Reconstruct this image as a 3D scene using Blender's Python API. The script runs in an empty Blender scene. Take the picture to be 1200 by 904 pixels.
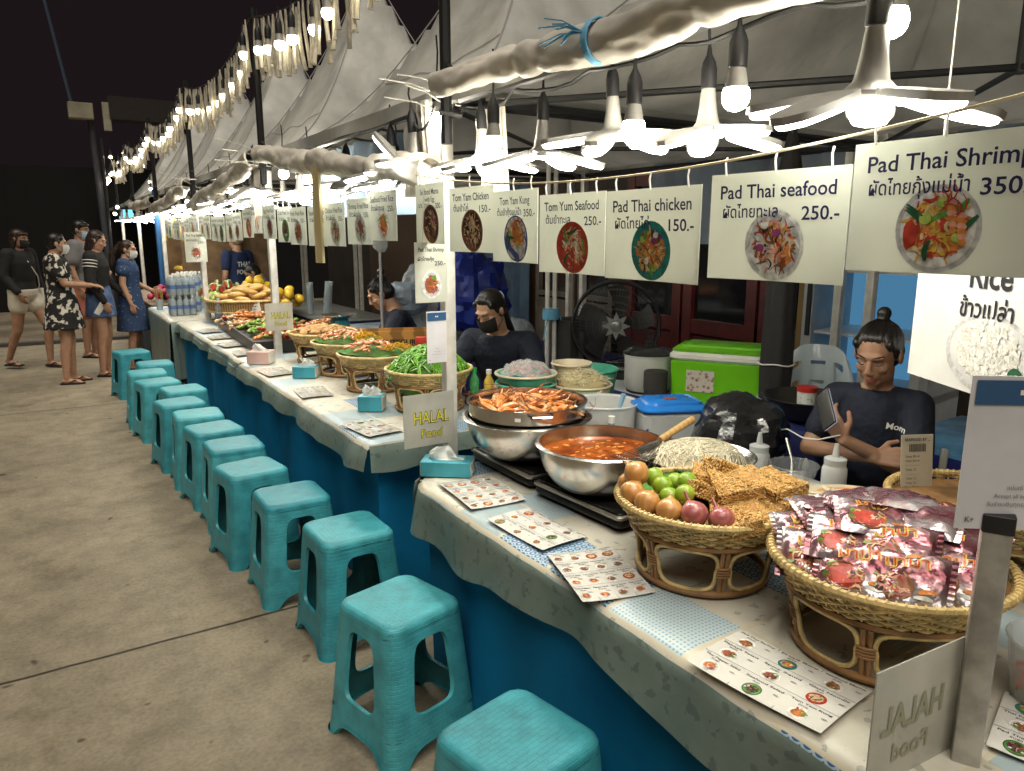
import bpy, math, random
from math import sin, cos, pi, radians, sqrt, atan2
from mathutils import Vector, Matrix
random.seed(7)
sc = bpy.context.scene
COL = sc.collection
# ------------------------------------------------------------ camera
cd = bpy.data.cameras.new('camera'); cam = bpy.data.objects.new('camera', cd); COL.objects.link(cam)
cam.location = (0, 0, 1.62)
cam.rotation_euler = (radians(90 - 11.6), 0, radians(-32.2))
cd.sensor_width = 36; cd.lens = 25.92; cd.clip_start = 0.05; cd.clip_end = 600
sc.camera = cam
# ------------------------------------------------------------ night sky
W = bpy.data.worlds.new('World'); sc.world = W; W.use_nodes = True
wn = W.node_tree; wn.nodes.clear()
wo = wn.nodes.new('ShaderNodeOutputWorld'); wa = wn.nodes.new('ShaderNodeAddShader')
b1 = wn.nodes.new('ShaderNodeBackground'); b2 = wn.nodes.new('ShaderNodeBackground')
sky = wn.nodes.new('ShaderNodeTexSky'); sky.sky_type = 'NISHITA'; sky.sun_disc = False
sky.sun_elevation = radians(-6); sky.sun_rotation = radians(140)
b1.inputs[1].default_value = 0.02
b2.inputs[0].default_value = (0.0062, 0.0040, 0.0046, 1); b2.inputs[1].default_value = 1.0   # town glow
wn.links.new(sky.outputs[0], b1.inputs[0]); wn.links.new(b1.outputs[0], wa.inputs[0])
wn.links.new(b2.outputs[0], wa.inputs[1]); wn.links.new(wa.outputs[0], wo.inputs[0])
# soft light of the street behind the camera (one very wide, weak sun)
sd = bpy.data.lights.new('sun', 'SUN'); sd.energy = SUN_E = 1.4; sd.angle = radians(50); sd.color = (1.0, 0.92, 0.79)
sun = bpy.data.objects.new('sun', sd); COL.objects.link(sun)
sun.rotation_euler = Vector((0.20, 0.40, -0.9)).to_track_quat('-Z', 'Y').to_euler()
LED = 11.5; BULB = 130.0; FRINGE = 12.0
vs = sc.view_settings
sc.display_settings.display_device = 'sRGB'
vs.view_transform = 'Standard'; vs.look = 'None'; vs.gamma = 1; vs.exposure = 0.92; vs.use_curve_mapping = False
sc.cycles.use_denoising = True
sc.cycles.max_bounces = 7; sc.cycles.diffuse_bounces = 3; sc.cycles.glossy_bounces = 3
sc.cycles.transmission_bounces = 6; sc.cycles.transparent_max_bounces = 10
sc.cycles.sample_clamp_indirect = 4; sc.cycles.caustics_reflective = False; sc.cycles.caustics_refractive = False
# ------------------------------------------------------------ materials
def srgb(r, g, b):
    f = lambda c: (c/255/12.92 if c/255 <= .04045 else ((c/255+.055)/1.055)**2.4)
    return (f(r), f(g), f(b))
MATS = {}
def mat(name, col, rough=.5, metal=0, var=.12, vscale=8, bump=0, bscale=40, col2=None, trans=0, alpha=1, emit=None, es=0,
        spec=.5, transl=0, kind='noise', detail=4, lo=.35, hi=.65, sss=0, coat=0, sheen=0, bdist=.01, stretch=(1,1,1), ior=1.45):
    if name in MATS: return MATS[name]
    m = bpy.data.materials.new(name); m.use_nodes = True; MATS[name] = m
    nt = m.node_tree; N = nt.nodes; L = nt.links
    b = N['Principled BSDF']
    b.inputs['Roughness'].default_value = rough; b.inputs['Metallic'].default_value = metal
    b.inputs['Specular IOR Level'].default_value = spec; b.inputs['IOR'].default_value = ior
    b.inputs['Transmission Weight'].default_value = trans; b.inputs['Alpha'].default_value = alpha
    b.inputs['Coat Weight'].default_value = coat; b.inputs['Sheen Weight'].default_value = sheen
    if sss:
        b.inputs['Subsurface Weight'].default_value = sss; b.inputs['Subsurface Radius'].default_value = (.02, .008, .004)
        b.inputs['Subsurface Scale'].default_value = .3
    if emit:
        b.inputs['Emission Color'].default_value = (*emit, 1); b.inputs['Emission Strength'].default_value = es
    c2 = col2 if col2 else tuple(max(0, c*(1-var)) for c in col)
    c1 = col if col2 else tuple(min(1, c*(1+var*.6)) for c in col)
    tc = N.new('ShaderNodeTexCoord'); mp = N.new('ShaderNodeMapping'); mp.inputs['Scale'].default_value = stretch
    L.new(tc.outputs['Object'], mp.inputs[0])
    if kind == 'noise':
        t = N.new('ShaderNodeTexNoise'); t.inputs['Scale'].default_value = vscale; t.inputs['Detail'].default_value = detail
        fac = t.outputs[0]
    elif kind == 'voronoi':
        t = N.new('ShaderNodeTexVoronoi'); t.inputs['Scale'].default_value = vscale; fac = t.outputs[0]
    elif kind == 'wave':
        t = N.new('ShaderNodeTexWave'); t.inputs['Scale'].default_value = vscale; t.inputs['Distortion'].default_value = 2
        fac = t.outputs[0]
    L.new(mp.outputs[0], t.inputs['Vector'])
    r = N.new('ShaderNodeValToRGB'); r.color_ramp.elements[0].position = lo; r.color_ramp.elements[1].position = hi
    r.color_ramp.elements[0].color = (*c2, 1); r.color_ramp.elements[1].color = (*c1, 1)
    L.new(fac, r.inputs[0]); L.new(r.outputs[0], b.inputs['Base Color'])
    if bump:
        bt = N.new('ShaderNodeTexNoise'); bt.inputs['Scale'].default_value = bscale; bt.inputs['Detail'].default_value = 3
        bn = N.new('ShaderNodeBump'); bn.inputs['Strength'].default_value = bump; bn.inputs['Distance'].default_value = bdist
        L.new(mp.outputs[0], bt.inputs['Vector']); L.new(bt.outputs[0], bn.inputs['Height']); L.new(bn.outputs[0], b.inputs['Normal'])
    if transl:
        o = N['Material Output']; tr = N.new('ShaderNodeBsdfTranslucent'); mx = N.new('ShaderNodeMixShader')
        mx.inputs[0].default_value = transl
        L.new(r.outputs[0], tr.inputs[0]); L.new(b.outputs[0], mx.inputs[1]); L.new(tr.outputs[0], mx.inputs[2]); L.new(mx.outputs[0], o.inputs[0])
    return m
def emat(name, col, s):
    if name in MATS: return MATS[name]
    m = bpy.data.materials.new(name); m.use_nodes = True; MATS[name] = m
    N = m.node_tree.nodes; N.clear(); o = N.new('ShaderNodeOutputMaterial'); e = N.new('ShaderNodeEmission')
    e.inputs[0].default_value = (*col, 1); e.inputs[1].default_value = s
    m.node_tree.links.new(e.outputs[0], o.inputs[0]); return m
# ------------------------------------------------------------ mesh builder
class MB:
    def __init__(s): s.v = []; s.f = []; s.m = []; s.uv = {}; s.mats = []; s.cur = 0
    def use(s, m):
        if m not in s.mats: s.mats.append(m)
        s.cur = s.mats.index(m); return s
    def add(s, vs, fs):
        o = len(s.v); s.v += [tuple(p) for p in vs]; s.f += [tuple(i+o for i in f) for f in fs]; s.m += [s.cur]*len(fs); return o
    def box(s, c, d, rot=0, M=None):
        x, y, z = d[0]/2, d[1]/2, d[2]/2
        vs = [Vector((a*x, b*y, e*z)) for a in (-1, 1) for b in (-1, 1) for e in (-1, 1)]
        if rot: R = Matrix.Rotation(rot, 3, 'Z'); vs = [R @ p for p in vs]
        if M: vs = [M @ p for p in vs]
        s.add([p + Vector(c) for p in vs], [(0,1,3,2), (4,6,7,5), (0,4,5,1), (2,3,7,6), (0,2,6,4), (1,5,7,3)]); return s
    def rbox(s, c, d, r=.01, n=3, rot=0, taper=1.0, M=None):   # box with rounded vertical corners and softened top/bottom
        hx, hy, hz = d[0]/2, d[1]/2, d[2]/2; r = min(r, hx*.99, hy*.99)
        lv = [(-hz, r*.4), (-hz + r*.4, 0), (hz - r*.4, 0), (hz, r*.4)]
        rings = []
        for z, ins in lv:
            t = 1 + (taper-1)*(z+hz)/(2*hz); ring = []
            for cx, cy, a0 in ((1,1,0), (-1,1,90), (-1,-1,180), (1,-1,270)):
                for k in range(n+1):
                    a = radians(a0 + 90*k/n); rr = r-ins*.0
                    ring.append(Vector((((hx-r)*cx + (r)*cos(a))*t*(1-ins/max(hx,.001)), ((hy-r)*cy + (r)*sin(a))*t*(1-ins/max(hy,.001)), z)))
            rings.append(ring)
        if rot: R = Matrix.Rotation(rot, 3, 'Z'); rings = [[R @ p for p in q] for q in rings]
        if M: rings = [[M @ p for p in q] for q in rings]
        s.loft([[p + Vector(c) for p in q] for q in rings], cap=True); return s
    def loft(s, rings, cap=False, closed=True, loop=False):
        n = len(rings[0]); vs = [p for q in rings for p in q]; fs = []
        R = len(rings)
        for i in range(R if loop else R-1):
            for k in range(n if closed else n-1):
                a, b = i*n + k, i*n + (k+1) % n; j = (i+1) % R
                fs.append((a, b, j*n + (k+1) % n, j*n + k))
        if cap: fs += [tuple(range(n-1, -1, -1)), tuple((R-1)*n + k for k in range(n))]
        s.add(vs, fs); return s
    def tube(s, pts, r, n=8, cap=True, loop=False):
        pts = [Vector(p) for p in pts]; m = len(pts); rs = r if isinstance(r, (list, tuple)) else [r]*m
        rings = []; up = None
        for i, p in enumerate(pts):
            if loop: t = pts[(i+1) % m] - pts[i-1]
            else: t = pts[min(i+1, m-1)] - pts[max(i-1, 0)]
            if t.length < 1e-9: t = Vector((0,0,1))
            t.normalize()
            if up is None: up = t.orthogonal().normalized()
            up = (up - t*up.dot(t))
            up = up.normalized() if up.length > 1e-6 else t.orthogonal().normalized()
            w = t.cross(up)
            rings.append([p + (up*cos(2*pi*k/n) + w*sin(2*pi*k/n))*rs[i] for k in range(n)])
        s.loft(rings, cap=cap and not loop, loop=loop); return s
    def lathe(s, prof, n=24, c=(0,0,0), cap=False, sx=1, sy=1):
        rings = [[Vector((r*cos(2*pi*k/n)*sx + c[0], r*sin(2*pi*k/n)*sy + c[1], z + c[2])) for k in range(n)] for r, z in prof]
        s.loft(rings, cap=cap); return s
    def ell(s, c, r, n=12, m=8, M=None, jit=0):
        if not isinstance(r, (list, tuple)): r = (r, r, r)
        vs = [Vector((0,0,-r[2]))]
        for i in range(1, m):
            a = -pi/2 + pi*i/m
            for k in range(n):
                b = 2*pi*k/n; q = 1 + (random.uniform(-jit, jit) if jit else 0)
                vs.append(Vector((cos(a)*cos(b)*r[0], cos(a)*sin(b)*r[1], sin(a)*r[2]))*q)
        vs.append(Vector((0,0,r[2])))
        fs = [(0, 1+(k+1) % n, 1+k) for k in range(n)]
        for i in range(m-2):
            for k in range(n): a = 1+i*n+k; b = 1+i*n+(k+1) % n; fs.append((a, b, b+n, a+n))
        e = 1+(m-1)*n - n
        fs += [(e+k, e+(k+1) % n, len(vs)-1) for k in range(n)]
        if M: vs = [M @ p for p in vs]
        s.add([p + Vector(c) for p in vs], fs); return s
    def grid(s, fn, nu, nv):
        vs = [fn(i/nu, j/nv) for j in range(nv+1) for i in range(nu+1)]
        s.add(vs, [(j*(nu+1)+i, j*(nu+1)+i+1, (j+1)*(nu+1)+i+1, (j+1)*(nu+1)+i) for j in range(nv) for i in range(nu)]); return s
    def prism(s, poly, z0, z1, M=None):
        n = len(poly); vs = [Vector((x, y, z)) for z in (z0, z1) for x, y in poly]
        if M: vs = [M @ p for p in vs]
        s.add(vs, [tuple(range(n-1, -1, -1)), tuple(range(n, 2*n))] + [(k, (k+1) % n, n+(k+1) % n, n+k) for k in range(n)]); return s
    def poly(s, pts): s.add(pts, [tuple(range(len(pts)))]); return s
    def xf(s, M, start=0):
        s.v[start:] = [tuple(M @ Vector(p)) for p in s.v[start:]]; return s
def norm_faces(me):
    import bmesh
    bm = bmesh.new(); bm.from_mesh(me); bmesh.ops.recalc_face_normals(bm, faces=bm.faces); bm.to_mesh(me); bm.free()
def obj(name, mb, m=None, parent=None, smooth=True, angle=40, fix=True, loc=None):
    me = bpy.data.meshes.new(name); me.from_pydata(mb.v, [], mb.f)
    ms = mb.mats if mb.mats else [m]
    for q in ms: me.materials.append(q)
    if mb.mats: me.polygons.foreach_set('material_index', mb.m)
    if fix: norm_faces(me)
    if smooth:
        me.polygons.foreach_set('use_smooth', [True]*len(me.polygons)); me.set_sharp_from_angle(angle=radians(angle))
    if mb.uv:
        ul = me.uv_layers.new(name='uv')
        for l in me.loops: ul.data[l.index].uv = mb.uv.get(l.vertex_index, (0, 0))
    me.update()
    o = bpy.data.objects.new(name, me); COL.objects.link(o)
    if parent: o.parent = parent
    if loc: o.location = loc
    return o
def tag(o, label, cat, group=None):
    o['label'] = label; o['category'] = cat
    if group: o['group'] = group
    return o
def thing(name, label, cat, loc=(0,0,0), rotz=0, group=None):
    o = bpy.data.objects.new(name, None); COL.objects.link(o); o.location = loc; o.rotation_euler = (0, 0, rotz); o.empty_display_size = .1
    return tag(o, label, cat, group)
def struct(name, mb, m=None, kind='structure', **k):
    o = obj(name, mb, m, **k); o['kind'] = kind; return o
def dup(root, loc=None, rotz=None, label=None, group=None, scale=None):
    r = root.copy(); COL.objects.link(r)
    if loc is not None: r.location = loc
    if rotz is not None: r.rotation_euler = (0, 0, rotz)
    if scale: r.scale = scale if isinstance(scale, tuple) else (scale,)*3
    if label: r['label'] = label
    if group: r['group'] = group
    for ch in list(root.children):
        c = ch.copy(); COL.objects.link(c); c.parent = r
        for g in list(ch.children):
            d = g.copy(); COL.objects.link(d); d.parent = c
    return r
_tc = {}
def text(body, size=1.0, align='LEFT', spacing=1.0, bold=0.0):
    """flat letters as (verts, faces) in the xy plane, cached"""
    k = (body, align, spacing, bold)
    if k not in _tc:
        cu = bpy.data.curves.new('t', 'FONT'); cu.body = body; cu.align_x = align; cu.size = 1; cu.space_character = spacing
        cu.offset = bold; cu.resolution_u = 3
        o = bpy.data.objects.new('t', cu); me = o.to_mesh()
        _tc[k] = ([tuple(v.co) for v in me.vertices], [tuple(p.vertices) for p in me.polygons])
        o.to_mesh_clear(); bpy.data.objects.remove(o); bpy.data.curves.remove(cu)
    v, f = _tc[k]
    return [(x*size, y*size, 0) for x, y, z in v], f
def put_text(mb, body, size, frame, x, y, dz=.0012, align='LEFT', width=None, spacing=1.0, bold=0.0, rot=0, flip=False):
    """frame: function (x, y, dz) -> point"""
    v, f = text(body, size, align, spacing, bold)
    if not v: return
    if width:
        w = max(p[0] for p in v) - min(p[0] for p in v)
        k = width/w; v = [(p[0]*k, p[1], 0) for p in v]
    c, s_ = cos(rot), sin(rot)
    mb.add([frame(x + p[0]*c - p[1]*s_, y + p[0]*s_ + p[1]*c, dz) for p in v], f)
def frame_of(o, u, v):
    o, u, v = Vector(o), Vector(u).normalized(), Vector(v).normalized(); n = u.cross(v)
    return lambda x, y, d=0: o + u*x + v*y + n*d
def rnd(a, b): return random.uniform(a, b)
def remesh(mb, name, m, parent=None, voxel=.01, smooth=3, extra=None, loc=None, colour=None):
    """fuse the primitives in mb into one continuous surface"""
    me = bpy.data.meshes.new(name); me.from_pydata(mb.v, [], mb.f); norm_faces(me)
    o = bpy.data.objects.new(name, me); COL.objects.link(o)
    r = o.modifiers.new('r', 'REMESH'); r.mode = 'VOXEL'; r.voxel_size = voxel; r.use_smooth_shade = True
    if smooth:
        q = o.modifiers.new('s', 'SMOOTH'); q.iterations = smooth; q.factor = .5
    dg = bpy.context.evaluated_depsgraph_get()
    nm = bpy.data.meshes.new_from_object(o.evaluated_get(dg)); nm.name = name
    o.modifiers.clear(); o.data = nm; bpy.data.meshes.remove(me)
    nm.materials.clear(); nm.materials.append(m)
    if colour:
        mats, fn = colour
        for q in mats: nm.materials.append(q)
        nm.polygons.foreach_set('material_index', [fn(p.center) for p in nm.polygons])
    nm.polygons.foreach_set('use_smooth', [True]*len(nm.polygons))
    if parent: o.parent = parent
    if loc: o.location = loc
    return o
def cone(mb, p0, r0, p1, r1, n=12):
    """capsule with two radii"""
    p0, p1 = Vector(p0), Vector(p1); mb.tube([p0, p0.lerp(p1, .5), p1], [r0, (r0+r1)/2, r1], n)
    mb.ell(p0, r0*.995, n, 8); mb.ell(p1, r1*.995, n, 8)
    return mb
# ============================================================ materials used in many places
VINYL = mat('vinyl', (.54,.54,.51), .55, var=.45, vscale=1.6, bump=.35, bscale=5, bdist=.06, transl=.22, detail=6)
VINYLROLL = mat('vinyl_roll', (.66,.62,.55), .5, var=.3, vscale=3, bump=.35, bscale=5, bdist=.05, detail=5)
BLUETARP = mat('blue_grey_tarp', (.20,.25,.32), .5, var=.3, vscale=2, bump=.4, bscale=6, bdist=.05)
BLACK = mat('black_plastic', (.018,.018,.02), .45)
BLACKMETAL = mat('black_metal', (.015,.015,.016), .45)
ALU = mat('aluminium', (.78,.76,.71), .38, metal=.35, var=.15, vscale=14)
PVC = mat('white_paint', (.8,.78,.72), .45, var=.1)
CORD = mat('cord', (.02,.02,.02), .6)
STRING = mat('string', (.72,.62,.42), .8)
WHITEPLASTIC = mat('white_plastic', (.78,.78,.76), .35, var=.04)
SKIRT = mat('blue_satin', (.002,.17,.37), .75, var=.2, vscale=2.5, bump=.25, bscale=60, bdist=.003, spec=.25)
WOODDARK = mat('dark_wood', (.05,.028,.018), .5, kind='wave', vscale=3, var=.4)

# ============================================================ ground
def ground_mat():
    m = bpy.data.materials.new('concrete'); m.use_nodes = True; nt = m.node_tree; N = nt.nodes; L = nt.links; b = N['Principled BSDF']
    tc = N.new('ShaderNodeTexCoord')
    def noise(s, d, r=.6):
        t = N.new('ShaderNodeTexNoise'); t.inputs['Scale'].default_value = s; t.inputs['Detail'].default_value = d; t.inputs['Roughness'].default_value = r
        L.new(tc.outputs['Object'], t.inputs['Vector']); return t.outputs[0]
    def ramp(src, p0, c0, p1, c1):
        r = N.new('ShaderNodeValToRGB'); e = r.color_ramp.elements; e[0].position = p0; e[0].color = (*c0, 1); e[1].position = p1; e[1].color = (*c1, 1)
        L.new(src, r.inputs[0]); return r.outputs[0]
    def mix(a, b_, mode='MULTIPLY', f=1):
        x = N.new('ShaderNodeMix'); x.data_type = 'RGBA'; x.blend_type = mode; x.inputs[0].default_value = f
        L.new(a, x.inputs[6]); L.new(b_, x.inputs[7]); return x.outputs[2]
    c = ramp(noise(.9, 9, .65), .32, (.255,.217,.155), .70, (.38,.325,.23))
    c = mix(c, ramp(noise(5, 8, .75), .35, (.66,.66,.66), .6, (1,1,1)))
    c = mix(c, ramp(noise(60, 4), .3, (.75,.75,.75), .6, (1,1,1)))
    st = ramp(noise(9.3, 2, .4), .235, (.35,.31,.27), .28, (1,1,1)); c = mix(c, st)                     # small dark stains
    st2 = ramp(noise(2.1, 5, .7), .32, (.72,.70,.68), .44, (1,1,1)); c = mix(c, st2)
    sx = N.new('ShaderNodeSeparateXYZ'); L.new(tc.outputs['Object'], sx.inputs[0])
    w = N.new('ShaderNodeTexNoise'); w.inputs['Scale'].default_value = 3; L.new(tc.outputs['Object'], w.inputs['Vector'])
    def joint(sock, off, period, wid):
        a = N.new('ShaderNodeMath'); a.operation = 'MULTIPLY_ADD'; a.inputs[1].default_value = .02; L.new(w.outputs[0], a.inputs[0]); L.new(sock, a.inputs[2])
        d = N.new('ShaderNodeMath'); d.operation = 'SUBTRACT'; d.inputs[1].default_value = off; L.new(a.outputs[0], d.inputs[0])
        p = N.new('ShaderNodeMath'); p.operation = 'PINGPONG'; p.inputs[1].default_value = period/2; L.new(d.outputs[0], p.inputs[0])
        return ramp(p.outputs[0], wid*.45, (.10,.09,.08), wid, (1,1,1))
    c = mix(c, joint(sx.outputs[1], 3.07, 4.95, .011))
    L.new(c, b.inputs['Base Color'])
    b.inputs['Roughness'].default_value = .72
    rr = N.new('ShaderNodeMapRange'); rr.inputs[3].default_value = .5; rr.inputs[4].default_value = .85; L.new(noise(3.2, 5), rr.inputs[0]); L.new(rr.outputs[0], b.inputs['Roughness'])
    bp = N.new('ShaderNodeBump'); bp.inputs['Strength'].default_value = .25; bp.inputs['Distance'].default_value = .01
    L.new(noise(45, 6), bp.inputs['Height']); L.new(bp.outputs[0], b.inputs['Normal']); return m
g = MB(); n = 20
g.add([(-150,-60,0), (150,-60,0), (150,12.98,0), (-150,12.98,0)], [(0,1,2,3)])
struct('ground', g, ground_mat())
k = MB(); k.box((-60, 13.08, .0), (200, .2, .09)); struct('kerb', k, mat('kerb_stone', (.06,.055,.05), .8, bump=.5))
g = MB(); g.add([(-150,13.18,.03), (150,13.18,.03), (150,300,.03), (-150,300,.03)], [(0,1,2,3)])
struct('road', g, mat('far_paving', (.16,.13,.09), .85, var=.4, vscale=1.2, bump=.4))

# ============================================================ market building behind the stalls
bld = thing('market_building', 'dark low building with red framed windows behind the stall kitchens', 'building', (4.6, 5, 0))
def at_b(mb): return mb.xf(Matrix.Translation((-4.6, -5, 0)))
DARKWALL = mat('dark_wall', (.035,.026,.02), .8, var=.3, vscale=2)
w = MB(); w.box((4.75, 5.5, 1.7), (.2, 17, 3.4)); obj('wall', at_b(w), DARKWALL, bld)
w = MB(); w.box((4.62, 9.2, 1.3), (.05, 5.0, 2.5)); obj('shutter', at_b(w), mat('brown_shutter', (.075,.045,.028), .6, kind='wave', vscale=6, stretch=(0,1,0)), bld)
GLASSDARK = mat('dark_glass', (.012,.012,.014), .08, spec=.7)
REDWOOD = mat('red_wood', (.085,.010,.010), .4, var=.35, vscale=7, coat=.2)
for y0, y1 in ((2.95, 3.75), (3.78, 4.55), (4.58, 5.3)):
    f = MB()
    for z, h in ((.08,.16), (.86,.12), (2.1,.12)): f.box((4.62, (y0+y1)/2, z), (.07, y1-y0, h))
    f.box((4.625, (y0+y1)/2, .47), (.04, y1-y0-.2, .62))
    for y in (y0+.05, y1-.05): f.box((4.617, y, 1.15), (.075, .1, 2.3))
    f = obj('window_frame', at_b(f), REDWOOD, bld)
    p = MB(); p.box((4.63, (y0+y1)/2, 1.48), (.02, y1-y0-.2, 1.12)); obj('pane', at_b(p), GLASSDARK, f)
for y0, y1 in ((5.45, 6.0), (6.05, 6.75)):
    f = MB()
    for z, h in ((.5,.9), (1.0,.05), (1.5,.05), (2.0,.06)): f.box((4.6, (y0+y1)/2, z), (.08, y1-y0, h))
    for y in (y0+.03, y1-.03): f.box((4.6, y, 1.0), (.085, .06, 2.0))
    f = obj('window_frame', at_b(f), mat('grey_wood', (.09,.075,.06), .6, var=.3), bld, smooth=False)
    p = MB(); p.box((4.62, (y0+y1)/2, 1.25), (.02, y1-y0-.1, 1.5)); obj('pane', at_b(p), GLASSDARK, f)
# blue curtains hanging in the doorway
def pleat(y0, y1, z0, z1, x, amp, waves, ph=0):
    mb = MB(); mb.grid(lambda u, v: Vector((x + amp*sin(u*waves*2*pi + ph + .5*v), y0 + (y1-y0)*u, z0 + (z1-z0)*v)), waves*8, 4); return mb
tag(obj('door_curtain', pleat(6.8, 7.9, .3, 2.3, 4.5, .03, 6), mat('blue_curtain', (.045,.085,.14), .7, var=.3, vscale=4)),
    'dusty blue curtain hanging in the doorway behind the woman with black mask', 'curtain')
c = MB(); c.box((4.3, 3.1, 1.15), (.09, .13, 2.3)); c.box((4.3, 3.1, 2.28), (.13,.17,.05))
tag(obj('wooden_post', c, mat('ochre_wood', (.30,.19,.06), .6, kind='wave', vscale=4)), 'ochre timber post between the red windows and the drinks fridge', 'post')
# drinks fridge with blue lit inside
fr = thing('display_fridge', 'upright display fridge lit blue inside behind the seated man', 'fridge', (4.35, 2.62, 0), radians(8))
a = MB(); a.box((.05, 0, .35), (.6, .78, .7)); a.box((.05, 0, 2.05), (.6,.78,.25)); a.box((.05, .36, 1.3), (.6,.06,1.3)); a.box((.05,-.36,1.3), (.6,.06,1.3))
obj('cabinet', a, mat('fridge_white', (.45,.47,.5), .4), fr, smooth=False)
a = MB(); a.box((.3, 0, 1.3), (.06, .66, 1.3)); obj('back_panel', a, emat('fridge_glow', (.10,.30,.52), .34), fr)
f = MB()
for y in (-.33, .33): f.box((-.27, y, 1.3), (.04, .05, 1.28))
for z in (.68, 1.92): f.box((-.27, 0, z), (.041, .71, .06))
d = obj('door', f, mat('door_grey', (.5,.5,.48), .4), fr, smooth=False)
h = MB(); h.box((-.30, .325, 1.25), (.025, .022, .5)); obj('handle', h, BLACK, d)
for z in (1.02, 1.4):
    s = MB(); s.box((.0, 0, z), (.5, .65, .015)); obj('shelf', s, WHITEPLASTIC, fr)
for i, y in enumerate((-.2, -.08, .05, .17)):
    a = MB(); a.use(mat('shrimp_pack', (.55,.5,.52), .3, var=.5, vscale=30)); a.rbox((-.1, y, 1.435), (.2,.1,.05), .015)
    tag(obj('food_tray', a), ['white food pack at the near end of the fridge shelf', 'white food pack second on the fridge shelf', 'white food pack third on the fridge shelf', 'white food pack at the far end of the fridge shelf'][i], 'food pack', 'packs in the fridge')

# ============================================================ tents
BAYS = [(-.1, 2.6), (2.6, 5.3), (5.3, 8.0), (8.0, 10.7), (10.7, 13.4), (13.4, 16.1), (16.1, 18.8)]
X0, X1, ZE, ZP = 1.35, 4.05, 2.16, 3.95
bayname = ['nearest stall with the noodle baskets', 'stall of the woman in black mask', 'stall with the seafood trays', 'stall behind the water bottles', 'fifth stall along the row', 'sixth stall along the row', 'farthest stall of the row']
for i, (y0, y1) in enumerate(BAYS):
    cx, cy = (X0+X1)/2, (y0+y1)/2; R = random.Random(i); h = (y1-y0)/2 - .01
    t = thing('pagoda_tent', 'pointed dirty white tent over the ' + bayname[i], 'tent', (cx, cy, 0), 0, 'white pagoda tents over the food stalls')
    ph = [R.uniform(0, 6) for _ in range(6)]
    def surf(u, v):
        u, v = u*2-1, v*2-1; r = max(abs(u), abs(v)); q = max(0, 1-r)
        z = ZE + (ZP-ZE)*(q**2.05) - .05*sin(pi*r)*(1-min(1, abs(abs(u)-abs(v))*3))*-1
        a = atan2(v, u)
        z += .025*sin(a*9+ph[0])*q*r*2 + .012*sin(u*7+ph[1])*cos(v*6+ph[2])*(1 if r < .98 else 0)
        if q > .97: z = ZE + (ZP-ZE)*.965
        return Vector((u*h, v*h, z))
    a = MB(); a.grid(surf, 36, 36); obj('canopy', a, VINYL, t, angle=60, fix=False)
    SEAM = mat('vinyl_seam', (.36,.355,.335), .6); a = MB()
    for (du, dv) in ((0,0), (1,0), (0,1), (1,1)): a.tube([surf(.5+(du-.5)*k/14, .5+(dv-.5)*k/14) + Vector((0,0,.004)) for k in range(1, 15)], .0045, 5)
    obj('hip_seams', a, SEAM, t)
    for w_ in (.55,): a = MB(); a.tube([surf(.5-w_/2+.0001, .5-w_/2+w_*k/20) + Vector((-.004,0,.004)) for k in range(21)], .0028, 4); obj('cross_seam', a, SEAM, t)
    # valance all round
    a = MB()
    for (p, q) in (((-h,-h),(h,-h)), ((h,-h),(h,h)), ((-h,h),(h,h)), ((-h,-h),(-h,h))):
        def vl(u, v): 
            x = p[0]+(q[0]-p[0])*u; y = p[1]+(q[1]-p[1])*u; wv = .012*sin(u*22+ph[3])*(1-v)
            return Vector((x + (wv if p[0] == q[0] else 0), y + (wv if p[1] == q[1] else 0), ZE + .005 - .06*(1-v)))
        a.grid(vl, 30, 2)
    obj('valance', a, VINYL, t, fix=False)
    fr = MB(); e = h-.03
    for (p, q) in (((-e,-e),(e,-e)), ((e,-e),(e,e)), ((e,e),(-e,e)), ((-e,e),(-e,-e))): fr.tube([(p[0],p[1],ZE-.05), (q[0],q[1],ZE-.05)], .017, 8)
    for sx in (-1, 1): fr.tube([(sx*e, -sx*e, ZE-.07), (0, 0, ZE-.02)], .012, 6); fr.tube([(sx*e, sx*e, ZE-.07), (0, 0, ZE-.02)], .012, 6)
    fr.tube([(0,0,ZE-.04), (0,0,ZP-.06)], .02, 8); obj('roof_frame', fr, BLACKMETAL, t)
    for (px_, py_) in ((-e, -e+.06), (e, -e+.06), (e, e-.06)) + (((-e, e-.06),) if i == 6 else ()):
        p = MB(); p.rbox((px_, py_, ZE/2), (.05, .05, ZE), .006, 2); obj('leg', p, ALU, t)
# back wall sheets of the two nearest stalls
tag(obj('back_tarp', pleat(2.62, 4.4, 1.55, 2.14, 4.03, .03, 5), BLUETARP), 'blue grey tarpaulin hung across the back of the second stall', 'tarpaulin')
tag(obj('back_tarp', pleat(.9, 2.58, 1.78, 2.14, 4.02, .03, 4, 1), BLUETARP), 'blue grey tarpaulin strip hung across the back of the nearest stall', 'tarpaulin')
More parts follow.
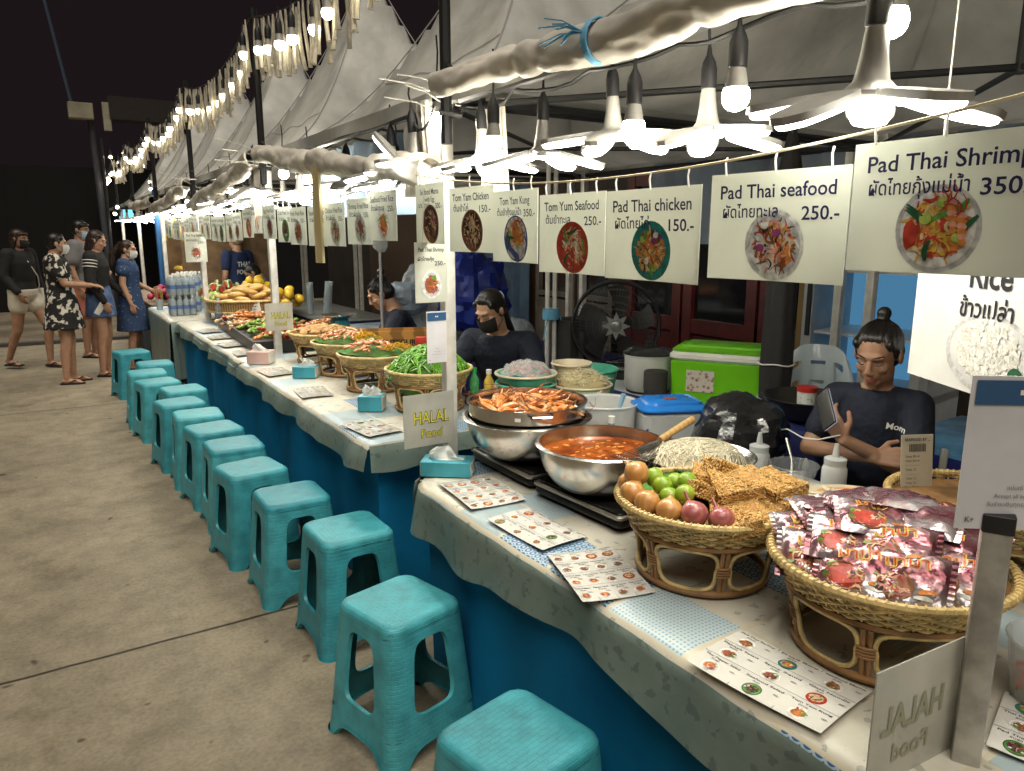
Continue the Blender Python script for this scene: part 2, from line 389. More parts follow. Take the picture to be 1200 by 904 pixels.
# rolled up side walls along the front eaves
def roll(p0, p1, r, seed, label, n=150, amp=.014, hollow=True):
    R = random.Random(seed); p0, p1 = Vector(p0), Vector(p1); a = MB(); m = 34; rings = []; from mathutils import noise
    ph = [R.uniform(0, 6) for _ in range(8)]; d = (p1-p0).normalized(); up = Vector((0,0,1)); sd_ = d.cross(up)
    pinch = [R.uniform(.1,.9) for _ in range(5)]
    for i in range(n+1):
        u = i/n; c = p0.lerp(p1, u) - up*(.018*sin(pi*u)) + up*.008*sin(u*17+ph[0]); ring = []
        pk = 1 - sum(.22*math.exp(-((u-q)/.012)**2) for q in pinch)
        for k in range(m):
            t_ = 2*pi*k/m; rr = r*pk*(1 + .12*sin(2*t_+u*9+ph[1]) + .09*sin(3*t_-u*23+ph[2]) + .07*abs(sin(2.5*t_+u*31+ph[3])) + .05*abs(sin(1.5*t_-u*57+ph[4])) - .22*max(0, .32-abs(noise.noise(Vector((cos(t_)*1.1+seed, sin(t_)*1.1, u*26+t_*.9)))))/.32*.30 + .05*noise.noise(Vector((cos(t_)*1.6, sin(t_)*1.6+seed, u*48))))
            ring.append(c + up*sin(t_)*rr*1.05 + sd_*cos(t_)*rr)
        rings.append(ring)
    a.loft(rings)
    a.loft([[c + (p-c)*.8 for p in rings[0]] for c in (sum(rings[0], Vector())/m,)] + [[p + d*.001 for p in rings[0]]])
    a.loft([[p - d*.001 for p in rings[-1]]] + [[c + (p-c)*.8 for p in rings[-1]] for c in (sum(rings[-1], Vector())/m,)])
    return tag(obj('rolled_side_wall', a, VINYLROLL, angle=70), label, 'tent wall', 'rolled up tent walls along the eaves')
roll((1.27, .25, 2.085), (1.27, 2.5, 2.15), .043, 1, 'cream rolled up side wall over the nearest stall, tied with blue cord')
roll((1.30, 2.66, 1.86), (1.30, 5.2, 2.14), .055, 2, 'rolled up side wall over the second stall, low at its near end')
roll((1.30, 5.4, 2.12), (1.30, 7.9, 1.9), .055, 3, 'rolled up side wall over the third stall, low at its far end')
roll((1.30, 8.1, 2.1), (1.30, 10.6, 1.95), .055, 4, 'rolled up side wall over the fourth stall')
roll((1.30, 10.8, 2.05), (1.30, 13.3, 2.05), .055, 5, 'rolled up side wall over the fifth stall')
BLUECORD = mat('blue_cord', (.12,.35,.55), .6)
a = MB(); R = random.Random(5)
for k in range(6): a.tube([(1.27+.052*cos(t), 1.60+.004*k-.012, 2.105+.055*sin(t)) for t in [2*pi*j/14 for j in range(15)]], .003, 5)
for k in range(12): 
    e = Vector((R.uniform(-.05,.0), R.uniform(.05,.15), R.uniform(-.02,.05)))
    a.tube([(1.222,1.6,2.12), Vector((1.215,1.6,2.12))+e*.5+Vector((0,0,.01)), Vector((1.215,1.6,2.12))+e], .0022, 4)
tag(obj('cord_knot', a, BLUECORD), 'frayed blue cord knotted round the rolled wall of the nearest stall', 'cord')
# hanging white gathered curtains at the stall corners
def gathered(p, w, z0, z1, seed, ang=0):
    R = random.Random(seed); a = MB(); ph = R.uniform(0,6)
    def f(u, v):
        ww = w*(.55+.45*(1-v)); s = (u-.5)*ww; d = .022*sin(u*26+ph)*(1.2-v*.5) + .01*sin(u*57)
        return Vector((p[0] + s*sin(ang) + d*cos(ang), p[1] + s*cos(ang) - d*sin(ang), z0+(z1-z0)*v))
    a.grid(f, 60, 6); return a
tag(obj('gathered_curtain', gathered((1.38, 2.9, 0), .5, 1.78, 2.14, 1, .2), VINYLROLL), 'white gathered curtain hanging beside the first tent pole', 'curtain')
tag(obj('gathered_curtain', gathered((1.50, 2.5, 0), .16, 1.7, 2.12, 2, 1.2), VINYLROLL), 'narrow white bunched curtain hanging behind the first tent pole', 'curtain')
tag(obj('gathered_curtain', gathered((1.36, 5.6, 0), .6, 1.75, 2.14, 3, .2), VINYLROLL), 'white gathered curtain hanging beside the second tent pole', 'curtain')
tag(obj('side_tarp', pleat(3.2, 5.2, 1.72, 2.14, 1.62, .02, 7), mat('pale_blue_tarp', (.16,.22,.30), .5, var=.25, vscale=3)), 'pale blue tarpaulin hung behind the front eave of the second stall', 'tarpaulin')
# ============================================================ far dark end of the market lane
a = MB(); a.box((-20, 19.5, 1.5), (60, 2, 3.0))
b_ = thing('night_backdrop', 'long unlit dark hall closing the far end of the lane', 'building', (-22, 19.5, 0))  # no real hall: added backdrop standing in for the night's darkness
obj('wall', a.xf(Matrix.Translation((22,-19.5,0))), mat('night_black', (.0025,.002,.002), .95), b_)  # added wall; its near-black colour paints the night's darkness and hides the far ground
# ============================================================ tables, cloths, skirts
def table(name, label, x0, x1, y0, y1, z=.745):
    t = thing('folding_table', label, 'table', ((x0+x1)/2, (y0+y1)/2, 0)); hx, hy = (x1-x0)/2, (y1-y0)/2
    a = MB(); a.box((0,0,z-.02), (2*hx-.02, 2*hy-.02, .035)); obj('tabletop', a, mat('table_grey', (.3,.3,.29), .5), t)
    for sx in (-1, 1):
        for sy in (-1, 1):
            a = MB(); a.tube([(sx*(hx-.08), sy*(hy-.15), 0), (sx*(hx-.08), sy*(hy-.15), z-.04)], .014, 8); obj('leg', a, BLACKMETAL, t)
    return t
def cloth_mat():
    m = bpy.data.materials.new('patterned_vinyl'); m.use_nodes = True; nt = m.node_tree; N = nt.nodes; L = nt.links; b = N['Principled BSDF']
    tc = N.new('ShaderNodeTexCoord')
    def mth(op, a, b_=None, c=None):
        x = N.new('ShaderNodeMath'); x.operation = op
        for i, q in enumerate((a, b_, c)):
            if q is None: continue
            if isinstance(q, (int, float)): x.inputs[i].default_value = q
            else: L.new(q, x.inputs[i])
        return x.outputs[0]
    def mix(f, a, b_):
        x = N.new('ShaderNodeMix'); x.data_type = 'RGBA'
        L.new(f, x.inputs[0])
        for i, q in ((6, a), (7, b_)):
            if isinstance(q, tuple): x.inputs[i].default_value = (*q, 1)
            else: L.new(q, x.inputs[i])
        return x.outputs[2]
    sx = N.new('ShaderNodeSeparateXYZ'); L.new(tc.outputs['UV'], sx.inputs[0]); U, V = sx.outputs[0], sx.outputs[1]
    S = 1/.20
    cu = mth('FLOOR', mth('MULTIPLY', U, S)); cv = mth('FLOOR', mth('MULTIPLY', V, S*.8))
    cb = N.new('ShaderNodeCombineXYZ'); L.new(cu, cb.inputs[0]); L.new(cv, cb.inputs[1])
    wn_ = N.new('ShaderNodeTexWhiteNoise'); L.new(cb.outputs[0], wn_.inputs[0]); r = wn_.outputs[0]
    ns = N.new('ShaderNodeTexNoise'); ns.inputs['Scale'].default_value = 9; ns.inputs['Detail'].default_value = 6; L.new(tc.outputs['UV'], ns.inputs['Vector'])
    nz = N.new('ShaderNodeTexNoise'); nz.inputs['Scale'].default_value = 26; nz.inputs['Detail'].default_value = 3; L.new(tc.outputs['UV'], nz.inputs['Vector'])
    cream = mix(ns.outputs[0], (.46,.43,.35), (.64,.62,.54))
    # sketchy flower prints in the cream fields
    fl = mth('GREATER_THAN', nz.outputs[0], .62); cream = mix(mth('MULTIPLY', fl, .5), cream, (.16,.17,.16))
    lb = mix(ns.outputs[0], (.24,.33,.37), (.42,.48,.48))
    vo = N.new('ShaderNodeTexVoronoi'); vo.inputs['Scale'].default_value = 42; vo.inputs['Randomness'].default_value = 0; L.new(tc.outputs['UV'], vo.inputs['Vector'])
    ring = mth('MULTIPLY', mth('GREATER_THAN', vo.outputs[0], .2), mth('LESS_THAN', vo.outputs[0], .42))
    cor = mth('GREATER_THAN', vo.outputs[0], .62); rp = mth('MAXIMUM', ring, cor)
    rosette = mix(rp, (.38,.48,.54), (.04,.13,.30))
    vd = N.new('ShaderNodeTexVoronoi'); vd.inputs['Scale'].default_value = 90; vd.inputs['Randomness'].default_value = 0; L.new(tc.outputs['UV'], vd.inputs['Vector'])
    dots = mix(mth('LESS_THAN', vd.outputs[0], .28), (.44,.52,.54), (.20,.33,.42))
    c = mix(mth('GREATER_THAN', r, .60), cream, lb); c = mix(mth('GREATER_THAN', r, .74), c, rosette); c = mix(mth('GREATER_THAN', r, .88), c, dots)
    # thin pale seams between the fields
    fu = mth('ABSOLUTE', mth('SUBTRACT', mth('FRACT', mth('MULTIPLY', U, S)), .5)); fv = mth('ABSOLUTE', mth('SUBTRACT', mth('FRACT', mth('MULTIPLY', V, S*.8)), .5))
    seam = mth('GREATER_THAN', mth('MAXIMUM', fu, fv), .475); c = mix(seam, c, (.55,.50,.38))
    # shade of the hanging drape painted in as darker grey green (u < 0)
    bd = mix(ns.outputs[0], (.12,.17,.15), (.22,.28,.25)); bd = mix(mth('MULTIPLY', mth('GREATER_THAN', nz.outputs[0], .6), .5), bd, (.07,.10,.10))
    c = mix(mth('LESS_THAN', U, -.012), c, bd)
    L.new(c, b.inputs['Base Color']); b.inputs['Roughness'].default_value = .38
    bp = N.new('ShaderNodeBump'); bp.inputs['Strength'].default_value = .3; bp.inputs['Distance'].default_value = .01; L.new(ns.outputs[0], bp.inputs['Height']); L.new(bp.outputs[0], b.inputs['Normal'])
    return m
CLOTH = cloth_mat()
def cloth(label, x0, x1, y0, y1, z, drop, seed, far_round=.0, ends=True):
    """sheet over the table; its front edge hangs down with a wavy hem"""
    R = random.Random(seed); ph = [R.uniform(0, 6) for _ in range(6)]
    # path across the table: from the back edge to the front edge and down
    sec = [(x1, z), (x0+.25, z), (x0+.06, z), (x0+.015, z-.004), (x0-.008, z-.02), (x0-.014, z-.05), (x0-.018, z-drop*.5), (x0-.024, z-drop*.8), (x0-.028, z-drop)]
    ln = [x1-x0, .25, .06, .015, -.012, -.05, -drop*.5, -drop*.8, -drop]
    ny = max(8, int((y1-y0)/.035)); vs, uv = [], {}
    for j in range(ny+1):
        y = y0 + (y1-y0)*j/ny
        for i, (x, zz) in enumerate(sec):
            hang = max(0, -ln[i])/drop
            hem = .10*drop*sin(y*5.1+ph[0]) + .12*drop*sin(y*2.3+ph[1]) + .05*drop*sin(y*13+ph[2])
            wx = (.014*sin(y*9+ph[3]) + .010*sin(y*17+ph[4]))*hang
            X, Y, Zz = x + wx, y, zz + hem*hang + .0015*sin(y*31+x*40)
            e = y1 - y
            if far_round and e < far_round and x < x0 + far_round:   # rounded far corner
                k = 1 - e/far_round; X += far_round*(1-sqrt(max(0, 1-k*k)))*.9
            uv[len(vs)] = (ln[i] if ln[i] > 0 else ln[i], y); vs.append((X, Y, Zz))
    a = MB(); m = len(sec); a.add(vs, [(j*m+i, j*m+i+1, (j+1)*m+i+1, (j+1)*m+i) for j in range(ny) for i in range(m-1)]); a.uv.update(uv)
    if ends:   # cloth hanging over the two ends
        for ye, sg in ((y1, 1), (y0, -1)):
            base = len(a.v); pts = []; nx = 16
            for i in range(nx+1):
                x = x0 + (x1-x0)*i/nx; xs = x
                for k, (dy, dz) in enumerate(((0,0), (.008,-.02), (.014,-.06), (.02,-drop*.95))):
                    yy = ye + sg*dy*1.0
                    if far_round and sg > 0 and x < x0 + far_round: yy = ye - far_round*(1-sqrt(max(0, 1-((x0+far_round-x)/far_round)**2)))*.5 + dy
                    a.uv[base + len(pts)] = (-.02-.15*k/3 if k else .01, x*1.1+yy)
                    pts.append((xs, yy + .01*sin(x*14)*k/3, z + dz + (.02*sin(x*9+ph[5]) if k == 3 else 0)))
            a.add(pts, [(i*4+k, i*4+k+1, (i+1)*4+k+1, (i+1)*4+k) for i in range(nx) for k in range(3)])
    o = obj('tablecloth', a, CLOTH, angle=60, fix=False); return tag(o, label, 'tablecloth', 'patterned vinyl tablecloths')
def skirt(label, x0, y0, y1, z1, seed, ends=(0, 0)):
    R = random.Random(seed); ph = [R.uniform(0,6) for _ in range(4)]; a = MB()
    path = []
    if ends[0]: path += [(x0+ends[0]*(1-k/5), y0) for k in range(5)]
    n = int((y1-y0)/.04); path += [(x0, y0+(y1-y0)*k/n) for k in range(n+1)]
    if ends[1]: path += [(x0+ends[1]*(k+1)/8, y1) for k in range(8)]
    N_ = len(path)
    def f(u, v):
        i = min(N_-1, int(round(u*(N_-1)))); x, y = path[i]; s = y + x
        am = .012 + .02*(1-v); d = am*.8*sin(s*4.3+ph[0]) + am*.5*sin(s*8.1+ph[1]) + am*.15*sin(s*23+ph[2]+v)
        return Vector((x + d - .015*(1-v), y, .015 + (z1-.015)*v + .006*sin(s*8)*(1-v)))
    a.grid(f, N_-1, 8); return tag(obj('table_skirt', a, SKIRT, angle=70, fix=False), label, 'table skirt', 'blue cloth skirts round the stall tables')
table('t', 'long front table of the nearest stall under its patterned cloth', 1.07, 2.15, -.9, 2.36)
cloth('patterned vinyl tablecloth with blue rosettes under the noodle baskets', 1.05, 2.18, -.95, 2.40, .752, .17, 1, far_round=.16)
skirt('blue cloth skirt below the nearest stall front, beside the two nearest stools', 1.09, -.9, 2.33, .73, 2, ends=(0, .9))
table('t', 'front table of the second stall under the beans and shrimp baskets', 1.10, 1.86, 2.86, 5.20)
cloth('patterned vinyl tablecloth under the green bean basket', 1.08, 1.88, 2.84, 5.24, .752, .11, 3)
skirt('blue cloth skirt below the second stall, behind the middle stools', 1.13, 2.89, 5.2, .73, 4, ends=(.8, 0))
table('t', 'front table of the third stall under the black seafood tray', 1.12, 2.05, 5.28, 8.1)
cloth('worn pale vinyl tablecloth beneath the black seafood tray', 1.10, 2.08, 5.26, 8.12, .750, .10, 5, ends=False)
skirt('blue cloth skirt below the third stall, behind the far stools', 1.15, 5.26, 8.1, .73, 6)
table('t', 'front table of the third stall under the packs of water', 1.08, 2.05, 8.16, 9.9)
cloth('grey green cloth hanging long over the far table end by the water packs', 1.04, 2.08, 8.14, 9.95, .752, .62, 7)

# ============================================================ plastic stools
def stool_mat():
    m = bpy.data.materials.new('turquoise_plastic'); m.use_nodes = True; nt = m.node_tree; N = nt.nodes; L = nt.links; b = N['Principled BSDF']
    tc = N.new('ShaderNodeTexCoord')
    oi = N.new('ShaderNodeObjectInfo'); r = N.new('ShaderNodeValToRGB'); r.color_ramp.elements[0].color = (.03,.29,.36,1); r.color_ramp.elements[1].color = (.07,.41,.47,1)
    L.new(oi.outputs['Random'], r.inputs[0])
    ns = N.new('ShaderNodeTexNoise'); ns.inputs['Scale'].default_value = 14; ns.inputs['Detail'].default_value = 6; L.new(tc.outputs['Object'], ns.inputs['Vector'])
    r2 = N.new('ShaderNodeValToRGB'); r2.color_ramp.elements[0].position = .3; r2.color_ramp.elements[0].color = (.62,.64,.64,1); r2.color_ramp.elements[1].position = .62; L.new(ns.outputs[0], r2.inputs[0])
    mx = N.new('ShaderNodeMix'); mx.data_type = 'RGBA'; mx.blend_type = 'MULTIPLY'; mx.inputs[0].default_value = 1; L.new(r.outputs[0], mx.inputs[6]); L.new(r2.outputs[0], mx.inputs[7])
    br = N.new('ShaderNodeTexBrick'); br.inputs['Scale'].default_value = 1; br.inputs['Brick Width'].default_value = .034; br.inputs['Row Height'].default_value = .015
    br.inputs['Mortar Size'].default_value = .0013; br.inputs['Mortar Smooth'].default_value = .6; br.inputs['Color1'].default_value = (1,1,1,1); br.inputs['Color2'].default_value = (1,1,1,1); br.inputs['Mortar'].default_value = (0,0,0,1)
    L.new(tc.outputs['UV'], br.inputs['Vector'])
    bp = N.new('ShaderNodeBump'); bp.inputs['Strength'].default_value = .5; bp.inputs['Distance'].default_value = .004; L.new(br.outputs[0], bp.inputs['Height']); L.new(bp.outputs[0], b.inputs['Normal'])
    rr = N.new('ShaderNodeMapRange'); rr.inputs[3].default_value = .34; rr.inputs[4].default_value = .55; L.new(ns.outputs[0], rr.inputs[0]); L.new(rr.outputs[0], b.inputs['Roughness'])
    L.new(mx.outputs[2], b.inputs['Base Color']); return m
STOOL = stool_mat()
SH = .46
def half(z):   # half width of the stool at height z
    t = z/SH; return .188 - .040*t**.9
def side_pt(u, z, q, ins=0):
    s = half(z) - ins; c = .045; L_ = (s-c) + c*pi/4; t = u*L_
    if abs(t) <= s-c: x, y = t, -s
    else:
        a = (abs(t)-(s-c))/c; x, y = (s-c + c*sin(a))*(1 if t > 0 else -1), -(s-c) - c*cos(a)
    R = (1,0,0,1), (0,-1,1,0), (-1,0,0,-1), (0,1,-1,0)
    r = R[q]; return Vector((r[0]*x + r[1]*y, r[2]*x + r[3]*y, z))
def make_stool():
    t = thing('plastic_stool', 'x', 'stool')
    a = MB(); a.use(STOOL)
    zt = SH - .03
    def frame_pts(th):   # outer boundary of a side (u,z) by angle; bottom edge is arched between the feet
        c, s_ = cos(th), sin(th); k = 1/max(abs(c), abs(s_)); return c*k, s_*k
    for q in range(4):
        NA, NR = 56, 4
        # upper window and foot arch: side split at zc into two rings
        for (z0, z1, wu, hz0, hz1, e) in ((.10, zt, .50, .150, .392, 5.0),):
            ring = []
            for kk in range(NA):
                th = 2*pi*kk/NA; ou, oz = frame_pts(th)
                u1, zz1 = ou, z0 + (oz*.5+.5)*(z1-z0)
                c, s_ = cos(th), sin(th); se = (abs(c)**e + abs(s_)**e)**(-1/e)
                zc, zh = (hz0+hz1)/2, (hz1-hz0)/2; u2 = wu*c*se; zz2 = zc + zh*s_*se
                wz = (zz2-hz0)/(hz1-hz0); u2 *= 1.06 - .16*wz
                ring.append(((u1, zz1), (u2, zz2)))
            vs = []
            for kk in range(NA):
                (u1, zz1), (u2, zz2) = ring[kk]
                for j in range(NR+1):
                    f = j/NR; u, z = u1+(u2-u1)*f, zz1+(zz2-zz1)*f; a.uv[len(a.v)+len(vs)] = (u*.15+q*.013, z); vs.append(side_pt(u, z, q))
            st = len(a.v)
            a.add(vs, [(kk*(NR+1)+j, ((kk+1) % NA)*(NR+1)+j, ((kk+1) % NA)*(NR+1)+j+1, kk*(NR+1)+j+1) for kk in range(NA) for j in range(NR)])
            # thickness of the window edge
            ed = []
            for kk in range(NA):
                u2, zz2 = ring[kk][1]; ed += [side_pt(u2, zz2, q), side_pt(u2, zz2, q, .012)]
            a.add(ed, [(2*kk, 2*((kk+1) % NA), 2*((kk+1) % NA)+1, 2*kk+1) for kk in range(NA)])
        # foot strip with arched lower edge
        n = 28; vs = []
        for i in range(n+1):
            u = -1 + 2*i/n; arch = .055*max(0, 1-(abs(u)/.72)**4)
            for j in range(4):
                z = arch + (.10-arch)*j/3; a.uv[len(a.v)+len(vs)] = (u*.15+q*.013, z); vs.append(side_pt(u, z, q))
        a.add(vs, [(i*4+j, (i+1)*4+j, (i+1)*4+j+1, i*4+j+1) for i in range(n) for j in range(3)])
        lip = []
        for i in range(n+1):
            u = -1 + 2*i/n; arch = .055*max(0, 1-(abs(u)/.72)**4); lip += [side_pt(u, arch, q, -.004), side_pt(u, arch+.006, q, -.004), side_pt(u, arch, q, .012)]
        a.add(lip, [(3*i, 3*i+3, 3*i+4, 3*i+1) for i in range(n)] + [(3*i, 3*i+3, 3*i+5, 3*i+2) for i in range(n)])
    st_ = obj('legs', a, STOOL, t, angle=50)
    st_.name = 'frame'
    # seat with soft edge
    s = MB(); s.use(STOOL); rings = []
    lv = [(zt-.003, 0), (zt+.004, 0), (zt+.012, .0), (SH-.012, .0012), (SH-.005, .005), (SH-.001, .011), (SH+.0005, .02), (SH-.001, .09)]
    n = 48
    for z, ins in lv:
        ring = []
        for q in range(4):
            for i in range(12): ring.append(side_pt(-1+2*i/12, min(z, SH), q, ins) + Vector((0,0,z-min(z,SH))))
        rings.append(ring)
    for r_ in range(len(rings)):
        for k_ in range(n): p = rings[r_][k_]; s.uv[r_*n+k_] = (p.x, p.y) if r_ > 4 else (p.x+p.y, p.z)
    s.loft(rings); c = len(s.v); s.uv[c] = (0,0); s.add([(0,0,SH-.001)], []); s.f += [((len(rings)-1)*n+k_, (len(rings)-1)*n+(k_+1) % n, c) for k_ in range(n)]; s.m += [0]*n
    obj('seat', s, STOOL, t, angle=60)
    b = MB()   # ribs under the seat
    for sx in (-1, 1): b.box((0,0,0), (.012, .30, .02), rot=sx*pi/4)
    b.xf(Matrix.Translation((0,0,SH-.045))); obj('underseat_rib', b, STOOL, t)
    return t
SPOTS = [(.835, 1.30, 12, 'turquoise plastic stool cut by the bottom edge, nearest of all'),
 (.865, 2.06, 14, 'turquoise plastic stool with pale bag seen through its window, second nearest'),
 (.935, 2.74, -3, 'turquoise plastic stool in front of the gap between the first two tables'),
 (.865, 3.26, 2, 'turquoise plastic stool just behind the concrete joint, at the bean basket'),
 (.805, 3.76, 4, 'turquoise plastic stool fifth from the near end of the row'),
 (.81, 4.26, 0, 'turquoise plastic stool sixth from the near end of the row'),
 (.80, 4.70, 6, 'turquoise plastic stool seventh from the near end of the row'),
 (.77, 5.14, -4, 'turquoise plastic stool eighth from the near end of the row'),
 (.74, 5.58, 3, 'turquoise plastic stool ninth from the near end, below the seafood tray'),
 (.83, 6.06, 0, 'turquoise plastic stool tucked close to the blue skirt of the third stall'),
 (.69, 6.48, 5, 'turquoise plastic stool in the far cluster, nearest of its four'),
 (.68, 6.98, -5, 'turquoise plastic stool in the far cluster, right behind its nearest one'),
 (.80, 7.45, 3, 'turquoise plastic stool in the far cluster, pushed against the cloth'),
 (.67, 8.33, 8, 'turquoise plastic stool farthest along the row, standing alone by the girl in blue')]
s0 = make_stool()
JR = random.Random(77)
for i, (x, y, a_, l) in enumerate(SPOTS):
    a_ += JR.uniform(-7, 7) if i > 1 else 0; x += JR.uniform(-.02,.02) if i > 2 else 0
    if i == 0: s0.location = (x, y, 0); s0.rotation_euler = (0, 0, radians(a_)); s0['label'] = l; s0['group'] = 'turquoise stools along the stall fronts'
    else: dup(s0, (x, y, 0), radians(a_), l, 'turquoise stools along the stall fronts')
# ============================================================ lamps
LEDM = emat('led_panel', (1.0, .975, .85), LED); BULBM = emat('bulb_glow', (1.0, .93, .76), BULB); FRINGEM = emat('string_bulb_glow', (1.0, .90, .66), FRINGE)
HOUSING = mat('lamp_housing', (.33,.32,.30), .45, metal=.2)
def bulb_parts(t, zc, glow, s=1.0):
    a = MB(); a.lathe([(.003*s, .175*s), (.006*s, .15*s), (.016*s, .13*s), (.021*s, .115*s), (.0215*s, .062*s), (.019*s, .06*s)], 14); obj('socket', a, BLACK, t)
    a = MB(); a.lathe([(.018*s, .062*s), (.021*s, .05*s), (.0255*s, .026*s), (.0275*s, .018*s)], 14); obj('collar', a, HOUSING, t)
    a = MB(); a.lathe([(.0272*s, .018*s), (.0302*s, .009*s), (.0312*s, 0), (.0285*s, -.014*s), (.021*s, -.025*s), (.010*s, -.0305*s), (.0005, -.0315*s)], 14); obj('bulb', a, glow, t)
    a = MB(); a.tube([(0,0,.17*s), (.004,0,zc*.5+.09), (0,0,zc)], .0035, 6); obj('cord', a, CORD, t)
def leaf_lamp(tilts, cordlen):
    t = thing('leaf_lamp', 'x', 'lamp')
    a = MB(); a.lathe([(.004, .245), (.008, .215), (.018, .195), (.022, .175), (.0225, .125), (.02, .123)], 14); obj('socket', a, BLACK, t)
    a = MB(); a.use(HOUSING).lathe([(.019,.126), (.021,.11), (.025,.07), (.032,.032), (.046,.018), (.062,.012), (.064,.004), (.055,.0)], 18); obj('neck', a, None, t)
    a = MB(); a.lathe([(.052,-.001), (.052,-.005), (.047,-.010), (.001,-.012)], 18); obj('diffuser', a, LEDM, t)
    a = MB(); a.tube([(0,0,.24), (.004,.003,.25+cordlen*.5), (0,0,.25+cordlen)], .004, 6); obj('cord', a, CORD, t)
    for k, tl in enumerate(tilts):
        an = 2*pi*k/len(tilts) + .35
        out = lambda s: [(.0+.155*(.5-.5*cos(pi*j/10))*1.0, s*(.033+.013*sin(pi*j/10))) for j in range(11)]
        pl = [(x+.004, y) for x, y in out(1)] + [(.155+.004+.018, .012), (.155+.004+.018, -.012)] + [(x+.004, y) for x, y in reversed(out(-1))]
        M = Matrix.Rotation(an, 4, 'Z') @ Matrix.Translation((.062,0,.004)) @ Matrix.Rotation(tl, 4, 'Y')
        b = MB(); b.prism(pl, -.002, .012, M); bl = obj('blade', b, HOUSING, t)
        c = [(x*.93+.006, y*.86) for x, y in pl]
        b = MB(); cx = .085; lv = ((1.0, -.0022), (.99, -.009), (.92, -.0135), (.62, -.0165), (.25, -.017))
        b.loft([[M @ Vector((cx + (x-cx)*f, y*f, z)) for x, y in c] for f, z in lv], cap=True); obj('diffuser', b, LEDM, bl)
    return t
proto = leaf_lamp([.20, .10, .30, .14, .26], .06)
LAMPS = [  # x, y, z, turn, label
 (1.33, .87, 1.865, .2, 'big leaf lamp above the sign for the 350 shrimp dish'),
 (1.50, 1.43, 1.875, .5, 'leaf lamp above the sign for the 250 seafood noodles, nearest but one'),
 (1.46, 1.76, 1.90, .9, 'leaf lamp above the sign for the 150 chicken noodles'),
 (1.44, 2.10, 1.875, .1, 'leaf lamp above the red bowl sign at the nearest stall'),
 (1.40, 2.42, 1.88, .6, 'leaf lamp above the blue bowl sign at the nearest stall')]
for i, (x, y, z, a_, l) in enumerate(LAMPS):
    if i == 0: proto.location = (x, y, z); proto.rotation_euler = (radians(3), radians(-4), a_); proto['label'] = l; proto['group'] = 'leaf shaped LED lamps along the stalls'
    else: o = dup(proto, (x, y, z), a_, l, 'leaf shaped LED lamps along the stalls', scale=.9); o.rotation_euler[0] = rnd(-.06,.06)
fold = leaf_lamp([-.9, .1, .5, .15, -1.45], .05); fold.location = (1.34, 2.86, 1.9); fold.rotation_euler = (0, .1, 2.0)
fold['label'] = 'leaf lamp with two blades folded up beside the first tent pole'; fold['group'] = 'leaf shaped LED lamps along the stalls'
R = random.Random(3)
for b, (nm, ya, yb, nn) in enumerate((('second', 3.2, 5.1, 6), ('third', 5.5, 7.8, 7), ('fourth', 8.2, 10.5, 6), ('fifth', 10.9, 13.2, 5), ('sixth', 13.6, 15.9, 4))):
    for k in range(nn):
        o = dup(proto, (1.40 + .2*(k % 2) + R.uniform(-.04,.04), ya + (yb-ya)*k/(nn-1), 1.88 + R.uniform(-.02,.03)), R.uniform(0,6),
            'leaf lamp in the row over the ' + nm + ' stall', 'leaf lamps over the ' + nm + ' stall', scale=.95)
        o.rotation_euler[0] = R.uniform(-.07,.07); o.rotation_euler[1] = R.uniform(-.07,.07)
f2 = dup(fold, (1.33, 5.5, 1.93), .7, 'leaf lamp with blades folded up beside the second tent pole', 'leaf shaped LED lamps along the stalls')
# round bulbs
bp = thing('hanging_bulb', 'x', 'bulb'); bulb_parts(bp, .30, BULBM)
BULBS = [(1.35, .855, 2.0, 'large round bulb at the top edge, above the big leaf lamp'), (1.37, 1.225, 1.925, 'round bulb hanging between the two nearest leaf lamps'),
 (1.37, 1.57, 1.895, 'round bulb above the sign for the 150 chicken noodles'), (1.36, 2.28, 1.93, 'round bulb hanging near the far end of the nearest stall'),
 (1.36, 2.70, 2.06, 'round bulb right beside the first tent pole'), (1.40, 4.5, 1.94, 'round bulb under the second stall roll, before the wood slat'),
 (1.38, 4.95, 2.0, 'round bulb under the second stall roll, by the second tent pole'), (1.38, 5.75, 1.95, 'round bulb just beyond the second tent pole'),
 (1.38, 6.5, 1.97, 'round bulb in the middle of the third stall'), (1.38, 7.4, 1.95, 'round bulb at the far end of the third stall'), (1.38, 8.6, 1.95, 'round bulb over the packs of water')]
for i, (x, y, z, l) in enumerate(BULBS):
    if i == 0: bp.location = (x, y, z); bp['label'] = l; bp['group'] = 'round bulbs hanging in the stalls'
    else: dup(bp, (x, y, z), 0, l, 'round bulbs hanging in the stalls')
# black supply cable with sagging loops, one per stall
for k, (y0, y1) in enumerate(BAYS[:4]):
    a = MB(); n = 40
    a.tube([(1.42 + .03*sin(i*.9+k), max(y0, .0) + (y1-max(y0, .0))*i/n, 2.10 - .03*abs(sin(i*.55))) for i in range(n+1)], .006, 6)
    if k == 1: a.tube([(1.33, 2.66 + .012*j, 2.10 - .075*sin(pi*j/20)) for j in range(21)], .006, 6)
    tag(obj('power_cable', a, CORD), 'black lamp cable looping under the roof of the ' + ['nearest', 'second', 'third', 'fourth'][k] + ' stall', 'cable')
